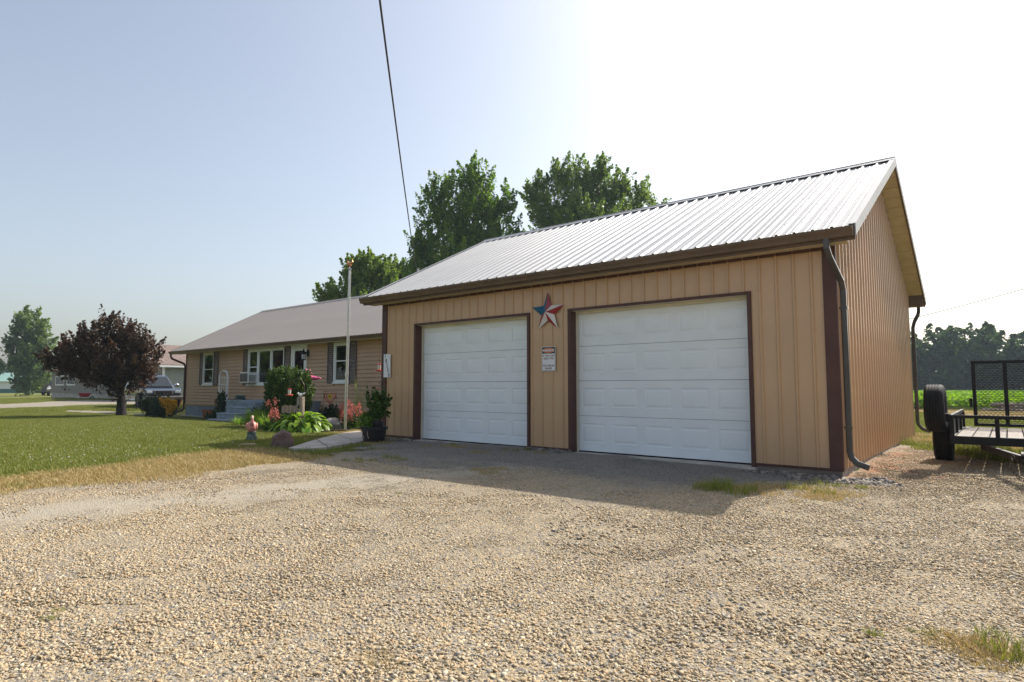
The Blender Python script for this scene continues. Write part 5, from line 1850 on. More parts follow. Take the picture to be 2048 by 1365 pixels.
rock('pink_rock', (q[0], q[1] + 0.3, 0.14), (0.24, 0.2, 0.2), MT['rock_pink'], 'rough pinkish rock beside the hosta', 63)
q = G(497, 893)
pv = MB().prism([(-0.17, -0.12), (0.12, -0.15), (0.18, 0.05), (0.02, 0.15), (-0.15, 0.1)], 0.0, 0.045, 'z').mesh('stepping_stone', MT['rock_pink'])
tag(link('stepping_stone', pv, None, (q[0], q[1], 0.0)), 'small flat pinkish stone in front of the goose', 'stone')

# pink goose garden ornament
go = G(503, 884)
k = px_size(float((go - _C) @ _fw))
goose = empty('goose_ornament', (go[0], go[1], 0), YAW + R(23), label='pink goose garden ornament with dark base standing on the lawn', cat='ornament')
MB().lathe([(0.105, 0.0), (0.115, 0.03), (0.10, 0.10), (0.085, 0.17), (0.10, 0.20), (0.06, 0.22)], n=14).build('base', MT['goose_dark'], goose, smooth=True, local=True)
bd = MB().ball((0, 0.02, 0.31), (0.105, 0.15, 0.125), 16, 12)
bd.tube([(0, -0.07, 0.33), (0, -0.10, 0.40), (0, -0.085, 0.46), (0, -0.085, 0.50)], 0.045, 10, scales=[1.3, 0.85, 0.62, 0.55])
bd.tube([(0, 0.13, 0.33), (0, 0.20, 0.36), (0, 0.26, 0.40)], 0.05, 8, scales=[1.2, 0.8, 0.3])
bd.build('body', MT['goose_pink'], goose, smooth='all', local=True)
hd = MB().ball((0, -0.095, 0.52), (0.033, 0.042, 0.036), 12, 8)
hd.tube([(0, -0.125, 0.515), (0, -0.165, 0.505), (0, -0.185, 0.50)], 0.018, 8, scales=[1, 0.75, 0.35])
hd.build('head', MT['goose_cream'], goose, smooth='all', local=True)
for s in (-1, 1):
    MB().ball((s * 0.095, 0.05, 0.32), (0.022, 0.12, 0.075), 10, 8).build('wing', MT['goose_pink'], goose, smooth='all', local=True)

# flagpole
fb, = [G(690, 864)]
fk = float((fb - _C) @ _fw)
ft = PW(699, 541, fk)
pole = empty('flagpole', tuple(fb), label='bare silver flagpole in the flower bed, leaning slightly right', cat='flagpole')
d = Vector(ft) - Vector(fb)
MB().tube([(0, 0, -0.05), tuple(d * 0.36)], 0.036, 14).build('lower_pole', MT['alu'], pole, smooth=True, local=True)
MB().tube([tuple(d * 0.36), tuple(d)], 0.029, 14, scales=[1, 0.8]).build('upper_pole', MT['alu'], pole, smooth=True, local=True)
MB().lathe([(0.0455, 0.0), (0.0465, 0.02), (0.0465, 0.07), (0.0455, 0.09)], tuple(d * 0.36 - Vector((0, 0, 0.06))), 14).build('collar', MT['alu'], pole, local=True)
MB().lathe([(0.02, 0), (0.045, 0.02), (0.045, 0.05), (0.012, 0.06), (0.012, 0.10)], tuple(d), 12).build('truck_cap', MT['steel'], pole, local=True)
fin = MB().ball(tuple(d + Vector((0, 0, 0.15))), (0.055, 0.055, 0.06), 12, 8)
for s in (-1, 1):
    fin.hexa([tuple(d + Vector((s * 0.03, 0.0, 0.14))), tuple(d + Vector((s * 0.03, 0.02, 0.14))), tuple(d + Vector((s * 0.13, 0.02, 0.20))), tuple(d + Vector((s * 0.13, 0, 0.20)))],
             [tuple(d + Vector((s * 0.03, 0.0, 0.19))), tuple(d + Vector((s * 0.03, 0.02, 0.19))), tuple(d + Vector((s * 0.10, 0.02, 0.26))), tuple(d + Vector((s * 0.10, 0, 0.26)))])
fin.build('finial', MT['gold'], pole, local=True)
MB().tube([tuple(d + Vector((0.06, 0, 0.02))), tuple(d * 0.6 + Vector((0.075, 0, 0))), tuple(d * 0.30 + Vector((0.055, 0, 0)))], 0.005, 5).build('halyard', MT['white'], pole, local=True)
MB().rod(tuple(d * 0.3 + Vector((0.03, 0, 0.06))), tuple(d * 0.3 + Vector((0.05, -0.02, -0.08))), 0.012, 6).build('cleat', MT['steel'], pole, local=True)

# big black pot with its plants, smaller pot inside
pp = G(738, 886)
pk = px_size(float((pp - _C) @ _fw))
pot = empty('black_planter_pot', (pp[0], pp[1] + 0.12, 0.0), label='large black barrel planter at the left corner of the garage', cat='planter')
MB().lathe([(0.20, 0.0), (0.205, 0.02), (0.262, 0.27), (0.285, 0.275), (0.29, 0.325), (0.272, 0.33), (0.255, 0.29), (0.19, 0.03)], n=28).build('tub', MT['pot'], pot, smooth=True, local=True)
MB().lathe([(0.228, 0.10), (0.236, 0.105), (0.240, 0.125), (0.234, 0.13)], n=28).build('band', MT['pot'], pot, local=True)
MB().lathe([(0.002, 0.27), (0.258, 0.27), (0.258, 0.285), (0.002, 0.29)], n=24).build('soil', MT['soil'], pot, local=True)
hd = MB()
for a0 in (-100, -68):
    a = R(a0)
    dx, dy = math.cos(a), math.sin(a)
    hd.tube([(0.24 * dx, 0.24 * dy, 0.26), (0.27 * dx, 0.27 * dy, 0.20), (0.255 * dx + 0.02, 0.255 * dy, 0.13), (0.235 * dx + 0.03, 0.235 * dy, 0.10)], 0.006, 6)
hd.build('rope_handle', MT['goose_cream'], pot, local=True)
pl = Vector((pp[0], pp[1] + 0.12, 0))
ip = empty('small_black_pot', tuple(pl + Vector((0.10, 0.02, 0.285))), label='smaller black pot standing inside the barrel planter', cat='pot')
MB().lathe([(0.09, 0.0), (0.115, 0.11), (0.125, 0.115), (0.125, 0.14), (0.11, 0.14), (0.09, 0.03)], n=20).build('shell', MT['pot'], ip, smooth=True, local=True)
MB().lathe([(0.002, 0.11), (0.108, 0.11), (0.108, 0.12), (0.002, 0.122)], n=16).build('soil', MT['soil'], ip, local=True)
shrub('potted_leafy_plant', [((pl.x + 0.10, pl.y + 0.05, 0.76), (0.24, 0.22, 0.24)), ((pl.x - 0.04, pl.y + 0.04, 0.86), (0.16, 0.16, 0.22)), ((pl.x + 0.18, pl.y, 0.95), (0.11, 0.11, 0.17)), ((pl.x + 0.1, pl.y, 0.58), (0.16, 0.16, 0.14))], 1500, 0.075, MT['leaf_pot'], 'tall leafy plant growing in the black planter', 'plant', 71, base=(pl.x + 0.08, pl.y + 0.02, 0.40), clump=0.09, per=22)
shrub('trailing_bright_plant', [((pl.x - 0.14, pl.y - 0.06, 0.44), (0.15, 0.14, 0.12)), ((pl.x - 0.05, pl.y - 0.12, 0.38), (0.12, 0.1, 0.09))], 700, 0.085, MT['leaf_bright'], 'bright yellow-green plant at the left rim of the black planter', 'plant', 72, base=(pl.x - 0.12, pl.y - 0.05, 0.28), clump=0.07, per=20)


def feeder(name, top, drop, label, scale=1.0):
    """hummingbird feeder hanging at the end of its wire"""
    f = empty(name, tuple(top), label=label, cat='bird feeder')
    z = -drop
    MB().rod((0, 0, 0), (0, 0, z), 0.003, 5).build('hanger_wire', MT['wire'], f, local=True)
    MB().lathe([(0.012 * scale, z), (0.05 * scale, z - 0.01), (0.052 * scale, z - 0.03), (0.03 * scale, z - 0.032)], n=12).build('cap', MT['red'], f, local=True)
    MB().lathe([(0.042 * scale, z - 0.032), (0.044 * scale, z - 0.10 * scale), (0.036 * scale, z - 0.16 * scale)], n=14).build('bottle', MT['clear'], f, smooth=True, local=True)
    zz = z - 0.16 * scale
    MB().lathe([(0.036 * scale, zz), (0.09 * scale, zz - 0.012), (0.095 * scale, zz - 0.03), (0.05 * scale, zz - 0.05), (0.01, zz - 0.052)], n=16).build('saucer', MT['red'], f, smooth=True, local=True)
    for q in range(4):
        a = R(45 + 90 * q)
        MB().lathe([(0.014, zz - 0.02), (0.016, zz - 0.008), (0.003, zz - 0.004)], (0.08 * scale * math.cos(a), 0.08 * scale * math.sin(a), 0), 8).build('port', MT['yellow'], f, local=True)
    return f


# shepherd hook with a feeder, weathered post planter with a bird on top
YP = 9.1
hook_b = PY(607, 848, YP); hook_b[2] = 0.0
ht = PY(607, 775, YP)[2]
hook = MB()
hp_ = [(hook_b[0], YP, -0.1), (hook_b[0], YP, ht)]
fe = PY(579, 779, YP)
cxm, rr = (hook_b[0] + fe[0]) / 2, abs(hook_b[0] - fe[0]) / 2
for i in range(1, 11):
    a = math.pi * i / 10
    hp_.append((cxm + rr * math.cos(a), YP, ht + rr * 0.62 * math.sin(a)))
hook.tube(hp_, 0.009, 7, up=(0, 1, 0))
tag(hook.build('shepherd_hook', MT['chain']), 'thin curved shepherd hook behind the wooden post', 'hook')
feeder('hummingbird_feeder', (fe[0], YP, ht), 0.03, 'red hummingbird feeder on the shepherd hook before the evergreen', 1.0)
post_b = PY(600, 853, 8.65)
pkx = px_size(float((post_b - _C) @ _fw))
pt = empty('wooden_post_planter', (post_b[0], 8.65, 0), label='weathered wooden post with a log rail planter behind the hosta', cat='planter')
ph_ = PY(600, 794, 8.65)[2]
MB().lathe([(0.105, -0.05), (0.10, 0.3), (0.095, ph_ - 0.02), (0.085, ph_)], n=14).build('post', MT['wood_grey'], pt, smooth=True, local=True)
MB().ball((0.05, -0.085, ph_ * 0.72), (0.022, 0.03, 0.05), 8, 6).build('bird_hole', MT['soil'], pt, local=True)
xl = PY(567, 830, 8.65)[0] - post_b[0]
zr0, zr1 = PY(580, 827, 8.65)[2], PY(580, 813, 8.65)[2]
for i in range(8):
    t = i / 8
    xx = xl + (-0.10 - xl) * t
    MB().box(xx, xx + (-0.10 - xl) / 8 - 0.008, -0.06 + 0.01 * (i % 2), -0.035 + 0.01 * (i % 2), zr0 + 0.01 * ((i * 7) % 3), zr1 + 0.015 * ((i * 5) % 3)).build('slat', MT['wood_grey'], pt, local=True)
MB().tube([(xl - 0.05, 0, 0.05), (xl * 0.5, 0.02, 0.16), (-0.08, 0, zr0 + 0.1)], 0.06, 8, scales=[0.8, 1, 0.9]).build('brace_log', MT['wood_grey'], pt, local=True)
dv = empty('white_bird_ornament', (post_b[0] - 0.02, 8.65, ph_), YAW, label='small white bird figurine on top of the wooden post', cat='ornament')
b = MB().ball((0, 0, 0.05), (0.055, 0.035, 0.035), 12, 8)
b.ball((-0.055, 0, 0.09), (0.024, 0.022, 0.024), 8, 6)
b.tube([(0.04, 0, 0.055), (0.09, 0, 0.085), (0.12, 0, 0.10)], 0.022, 6, scales=[1, 0.8, 0.3])
b.rod((0, 0.012, 0.0), (0, 0.012, 0.03), 0.006, 5).rod((0, -0.012, 0.0), (0, -0.012, 0.03), 0.006, 5)
b.build('body', MT['white'], dv, smooth='all', local=True)
MB().tube([(-0.075, 0, 0.09), (-0.098, 0, 0.086)], 0.007, 5, scales=[1, 0.3]).build('beak', MT['yellow'], dv, local=True)


# two pink flamingos
def flamingo(px_, py_, Y, label, turn):
    c = PY(px_, py_, Y)
    f = empty('flamingo_ornament', (c[0], Y, 0.0), R(58) + turn, label=label, cat='ornament', group='pink flamingos by the porch')
    z = c[2]
    bd = MB().ball((0, 0, z), (0.13, 0.055, 0.055), 14, 9)
    bd.tube([(0.08, 0, z + 0.01), (0.15, 0, z), (0.21, 0, z - 0.02)], 0.04, 8, scales=[1, 0.7, 0.15])
    bd.build('body', MT['pink'], f, smooth='all', local=True)
    MB().tube([(-0.10, 0, z + 0.01), (-0.15, 0, z + 0.06), (-0.135, 0, z + 0.13), (-0.10, 0, z + 0.18), (-0.12, 0, z + 0.23), (-0.16, 0, z + 0.235)], 0.021, 8, scales=[1.4, 1, 0.9, 0.9, 1.0, 1.2]).build('neck', MT['pink'], f, smooth='all', local=True)
    MB().tube([(-0.16, 0, z + 0.235), (-0.195, 0, z + 0.22), (-0.205, 0, z + 0.19)], 0.014, 7, scales=[1, 0.8, 0.3]).build('beak', MT['ink'], f, local=True)
    for s in (-1, 1):
        MB().rod((0.02 * s, 0.03 * s, -0.05), (0.02 * s, 0.03 * s, z - 0.05), 0.006, 6).build('leg', MT['steel'], f, local=True)
    return f


flamingo(629, 757, 10.4, 'pink flamingo standing right of the evergreen bush, tail outward', 0.0)
flamingo(621, 755, 10.5, 'second pink flamingo, half hidden by the evergreen bush', 0.15)

# heart sign on a stake
hs_Y = 10.6
hc = PY(660, 796, hs_Y)
hk = px_size(float((hc - _C) @ _fw))
hsn = empty('heart_garden_sign', (hc[0], hs_Y, 0), YAW * 0.7, label='red metal heart with a yellow flower in a square frame on a stake', cat='sign')
zc = hc[2]
hw_ = 13.5 * hk
mb = MB()
fr_ = [(-hw_, 0, zc - hw_ * 1.15), (hw_, 0, zc - hw_ * 1.15), (hw_, 0, zc + hw_ * 0.95), (-hw_, 0, zc + hw_ * 0.95)]
mb.tube(fr_, 0.007, 6, closed=True, up=(0, 1, 0))
mb.rod((0, 0, -0.1), (0, 0, zc - hw_ * 1.05), 0.007, 6)
mb.build('frame', MT['wire'], hsn, local=True)


def heart(s):
    out = []
    for i in range(32):
        t = 2 * math.pi * i / 32
        out.append((s * 16 * math.sin(t) ** 3 / 17, 0, zc + s * (13 * math.cos(t) - 5 * math.cos(2 * t) - 2 * math.cos(3 * t) - math.cos(4 * t)) / 17))
    return out


MB().sweep(heart(hw_ * 0.98), [(-0.006, -0.016), (0.006, -0.016), (0.006, 0.016), (-0.006, 0.016)], up=(0, 1, 0), closed=True).build('heart_outline', MT['red'], hsn, local=True)
MB().sweep(heart(hw_ * 0.62), [(-0.005, -0.008), (0.005, -0.008), (0.005, 0.008), (-0.005, 0.008)], up=(0, 1, 0), closed=True).build('inner_heart', MT['red'], hsn, local=True)
for k in range(6):
    a = R(60 * k + 30)
    MB().ball((0.05 * math.cos(a), -0.012, zc + 0.03 + 0.05 * math.sin(a)), (0.032, 0.008, 0.032), 8, 6).build('petal', MT['yellow'], hsn, local=True)
MB().ball((0, -0.02, zc + 0.03), (0.022, 0.012, 0.022), 8, 6).build('flower_centre', MT['mulch'], hsn, local=True)

# feeders by the garage corner: one on the eave, one on a hook arm
fy = 8.72
ft_ = PY(758.5, 713, 9.9)
fd = feeder('hummingbird_feeder', (ft_[0], 9.9, PY(758.5, 668, 9.9)[2]), PY(758.5, 668, 9.9)[2] - PY(758.5, 727, 9.9)[2], 'hummingbird feeder hanging left of the house number board', 1.0)
c = PY(756, 776, 8.6)
hk2 = MB()
e2 = PY(763.5, 768, 8.9)
hk2.tube([(GXL - 0.03, 8.95, e2[2] + 0.02), (e2[0], 8.8, e2[2] + 0.03), (c[0] + 0.05, 8.65, c[2] + 0.05), (c[0], 8.6, c[2])], 0.007, 6)
tag(hk2.build('plant_hook', MT['chain']), 'rusty hook arm fixed low on the garage corner', 'hook')
feeder('hummingbird_feeder', (c[0], 8.6, c[2]), 0.01, 'faded red feeder on the hook arm above the potted plant', 0.95)

# trellis, hose, terracotta trough by the steps
ty = 12.1
ta, tb_ = PY(439.5, 752, ty), PY(456, 752, ty)
tx0, tx1 = ta[0], tb_[0]
tr = empty('arched_trellis', ((tx0 + tx1) / 2, ty, -0.19), label='white arched garden trellis against the siding', cat='trellis')
wd = (tx1 - tx0) / 2
zt_ = PY(440, 755, ty)[2] + 0.19
mb = MB()
arch = [(-wd, 0, -0.05), (-wd, 0, zt_)] + [(wd * math.cos(math.pi - math.pi * i / 8), 0, zt_ + wd * 0.75 * math.sin(math.pi * i / 8)) for i in range(1, 8)] + [(wd, 0, zt_), (wd, 0, -0.05)]
mb.sweep(arch, [(-0.02, -0.03), (0.02, -0.03), (0.02, 0.03), (-0.02, 0.03)], up=(0, 1, 0))
mb.build('arch_frame', MT['white'], tr, local=True)
for i in range(6):
    z = 0.3 + (zt_ - 0.3) * i / 5
    MB().box(-wd + 0.02, wd - 0.02, -0.012, 0.012, z - 0.015, z + 0.015).build('rung', MT['white'], tr, local=True)
for i in (1, 2, 3):
    x_ = -wd + 2 * wd * i / 4
    MB().box(x_ - 0.012, x_ + 0.012, 0.0125, 0.03, 0.1, zt_).build('upright', MT['white'], tr, local=True)
hb = Vector(PY(480, 797, 11.7)); hb.z = PZ
hs = empty('garden_hose', tuple(hb), label='coiled teal garden hose on the porch, trailing over its edge', cat='hose')
co = []
for i in range(70):
    a = i * 0.42
    r_ = 0.19 + 0.03 * math.sin(i * 0.9)
    co.append((r_ * math.cos(a), r_ * math.sin(a), 0.015 + 0.0022 * i))
MB().tube(co, 0.014, 6).build('coil', MT['hose'], hs, local=True)
MB().tube([(-0.19, 0, 0.02), (-0.35, -0.25, 0.03), (PXL - hb.x - 0.06, -0.40, 0.0), (PXL - hb.x - 0.08, -0.42, -0.4), (PXL - hb.x - 0.15, -0.5, -PZ - 0.16)], 0.014, 6).build('trailing_end', MT['hose'], hs, local=True)
q = PY(418, 829, 11.95)
tc = empty('terracotta_trough', (q[0], 11.95, -0.19), label='terracotta trough planter against the blue foundation', cat='planter')
MB().hexa([(-0.32, -0.10, 0), (0.32, -0.10, 0), (0.32, 0.10, 0), (-0.32, 0.10, 0)], [(-0.38, -0.13, 0.34), (0.38, -0.13, 0.34), (0.38, 0.13, 0.34), (-0.38, 0.13, 0.34)]).build('trough', MT['terracotta'], tc, local=True, bevel=0.01)
MB().box(-0.40, 0.40, -0.15, 0.15, 0.341, 0.39).build('rim', MT['terracotta'], tc, local=True, bevel=0.008)
MB().box(-0.35, 0.35, -0.11, 0.11, 0.3905, 0.40).build('soil', MT['soil'], tc, local=True)
# black edging round the bed
ed = [G(x, y) for x, y in ((642, 869), (660, 867.5), (690, 866.5), (714, 862), (745, 860))]
mb = MB()
mb.sweep([(p[0], p[1], 0.03) for p in ed], [(-0.012, -0.06), (0.012, -0.06), (0.012, 0.05), (-0.012, 0.05)])
tag(mb.build('bed_edging', MT['pot']), 'black plastic edging between flower bed and walk', 'edging')

# ------------------------------------------------------------ wires
def cable(name, pts, r, label, sag=0.0, m=None):
    a, b = Vector(pts[0]), Vector(pts[-1])
    path = []
    for i in range(25):
        t = i / 24
        p = a.lerp(b, t)
        p.z -= sag * 4 * t * (1 - t)
        path.append(tuple(p))
    return tag(MB().tube(path, r, 6).build(name, m or MT['wire'], smooth='all'), label, 'cable')


cable('service_cable', [PW(748, -90, 5.2), PW(833.5, 545, 19.0)], 0.011, 'black service cable slanting down to the house roof', 0.12)
mast = PW(833.5, 545, 19.0)
ms = MB().tube([(mast[0], mast[1] + 0.05, 2.6), (mast[0], mast[1] + 0.05, mast[2] + 0.12)], 0.03, 10)
tag(ms.build('service_mast', MT['steel']), 'steel service mast behind the garage roof corner', 'mast')
for i, (y0, y1, w) in enumerate(((550, 518, 70), (587, 554, 70), (631, 575, 38))):
    cable('power_line', [PW(1700, y0 + (y0 - y1) * 0.62, w * 1.18), PW(2160, y1 - (y0 - y1) * 0.52, w * 0.9)], 0.036 if i < 2 else 0.024, ['highest of the three power lines at right', 'middle of the three power lines at right', 'lowest and darkest of the three power lines at right'][i], 0.15)
# ------------------------------------------------------------ utility trailer
TX0, TX1 = -0.67, 0.95           # left and right rails
TYF, TYR = 10.45, 13.35          # front and rear of the deck
TZ = 0.46                        # deck
trl = empty('utility_trailer', ((TX0 + TX1) / 2, (TYF + TYR) / 2, 0), label='black open utility trailer with mesh ramp gate beside the garage', cat='trailer')
ZT = 0.76


def ang(mb, x0, x1, y0, y1, z0, z1):
    return mb.box(x0, x1, y0, y1, z0, z1)


mb = MB()
mb.box(TX0, TX0 + 0.05, TYF + 0.05, TYR, TZ - 0.09, TZ - 0.002); mb.box(TX1 - 0.05, TX1, TYF + 0.05, TYR, TZ - 0.09, TZ - 0.002)
mb.box(TX0, TX1, TYF, TYF + 0.049, TZ - 0.10, TZ + 0.012); mb.box(TX0 + 0.05, TX1 - 0.05, TYR - 0.05, TYR, TZ - 0.09, TZ - 0.04)
for i in range(4):
    y = TYF + 0.6 + 0.6 * i
    mb.box(TX0 + 0.051, TX1 - 0.051, y, y + 0.05, TZ - 0.08, TZ - 0.041)
mb.build('chassis_frame', MT['black'], trl)
# deck planks with gaps that let the sun through
npl = 8
pw_ = (TX1 - TX0 - 0.11) / npl
pm = MB().box(0, pw_ - 0.017, 0, TYR - TYF - 0.055, 0, 0.035).mesh('deck_plank', MT['plank'])
for i in range(npl):
    link('deck_plank', pm, trl, (TX0 + 0.058 + pw_ * i - trl.location.x, TYF + 0.052 - trl.location.y, TZ - 0.04))
# rails
top = MB()
top.box(TX0, TX0 + 0.04, TYF + 0.04, TYR, ZT - 0.045, ZT); top.box(TX1 - 0.04, TX1, TYF + 0.04, TYR, ZT - 0.045, ZT); top.box(TX0, TX1, TYF, TYF + 0.04, ZT - 0.045, ZT)
top.build('top_rail', MT['black'], trl)
for x in (TX0, TX1 - 0.05):
    for i in range(4):
        y = TYF + 0.08 + (TYR - TYF - 0.15) * i / 3
        MB().box(x + 0.002, x + 0.048, y, y + 0.045, TZ, ZT - 0.046).build('stake', MT['black'], trl)
for x in (TX0 + 0.005, TX0 + 0.50, TX1 - 0.52, TX1 - 0.05):
    MB().box(x, x + 0.05, TYF + 0.002, TYF + 0.038, TZ + 0.013, ZT - 0.046).build('stake', MT['black'], trl)
# ramp gate at the rear, expanded mesh
GX0, GX1, GZ0, GZ1 = TX0 + 0.17, TX1 - 0.06, TZ + 0.01, 1.60
GYR = TYR + 0.04
gate = empty('ramp_gate', (0, TYR + 0.04 - trl.location.y, 0)); gate.parent = trl
mb = MB()
mb.box(GX0, GX0 + 0.055, GYR, GYR + 0.04, GZ0, GZ1); mb.box(GX1 - 0.055, GX1, GYR, GYR + 0.04, GZ0, GZ1)
mb.box(GX0 + 0.055, GX1 - 0.055, GYR, GYR + 0.04, GZ1 - 0.05, GZ1); mb.box(GX0 + 0.055, GX1 - 0.055, GYR, GYR + 0.04, GZ0, GZ0 + 0.05)
for q in (0.33, 0.66):
    x = GX0 + (GX1 - GX0) * q
    mb.box(x - 0.028, x + 0.028, GYR + 0.002, GYR + 0.038, GZ0 + 0.05, GZ1 - 0.05)
mb.build('gate_frame', MT['black'], gate)
Vs, Qs = [], []
cw, ch_, sw_ = 0.062, 0.030, 0.0085
nx_, nz_ = int((GX1 - GX0 - 0.11) / cw), int((GZ1 - GZ0 - 0.10) / ch_)


def strand(p, q, w):
    b = len(Vs)
    d = np.array([q[0] - p[0], q[1] - p[1]])
    d = d / np.linalg.norm(d)
    n = np.array([-d[1], d[0]]) * w / 2
    y = GYR + 0.012
    for yy in (y, y + 0.006):
        Vs.extend([(p[0] + n[0], yy, p[1] + n[1]), (q[0] + n[0], yy, q[1] + n[1]), (q[0] - n[0], yy, q[1] - n[1]), (p[0] - n[0], yy, p[1] - n[1])])
    Qs.extend([(b, b + 1, b + 2, b + 3), (b + 7, b + 6, b + 5, b + 4), (b, b + 4, b + 5, b + 1), (b + 3, b + 2, b + 6, b + 7)])


for j in range(nz_):
    z = GZ0 + 0.05 + ch_ * (j + 0.5)
    for i in range(nx_ * 2):
        x0 = GX0 + 0.055 + cw * 0.5 * i
        zz = ch_ / 2 if (i + j) % 2 else -ch_ / 2
        strand((x0, z + zz / 1.0 * 0.5), (x0 + cw * 0.5, z - zz * 0.5), sw_)
o = link('mesh_panel', fast_mesh('mesh_panel', np.array(Vs) - np.array([trl.location.x, GYR, 0]), Qs, MT['black']), gate)
o['kind'] = 'stuff'
MB().rod((GX0 - 0.03, GYR + 0.02, 0.80), (GX0 - 0.03, GYR + 0.02, 0.95), 0.025, 8).build('latch', MT['black'], gate)


def tyre_mesh(r, w, rimr):
    mb = MB()
    prof = [(rimr, -w * 0.40), (rimr + 0.02, -w * 0.46), (r * 0.82, -w * 0.52), (r * 0.93, -w * 0.47), (r * 0.985, -w * 0.38)]
    tread = []
    g = 5
    tw = w * 0.72 / g
    for k in range(g):
        a = -w * 0.36 + tw * k
        tread += [(r, a), (r, a + tw - 0.010), (r - 0.012, a + tw - 0.008), (r - 0.012, a + tw - 0.002)]
    prof += tread[:-2] + [(r * 0.985, w * 0.38), (r * 0.93, w * 0.47), (r * 0.82, w * 0.52), (rimr + 0.02, w * 0.46), (rimr, w * 0.40)]
    mb.lathe(prof, n=40, axis='x', caps=False)
    # cross grooves
    return mb.mesh('tyre', MT['rubber'], smooth=True)


def rim_mesh(rimr, w, m, side=1):
    mb = MB()
    mb.lathe([(rimr + 0.012, -w * 0.42), (rimr - 0.01, -w * 0.30), (rimr - 0.02, w * 0.1 * side), (rimr * 0.55, w * 0.22 * side), (rimr * 0.3, w * 0.20 * side), (0.01, w * 0.20 * side)], n=24, axis='x', caps=False)
    mb.lathe([(rimr - 0.01, w * 0.30), (rimr + 0.012, w * 0.42)], n=24, axis='x', caps=False)
    mb.lathe([(0.05, w * 0.2 * side), (0.05, w * 0.40 * side), (0.01, w * 0.42 * side)], n=12, axis='x')
    return mb.mesh('rim', m, smooth=True)


ty_ = tyre_mesh(0.335, 0.235, 0.19)
rm_ = rim_mesh(0.19, 0.235, MT['steel'], -1)
for x, s in ((TX0 - 0.16, -1), (TX1 + 0.16, 1)):
    wh = empty('wheel', (x - trl.location.x, 11.72 - trl.location.y, 0.325)); wh.parent = trl
    link('tyre', ty_, wh)
    link('rim', rm_, wh, (0, 0, 0), (0, 0, 0 if s == -1 else math.pi))
MB().rod((TX0 - 0.05, 11.72, 0.325), (TX1 + 0.05, 11.72, 0.325), 0.032, 8).build('axle', MT['black'], trl)
for x in (TX0 + 0.08, TX1 - 0.08):
    MB().tube([(x, 11.35, TZ - 0.10), (x, 11.55, 0.30), (x, 11.72, 0.28), (x, 11.9, 0.30), (x, 12.1, TZ - 0.10)], 0.022, 6).build('leaf_spring', MT['black'], trl)
# fenders
for x0, x1 in ((TX0 - 0.275, TX0 - 0.045), (TX1 + 0.045, TX1 + 0.275)):
    arc = [(11.72 + 0.40 * math.cos(a), 0.325 + 0.40 * math.sin(a)) for a in [math.pi * (0.14 + 0.72 * i / 10) for i in range(11)]]
    poly = arc + [(11.72 + (p[0] - 11.72) * 0.985, 0.325 + (p[1] - 0.325) * 0.985) for p in arc[::-1]]
    MB().prism(poly, x0, x1, 'x').build('fender', MT['black'], trl)
# tongue: A-frame, coupler, jack, chains
cpl = (0.12, 9.15)
mb = MB()
for x in (TX0 + 0.35, TX1 - 0.35):
    mb.sweep([(x, TYF + 0.3, TZ - 0.14), (cpl[0] + (0.04 if x > cpl[0] else -0.04), cpl[1] + 0.25, TZ - 0.16)], [(-0.025, -0.04), (0.025, -0.04), (0.025, 0.04), (-0.025, 0.04)])
mb.build('tongue', MT['black'], trl)
mb = MB().box(cpl[0] - 0.045, cpl[0] + 0.045, cpl[1] + 0.0, cpl[1] + 0.32, TZ - 0.17, TZ - 0.08)
mb.ball((cpl[0], cpl[1] - 0.02, TZ - 0.13), (0.055, 0.07, 0.055), 12, 8)
mb.tube([(cpl[0], cpl[1] + 0.06, TZ - 0.075), (cpl[0], cpl[1] + 0.12, TZ - 0.02), (cpl[0], cpl[1] + 0.20, TZ - 0.03)], 0.014, 6)
mb.build('coupler', MT['black'], trl)
mb = MB().rod((cpl[0] + 0.12, cpl[1] + 0.35, 0.03), (cpl[0] + 0.12, cpl[1] + 0.35, 0.80), 0.028, 10)
mb.lathe([(0.09, 0.0), (0.085, 0.02), (0.03, 0.03)], (cpl[0] + 0.12, cpl[1] + 0.35, 0.0), 12)
mb.tube([(cpl[0] + 0.12, cpl[1] + 0.35, 0.80), (cpl[0] + 0.12, cpl[1] + 0.35, 0.84), (cpl[0] + 0.22, cpl[1] + 0.30, 0.84), (cpl[0] + 0.22, cpl[1] + 0.30, 0.90)], 0.01, 6)
mb.build('tongue_jack', MT['black'], trl)


def chain(pts, parent):
    P = [Vector(p) for p in pts]
    L = 0.046
    dense = []
    for a, b in zip(P[:-1], P[1:]):
        for i in range(40):
            dense.append(a.lerp(b, i / 40))
    out, last = [], dense[0]
    for p in dense:
        if (p - last).length >= L:
            out.append((last.copy(), p.copy())); last = p
    mb = MB()
    for i, (a, b) in enumerate(out):
        t = (b - a).normalized()
        u = Vector((0, 0, 1)) if abs(t.z) < 0.8 else Vector((1, 0, 0))
        s = t.cross(u).normalized()
        if i % 2: s = t.cross(s).normalized()
        c = (a + b) / 2
        ring = [tuple(c + t * (0.032 * math.cos(q)) + s * (0.017 * math.sin(q))) for q in [2 * math.pi * k / 10 for k in range(10)]]
        mb.tube(ring, 0.0052, 5, closed=True, up=tuple(t.cross(s)))
    return mb.build('safety_chain', MT['chain'], parent)


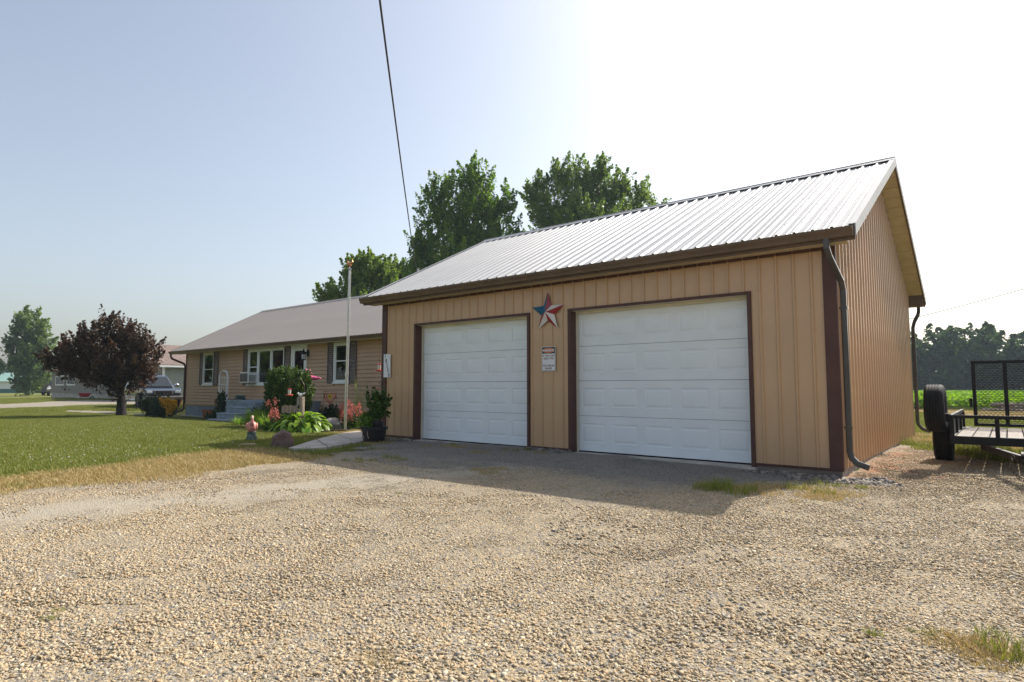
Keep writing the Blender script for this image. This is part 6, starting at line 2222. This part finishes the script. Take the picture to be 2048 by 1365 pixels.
chain([(cpl[0] - 0.12, cpl[1] + 0.34, TZ - 0.14), (cpl[0] - 0.15, cpl[1] + 0.22, 0.18), (cpl[0] - 0.06, cpl[1] + 0.12, 0.06), (cpl[0] + 0.02, cpl[1] + 0.12, 0.10), (cpl[0] - 0.02, cpl[1] + 0.18, TZ - 0.16)], trl)
chain([(cpl[0] + 0.05, cpl[1] + 0.30, TZ - 0.17), (cpl[0] + 0.10, cpl[1] + 0.18, 0.14), (cpl[0] + 0.03, cpl[1] + 0.10, 0.07), (cpl[0] - 0.04, cpl[1] + 0.2, 0.16), (cpl[0] - 0.08, cpl[1] + 0.3, TZ - 0.14)], trl)
# spare wheel hung on the left rail
spare = empty('spare_wheel', (TX0 - 0.155, TYF + 0.14, 0.845), label='spare wheel mounted high on the front left of the trailer', cat='wheel')
link('tyre', ty_, spare)
link('rim', rm_, spare)
MB().box(TX0 - 0.10, TX0 + 0.02, TYF + 0.09, TYF + 0.19, ZT - 0.10, ZT + 0.012).build('spare_bracket', MT['black'], trl)
MB().box(TX0 + 0.012, TX0 + 0.020, TYF + 0.13, TYR - 0.05, TZ + 0.004, ZT - 0.09).build('side_panel', MT['black'], trl)

# firewood heap out in the grass
rng = np.random.RandomState(91)
hp0 = G(2050, 826)
for i in range(14):
    c = Vector((hp0[0] + rng.normal() * 0.6, hp0[1] + rng.normal() * 0.35, 0.09 + 0.13 * (i % 3)))
    a = rng.rand() * 0.8 - 0.4
    d = Vector((math.cos(a), math.sin(a), 0.04 * rng.normal())) * (0.32 + 0.2 * rng.rand())
    lg = MB().tube([tuple(c - d), tuple(c), tuple(c + d)], 0.085, 8, scales=[0.95, 1.0, 0.85])
    tag(lg.build('firewood_log', MT['wood_grey']), 'weathered log in the low heap behind the trailer gate', 'log', 'logs in the heap behind the trailer')


# ------------------------------------------------------------ vehicles
def pickup(name, loc, rz, paint, lower, label, cab_only=False):
    """crew-cab pickup, x forwards, wheels on z = 0"""
    t = empty(name, loc, rz, label=label, cat='pickup')
    Wd = 0.98
    # side profiles, lower body
    low = [(-2.85, 0.55), (-2.85, 1.10), (-0.95, 1.12), (1.10, 1.12), (2.55, 1.04), (2.78, 0.95), (2.80, 0.52), (2.35, 0.45), (-2.5, 0.45)]
    mb = MB()
    def loft(poly, ws):
        n = len(poly)
        vs = [(x, -w, z) for (x, z), w in zip(poly, ws)] + [(x, w, z) for (x, z), w in zip(poly, ws)]
        return vs, [tuple(range(n)), tuple(range(n, 2 * n))[::-1]] + [(i, n + i, n + (i + 1) % n, (i + 1) % n) for i in range(n)]
    body = MB().add(*loft([(-2.85, 0.72), (-2.85, 1.12), (-0.95, 1.14), (1.12, 1.14), (2.45, 1.08), (2.74, 0.98), (2.78, 0.72)], [Wd, Wd, Wd, Wd, Wd * 0.94, Wd * 0.86, Wd * 0.86]))
    body.build('body', paint, t, local=True, bevel=0.05, seg=3)
    MB().add(*loft([(-2.85, 0.48), (-2.85, 0.718), (2.78, 0.718), (2.78, 0.55), (2.4, 0.45), (-2.5, 0.45)], [Wd * 0.99] * 2 + [Wd * 0.85] * 2 + [Wd * 0.97] * 2)).build('lower_body', lower, t, local=True, bevel=0.03)
    cab = MB().add(*loft([(-0.95, 1.141), (-0.80, 1.72), (-0.55, 1.80), (0.35, 1.80), (0.55, 1.75), (1.22, 1.141)], [Wd * 0.96, Wd * 0.78, Wd * 0.74, Wd * 0.74, Wd * 0.76, Wd * 0.95]))
    cab.build('cab', paint, t, local=True, bevel=0.05, seg=3)
    # glass
    MB().hexa([(1.17, -0.82, 1.19), (1.17, 0.82, 1.19), (0.64, 0.68, 1.70), (0.64, -0.68, 1.70)], [(1.20, -0.82, 1.20), (1.20, 0.82, 1.20), (0.67, 0.68, 1.71), (0.67, -0.68, 1.71)]).build('windscreen', MT['auto_glass'], t, local=True)
    for s in (-1, 1):
        for a, b, c, d in ((0.22, 0.98, 0.18, 0.52), (-0.82, 0.12, -0.70, 0.10)):
            y0, y1 = s * Wd * 0.945, s * Wd * 0.785
            o_ = s * 0.012
            MB().hexa([(a, y0, 1.20), (b, y0, 1.20), (d, y1, 1.68), (c, y1, 1.68)], [(a, y0 + o_, 1.20), (b, y0 + o_, 1.20), (d, y1 + o_, 1.68), (c, y1 + o_, 1.68)]).build('side_window', MT['auto_glass'], t, local=True)
        m = MB().ball((0.95, s * 1.13, 1.27), (0.07, 0.12, 0.10), 12, 8)
        m.rod((0.95, s * 0.93, 1.22), (0.95, s * 1.06, 1.25), 0.025, 6)
        m.build('mirror', MT['chrome'], t, local=True, smooth='all')
        MB().box(2.735, 2.79, s * 0.66 - 0.13, s * 0.66 + 0.13, 0.84, 0.97).build('headlight', MT['lamp_glass'], t, local=True, bevel=0.02)
        MB().box(-0.15, 0.02, s * (Wd + 0.003), s * (Wd + 0.022), 0.98, 1.02).build('door_handle', MT['chrome'], t, local=True)
        for x in (-1.75, 1.85):
            wh = empty('wheel', (x, s * 0.84, 0.39)); wh.parent = t
            link('tyre', truck_tyre, wh, (0, 0, 0), (0, 0, R(90)))
            link('rim', truck_rim, wh, (0, 0, 0), (0, 0, R(90) if s > 0 else R(-90)))
            arc = [(x + 0.47 * math.cos(a), 0.40 + 0.47 * math.sin(a)) for a in [math.pi * i / 12 for i in range(13)]]
            MB().prism(arc, s * 0.90, s * (Wd + 0.004), 'y').build('wheel_arch', MT['black'], t, local=True)
    MB().box(2.74, 2.795, -0.46, 0.46, 0.78, 0.98).build('grille', MT['steel'], t, local=True, bevel=0.01)
    gm = MB()
    for i in range(3):
        gm.box(2.796, 2.803, -0.38, 0.38, 0.81 + 0.06 * i, 0.85 + 0.06 * i)
    gm.build('grille_bars', MT['black'], t, local=True)
    MB().box(2.70, 2.92, -0.92, 0.92, 0.50, 0.68).build('front_bumper', lower, t, local=True, bevel=0.04, seg=3)
    MB().box(-2.98, -2.86, -0.92, 0.92, 0.50, 0.68).build('rear_bumper', MT['chrome'], t, local=True, bevel=0.03)
    MB().box(-2.80, -1.0, -0.88, 0.88, 1.125, 1.14).build('bed_liner', MT['black'], t, local=True)
    return t


truck_tyre = tyre_mesh(0.39, 0.26, 0.22)
truck_rim = rim_mesh(0.22, 0.26, MT['steel'], -1)
fwh = G(287, 819.0)
pickup('pickup_truck', (fwh[0] - 1.75, fwh[1] + 0.85, 0.0), R(-6), MT['truck_blue'], MT['truck_silver'], 'slate blue pickup with pewter sills parked beyond the plum tree')
q = PW(109, 787, 84)
pickup('pickup_truck', (q[0] - 1.5, q[1] + 1.0, 0.0), R(-28), MT['truck_white'], MT['truck_silver'], 'white pickup far away left of the beige house')
# dark enclosed trailer behind the tall tree
q = PW(88, 787, 88)
dt = empty('dark_box_trailer', (q[0], q[1], 0), YAW, label='dark grey box trailer parked beyond the tall green tree', cat='trailer')
MB().box(-1.2, 1.1, 0, 4.0, 0.5, 2.2).build('box', mat('grey_trailer_paint', (0.13, 0.14, 0.16), 0.5, var=0.1), dt, local=True, bevel=0.05)
MB().box(-1.22, 1.12, -0.02, 4.02, 0.38, 0.49).build('chassis', MT['black'], dt, local=True)
for x in (-1.0, 0.9):
    wh = empty('wheel', (x, 1.2, 0.34)); wh.parent = dt
    link('tyre', ty_, wh)
    link('rim', rm_, wh)
MB().box(-0.9, 0.8, -0.04, -0.021, 0.7, 2.05).build('tail_door', MT['shutter'], dt, local=True)
# red wheelbarrow by the neighbour's drive
q = G(168, 799.5)
wb = empty('red_wheelbarrow', (q[0], q[1], 0), R(70), label='red wheelbarrow at the end of the neighbour\'s concrete drive', cat='wheelbarrow')
MB().hexa([(-0.40, -0.28, 0.35), (0.45, -0.28, 0.35), (0.45, 0.28, 0.35), (-0.40, 0.28, 0.35)], [(-0.65, -0.45, 0.85), (0.80, -0.45, 0.85), (0.80, 0.45, 0.85), (-0.65, 0.45, 0.85)]).build('tray', MT['red'], wb, local=True, bevel=0.03)
for s in (-1, 1):
    MB().tube([(0.85, s * 0.06, 0.25), (-0.3, s * 0.28, 0.38), (-1.2, s * 0.34, 0.72)], 0.025, 6).build('handle', MT['wood_grey'], wb, local=True)
    MB().tube([(-0.25, s * 0.25, 0.36), (-0.40, s * 0.27, 0.0)], 0.02, 6).build('leg', MT['black'], wb, local=True)
wh = empty('wheel', (0.85, 0, 0.22)); wh.parent = wb
link('tyre', tyre_mesh(0.22, 0.10, 0.10), wh, (0, 0, 0), (0, 0, R(90)))
wb.scale = (0.72, 0.72, 0.72)
# ------------------------------------------------------------ loose stones
rngs = np.random.RandomState(101)
phi = (1 + 5 ** 0.5) / 2
ICO = np.array([(-1, phi, 0), (1, phi, 0), (-1, -phi, 0), (1, -phi, 0), (0, -1, phi), (0, 1, phi), (0, -1, -phi), (0, 1, -phi), (phi, 0, -1), (phi, 0, 1), (-phi, 0, -1), (-phi, 0, 1)]) / math.sqrt(1 + phi * phi)
ICF = np.array([(0, 11, 5), (0, 5, 1), (0, 1, 7), (0, 7, 10), (0, 10, 11), (1, 5, 9), (5, 11, 4), (11, 10, 2), (10, 7, 6), (7, 1, 8), (3, 9, 4), (3, 4, 2), (3, 2, 6), (3, 6, 8), (3, 8, 9), (4, 9, 5), (2, 4, 11), (6, 2, 10), (8, 6, 7), (9, 8, 1)])


def stone_patch(name, n, radius, s0, s1, m, flat=0.55, power=2.2, sink=0.35):
    Vs, Fs, rn = [], [], []
    for i in range(n):
        a, q = rngs.rand() * 6.2832, math.sqrt(rngs.rand()) * radius
        s = s0 + (s1 - s0) * rngs.rand() ** power
        v = ICO + rngs.normal(size=ICO.shape) * 0.27
        v = v * np.array([1.0, 0.55 + 0.4 * rngs.rand(), flat * (0.7 + 0.6 * rngs.rand())]) * s * 0.5
        e = Euler((rngs.normal() * 0.35, rngs.normal() * 0.35, rngs.rand() * 6.28)).to_matrix()
        v = v @ np.array(e).T
        v[:, 0] += q * math.cos(a); v[:, 1] += q * math.sin(a)
        v[:, 2] += s * flat * 0.5 * (1 - sink) + (rngs.rand() * 0.004)
        Fs.append(ICF + 12 * i); Vs.append(v)
        rn += [rngs.rand()] * 20
    return fast_mesh(name, np.concatenate(Vs), np.concatenate(Fs), m, rn, k=3)


TAN = [(0.0, (0.44, 0.325, 0.185)), (0.22, (0.50, 0.385, 0.235)), (0.42, (0.37, 0.315, 0.225)), (0.56, (0.55, 0.45, 0.295)), (0.70, (0.42, 0.285, 0.150)), (0.80, (0.32, 0.295, 0.250)), (0.90, (0.60, 0.53, 0.39)), (0.975, (0.21, 0.195, 0.17))]
SHADE_GREY = [(0.0, (0.30, 0.28, 0.25)), (0.3, (0.37, 0.335, 0.285)), (0.5, (0.22, 0.21, 0.20)), (0.7, (0.42, 0.37, 0.29)), (0.85, (0.17, 0.165, 0.16))]  # greys kept dark: the garage's shade is put into these stone colours
GRY = [(0.0, (0.433, 0.370, 0.270)), (0.25, (0.505, 0.435, 0.318)), (0.45, (0.340, 0.305, 0.239)), (0.65, (0.536, 0.440, 0.296)), (0.80, (0.258, 0.240, 0.204)), (0.92, (0.597, 0.540, 0.418))]
DRK = [(0.0, (0.16, 0.15, 0.145)), (0.3, (0.25, 0.225, 0.20)), (0.5, (0.10, 0.095, 0.095)), (0.7, (0.34, 0.29, 0.235)), (0.85, (0.20, 0.16, 0.135))]
MT['stone_tan'] = stone_mat('tan_crushed_stone', TAN)
MT['stone_grey'] = stone_mat('grey_crushed_stone', GRY)
MT['stone_shade'] = stone_mat('shade_darkened_grey_stone', SHADE_GREY)
MT['stone_dark'] = stone_mat('dark_rubble_stone', DRK)
pats = [stone_patch('stones', 1300, 0.36, 0.006, 0.024, MT['stone_tan'], flat=0.42, power=2.2, sink=0.55) for _ in range(4)]
pats += [stone_patch('stones', 1200, 0.36, 0.004, 0.014, MT['stone_grey'], flat=0.38, power=2.0, sink=0.65) for _ in range(3)]
pats += [stone_patch('stones', 560, 0.36, 0.007, 0.034, MT['stone_tan'], flat=0.45, power=3.0, sink=0.5) for _ in range(2)]
pats += [stone_patch('stones', 1200, 0.36, 0.005, 0.020, MT['stone_shade'], flat=0.42, power=2.0, sink=0.55) for _ in range(3)]
sp_ = 0.30
X, Y = np.meshgrid(np.arange(-11.5, 8, sp_), np.arange(-1.5, 15, sp_))
X, Y = X.ravel(), Y.ravel()
X = X + rngs.normal(size=X.shape) * 0.08; Y = Y + rngs.normal(size=Y.shape) * 0.08
k = in_drive(X + 0.5 * (vnoise(X, Y, 2.2) - 0.5) - 0.15, Y, -0.15) & in_view(X, Y, 420, 0.9) & ((Y < GY0 - 0.35) | (X > GXR + 0.40))
X, Y = X[k], Y[k]
track = np.abs(X - 0.22 * Y + 7.15) + 0.5 * (vnoise(X, Y, 0.8) - 0.5) < 0.62
packed = (vnoise(X, Y, 0.35) > 0.62) & (X < -3)
shade_zone = (np.minimum(Y - 6.4, -2.2 - X) + 1.3 * (vnoise(X, Y, 0.9) - 0.5)) > 0  # zone before the doors where shade is painted into the stones
loose = (X > -1.6) | (Y < 2.6 + 0.9 * (X + 3) * (X > -3)) | (vnoise(X, Y, 0.45) > 0.66)
idx = np.where((track | packed | ((rngs.rand(len(X)) < 0.6) & ~loose)) & ~((vnoise(X, Y, 0.6) > 0.72) & ~track), rngs.randint(4, 7, len(X)), rngs.randint(0, 4, len(X)))
idx = np.where(rngs.rand(len(X)) < 0.12, rngs.randint(7, 9, len(X)), idx)
idx = np.where(shade_zone, 9 + rngs.randint(0, 3, len(X)), idx)
drop = np.zeros(len(X), bool)
X, Y, idx = X[~drop], Y[~drop], idx[~drop]
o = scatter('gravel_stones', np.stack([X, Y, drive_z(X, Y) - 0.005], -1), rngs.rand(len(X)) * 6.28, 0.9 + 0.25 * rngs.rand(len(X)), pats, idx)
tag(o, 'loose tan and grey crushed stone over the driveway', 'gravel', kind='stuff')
# coarse rubble along the garage foot
rub = [stone_patch('rubble', 42, 0.22, 0.03, 0.095, MT['stone_dark'], flat=0.7, power=1.4, sink=0.3) for _ in range(4)]
rx = np.concatenate([np.linspace(-2.75, -1.35, 11), np.linspace(-2.3, -1.2, 7), np.linspace(-6.8, -6.05, 5), np.linspace(-11.3, -10.1, 9), np.linspace(-11.2, -10.2, 6)])
ry = np.concatenate([np.full(11, 8.78), np.full(7, 8.58), np.full(5, 8.86), np.full(9, 8.72), np.full(6, 8.45)])
ry = ry + rngs.normal(size=ry.shape) * 0.05
o = scatter('rubble_stones', np.stack([rx, ry, drive_z(rx, ry) - 0.01], -1), rngs.rand(len(rx)) * 6.28, 0.7 + 0.5 * rngs.rand(len(rx)), rub)
tag(o, 'coarse dark rubble along the foot of the garage wall', 'rubble', kind='stuff')

# ------------------------------------------------------------ grass
def grass_patch(name, n, radius, h0, h1, m, lean=0.5, w=0.006):
    V, Q, rn = [], [], []
    for i in range(n):
        a, q = rngs.rand() * 6.28, math.sqrt(rngs.rand()) * radius
        o = np.array([q * math.cos(a), q * math.sin(a), -0.005])
        b = rngs.rand() * 6.28
        h = h0 + (h1 - h0) * rngs.rand()
        d = np.array([math.cos(b), math.sin(b), 0]) * h * lean * rngs.rand()
        s = np.array([-math.sin(b), math.cos(b), 0]) * w * (0.6 + 0.8 * rngs.rand()) / 2
        mid = o + d * 0.35 + np.array([0, 0, h * 0.6])
        tip = o + d + np.array([0, 0, h])
        k = len(V)
        V += [o - s, o + s, mid + s * 0.8, mid - s * 0.8, tip + s * 0.12, tip - s * 0.12]
        Q += [(k, k + 1, k + 2, k + 3), (k + 3, k + 2, k + 4, k + 5)]
        r_ = rngs.rand()
        rn += [r_, r_]
    return fast_mesh(name, np.array(V), np.array(Q), m, rn)


green = [grass_patch('turf', 520, 0.30, 0.03, 0.075, MT['grass'], 0.9, 0.009) for _ in range(5)]
dry = [grass_patch('straw', 380, 0.30, 0.02, 0.07, MT['grass_dry'], 1.4, 0.007) for _ in range(4)]
tall = [grass_patch('weeds', 75, 0.16, 0.03, 0.15, MT['grass'], 1.1, 0.007) for _ in range(3)]


def pts_grid(x0, x1, y0, y1, sp, margin=420):
    X, Y = np.meshgrid(np.arange(x0, x1, sp), np.arange(y0, y1, sp))
    X, Y = X.ravel(), Y.ravel()
    X = X + rngs.normal(size=X.shape) * sp * 0.25; Y = Y + rngs.normal(size=Y.shape) * sp * 0.25
    k = in_view(X, Y, margin)
    return X[k], Y[k]


def blocked(X, Y):
    """where nothing grows: buildings, walk, flower bed, neighbour's drive"""
    b = (X > GXL - 0.1) & (X < GXR + 0.1) & (Y > GY0 - 0.1) & (Y < YB + 0.1)
    b |= (X > HXL - 0.1) & (X < HXR + 0.6) & (Y > HY - 0.1) & (Y < HRY * 2 - HY)
    b |= (X > PXL) & (X < PXR) & (Y > PYF - 0.1) & (Y < HY)
    b |= (X > SX0) & (X < SX1) & (Y > PYF - 1.2) & (Y < HY)
    b |= (X > NXL) & (X < NX) & (Y > NY0) & (Y < NY1)
    def poly(pts):
        n = len(pts); c = np.zeros(len(X), bool)
        for i in range(n):
            (xa, ya), (xb, yb) = pts[i][:2], pts[(i + 1) % n][:2]
            cond = ((ya > Y) != (yb > Y)) & (X < (xb - xa) * (Y - ya) / (yb - ya + 1e-12) + xa)
            c ^= cond
        return c
    for q in walk_px:
        b |= poly([G(x, y, 0.05) for x, y in q])
    for nm in ('neighbour_gravel_drive', 'bare_earth_strip', 'neighbour_concrete_drive', 'flower_bed'):
        b |= poly([tuple(v.co) for v in bpy.data.objects[nm].data.vertices])
    return b


# mown lawn
X, Y = pts_grid(-34, -8.5, 0.0, 11, 0.235)
Xf, Yf = pts_grid(-75, -34, 3, 30, 0.55)
far = np.concatenate([np.zeros(len(X), bool), np.ones(len(Xf), bool)])
X, Y = np.concatenate([X, Xf]), np.concatenate([Y, Yf])
edge = lawn_edge_x(Y) + 0.35 * (vnoise(X, Y, 1.5) - 0.5)
k = (X < edge) & ~blocked(X, Y)
o = scatter('lawn_grass', np.stack([X, Y, hgt(X, Y) - 0.004], -1)[k], rngs.rand(k.sum()) * 6.28, (np.where(far, 1.9, (0.80 + 0.35 * rngs.rand(len(X))) * np.clip(0.7 + (edge - X) * 0.5, 0.6, 1.0)))[k], green)
tag(o, 'short mown green lawn in front of the house', 'grass', kind='stuff')
# straw-coloured verge along the gravel
X, Y = pts_grid(-15, -7.6, -1.0, 10, 0.20)
e0, e1 = lawn_edge_x(Y), drive_edge_x(Y)
n_ = vnoise(X, Y, 1.3)
k = (X > e0 - 0.05 + 0.3 * (n_ - 0.5)) & (X < e1 + 0.9 * (n_ - 0.45)) & ~blocked(X, Y)
ii = rngs.randint(0, 4, len(X))
greenish = (Y > 5.6) & (X < -8.8) & (Y < 7.6) & (vnoise(X, Y, 1.1) > 0.38)
ii = np.where(greenish | (rngs.rand(len(X)) < 0.05), 4 + rngs.randint(0, 3, len(X)), ii)
o = scatter('dry_verge_grass', np.stack([X, Y, hgt(X, Y) + 0.0], -1)[k], rngs.rand(k.sum()) * 6.28, ((0.7 + 0.5 * rngs.rand(len(X))) * np.where(ii > 3, 0.62, 1.0))[k], dry + tall, ii[k])
tag(o, 'straw-coloured dry grass strip between lawn and gravel', 'grass', kind='stuff')
# dry strip at the bed's front and along the far lawn
# weeds in the gravel and round the garage
wp, wi, ws = [], [], []
def weeds(px_list, n, r_, sc, straw=0.4):
    for x, y in px_list:
        c = G(x, y)
        for _ in range(n):
            p = c + np.array([rngs.normal() * r_, rngs.normal() * r_ * 0.8, 0])
            wp.append((p[0], p[1], float(drive_z(p[0], p[1]))))
            wi.append(rngs.randint(0, 4) if rngs.rand() < straw else 4 + rngs.randint(0, 3))
            ws.append(sc * (0.45 + 0.9 * rngs.rand()))
weeds([(1470, 985), (1455, 985), (1490, 988), (1440, 982)], 3, 0.16, 0.75, 0.2)
weeds([(1560, 985), (1600, 982), (1640, 984), (1590, 996), (1690, 992), (1520, 983)], 3, 0.24, 0.6, 0.75)
weeds([(1670, 972), (1710, 974)], 3, 0.08, 0.75, 0.0)
weeds([(870, 893), (900, 896), (930, 897), (1000, 905), (960, 910), (1040, 905), (985, 943), (760, 920), (720, 922), (800, 925), (735, 903)], 3, 0.20, 0.45, 0.45)
weeds([(1835, 884), (1850, 880), (1800, 886), (1815, 890), (1870, 884)], 4, 0.16, 0.9, 0.3)
weeds([(1940, 908), (1955, 912), (1970, 910), (1985, 914), (2000, 912), (1950, 900), (1980, 904)], 4, 0.14, 1.25, 0.1)
weeds([(1835, 1270), (1735, 1275), (105, 1240), (795, 990)], 2, 0.02, 0.22, 0.0)
weeds([(1900, 1295), (1960, 1300), (1990, 1310), (2020, 1290), (2035, 1320), (1975, 1335)], 2, 0.06, 0.42, 0.5)
weeds([(745, 1335), (770, 1345), (130, 1225)], 1, 0.03, 0.22, 0.7)
o = scatter('driveway_weeds', np.array(wp), rngs.rand(len(wp)) * 6.28, ws, dry + tall, wi)
tag(o, 'scattered green and dry weeds in the gravel', 'weeds', kind='stuff')
# white clover heads
cl = []
for i in range(420):
    x, y = rngs.rand() * 700 - 60, 842 + 110 * rngs.rand() ** 1.2
    p = G(x, y)
    if p[0] < lawn_edge_x(p[1]) - 0.2 and vnoise(p[0], p[1], 0.5) > 0.45:
        cl.append((p[0], p[1], 0.055 + 0.02 * rngs.rand()))
cl = np.array(cl)
cl = cl[~blocked(cl[:, 0], cl[:, 1])]
cm = fast_mesh('clover', ICO * 0.0075, ICF, MT['clover'], rngs.rand(20), k=3)
o = scatter('clover_flowers', cl, rngs.rand(len(cl)) * 6.28, 0.7 + 0.7 * rngs.rand(len(cl)), [cm])
tag(o, 'tiny white clover heads dotted over the lawn', 'flowers', kind='stuff')
# rough grass behind the trailer
X, Y = pts_grid(-9, 9, 11.8, 38, 0.34, 300)
k = ((X > GXR + 0.2) | (Y > YB + 0.3)) & (Y > drive_back_y(X) + 0.5 * (vnoise(X, Y, 1.4) - 0.5)) & ~blocked(X, Y)
ii = np.where(vnoise(X, Y, 0.3) > 0.55, 5 + rngs.randint(0, 4, len(X)), rngs.randint(0, 5, len(X)))
ii = np.where(Y < 14.2, rngs.randint(0, 5, len(X)), ii)
o = scatter('back_yard_grass', np.stack([X, Y, hgt(X, Y) - 0.004], -1)[k], rngs.rand(k.sum()) * 6.28, (1.0 + 0.6 * rngs.rand(len(X)))[k], green + dry, ii[k])
tag(o, 'rough grass behind the trailer', 'grass', kind='stuff')

# ------------------------------------------------------------ crop field
def crop_patch(n):
    P = rngs.rand(n, 3)
    P[:, :2] = (P[:, :2] - 0.5) * 1.6
    P[:, 2] = 0.12 + 0.48 * np.sqrt(P[:, 2])
    V, Q = leaf_quads(P, rngs.normal(size=(n, 3)) * 0.7 + np.array([0, 0, 0.9]), 0.17, 0.13, rngs)
    return fast_mesh('crop', V, Q, MT['leaf_crop'], rngs.rand(n))


cps = [crop_patch(260) for _ in range(4)]
X, Y = pts_grid(-26, 22, 37.5, 116, 1.15, 500)
o = scatter('crop_field', np.stack([X, Y, np.zeros(len(X))], -1), rngs.rand(len(X)) * 6.28, 0.9 + 0.3 * rngs.rand(len(X)), cps)
tag(o, 'bright green soybean field between the yard and the woods', 'crop', kind='stuff')

# ------------------------------------------------------------ hazy summer air
hm, nt, out = _new_mat('thin_haze')
pv_ = _n(nt, 'ShaderNodeVolumePrincipled')
pv_.inputs['Color'].default_value = (0.72, 0.85, 1.0, 1)
pv_.inputs['Density'].default_value = 0.00045
pv_.inputs['Anisotropy'].default_value = 0.2
nt.links.new(pv_.outputs[0], out.inputs['Volume'])
hz = MB().box(-485, 485, -205, 525, -1.2, 18.0).build('haze', hm)
tag(hz, 'thin pale summer haze', 'haze', kind='stuff')
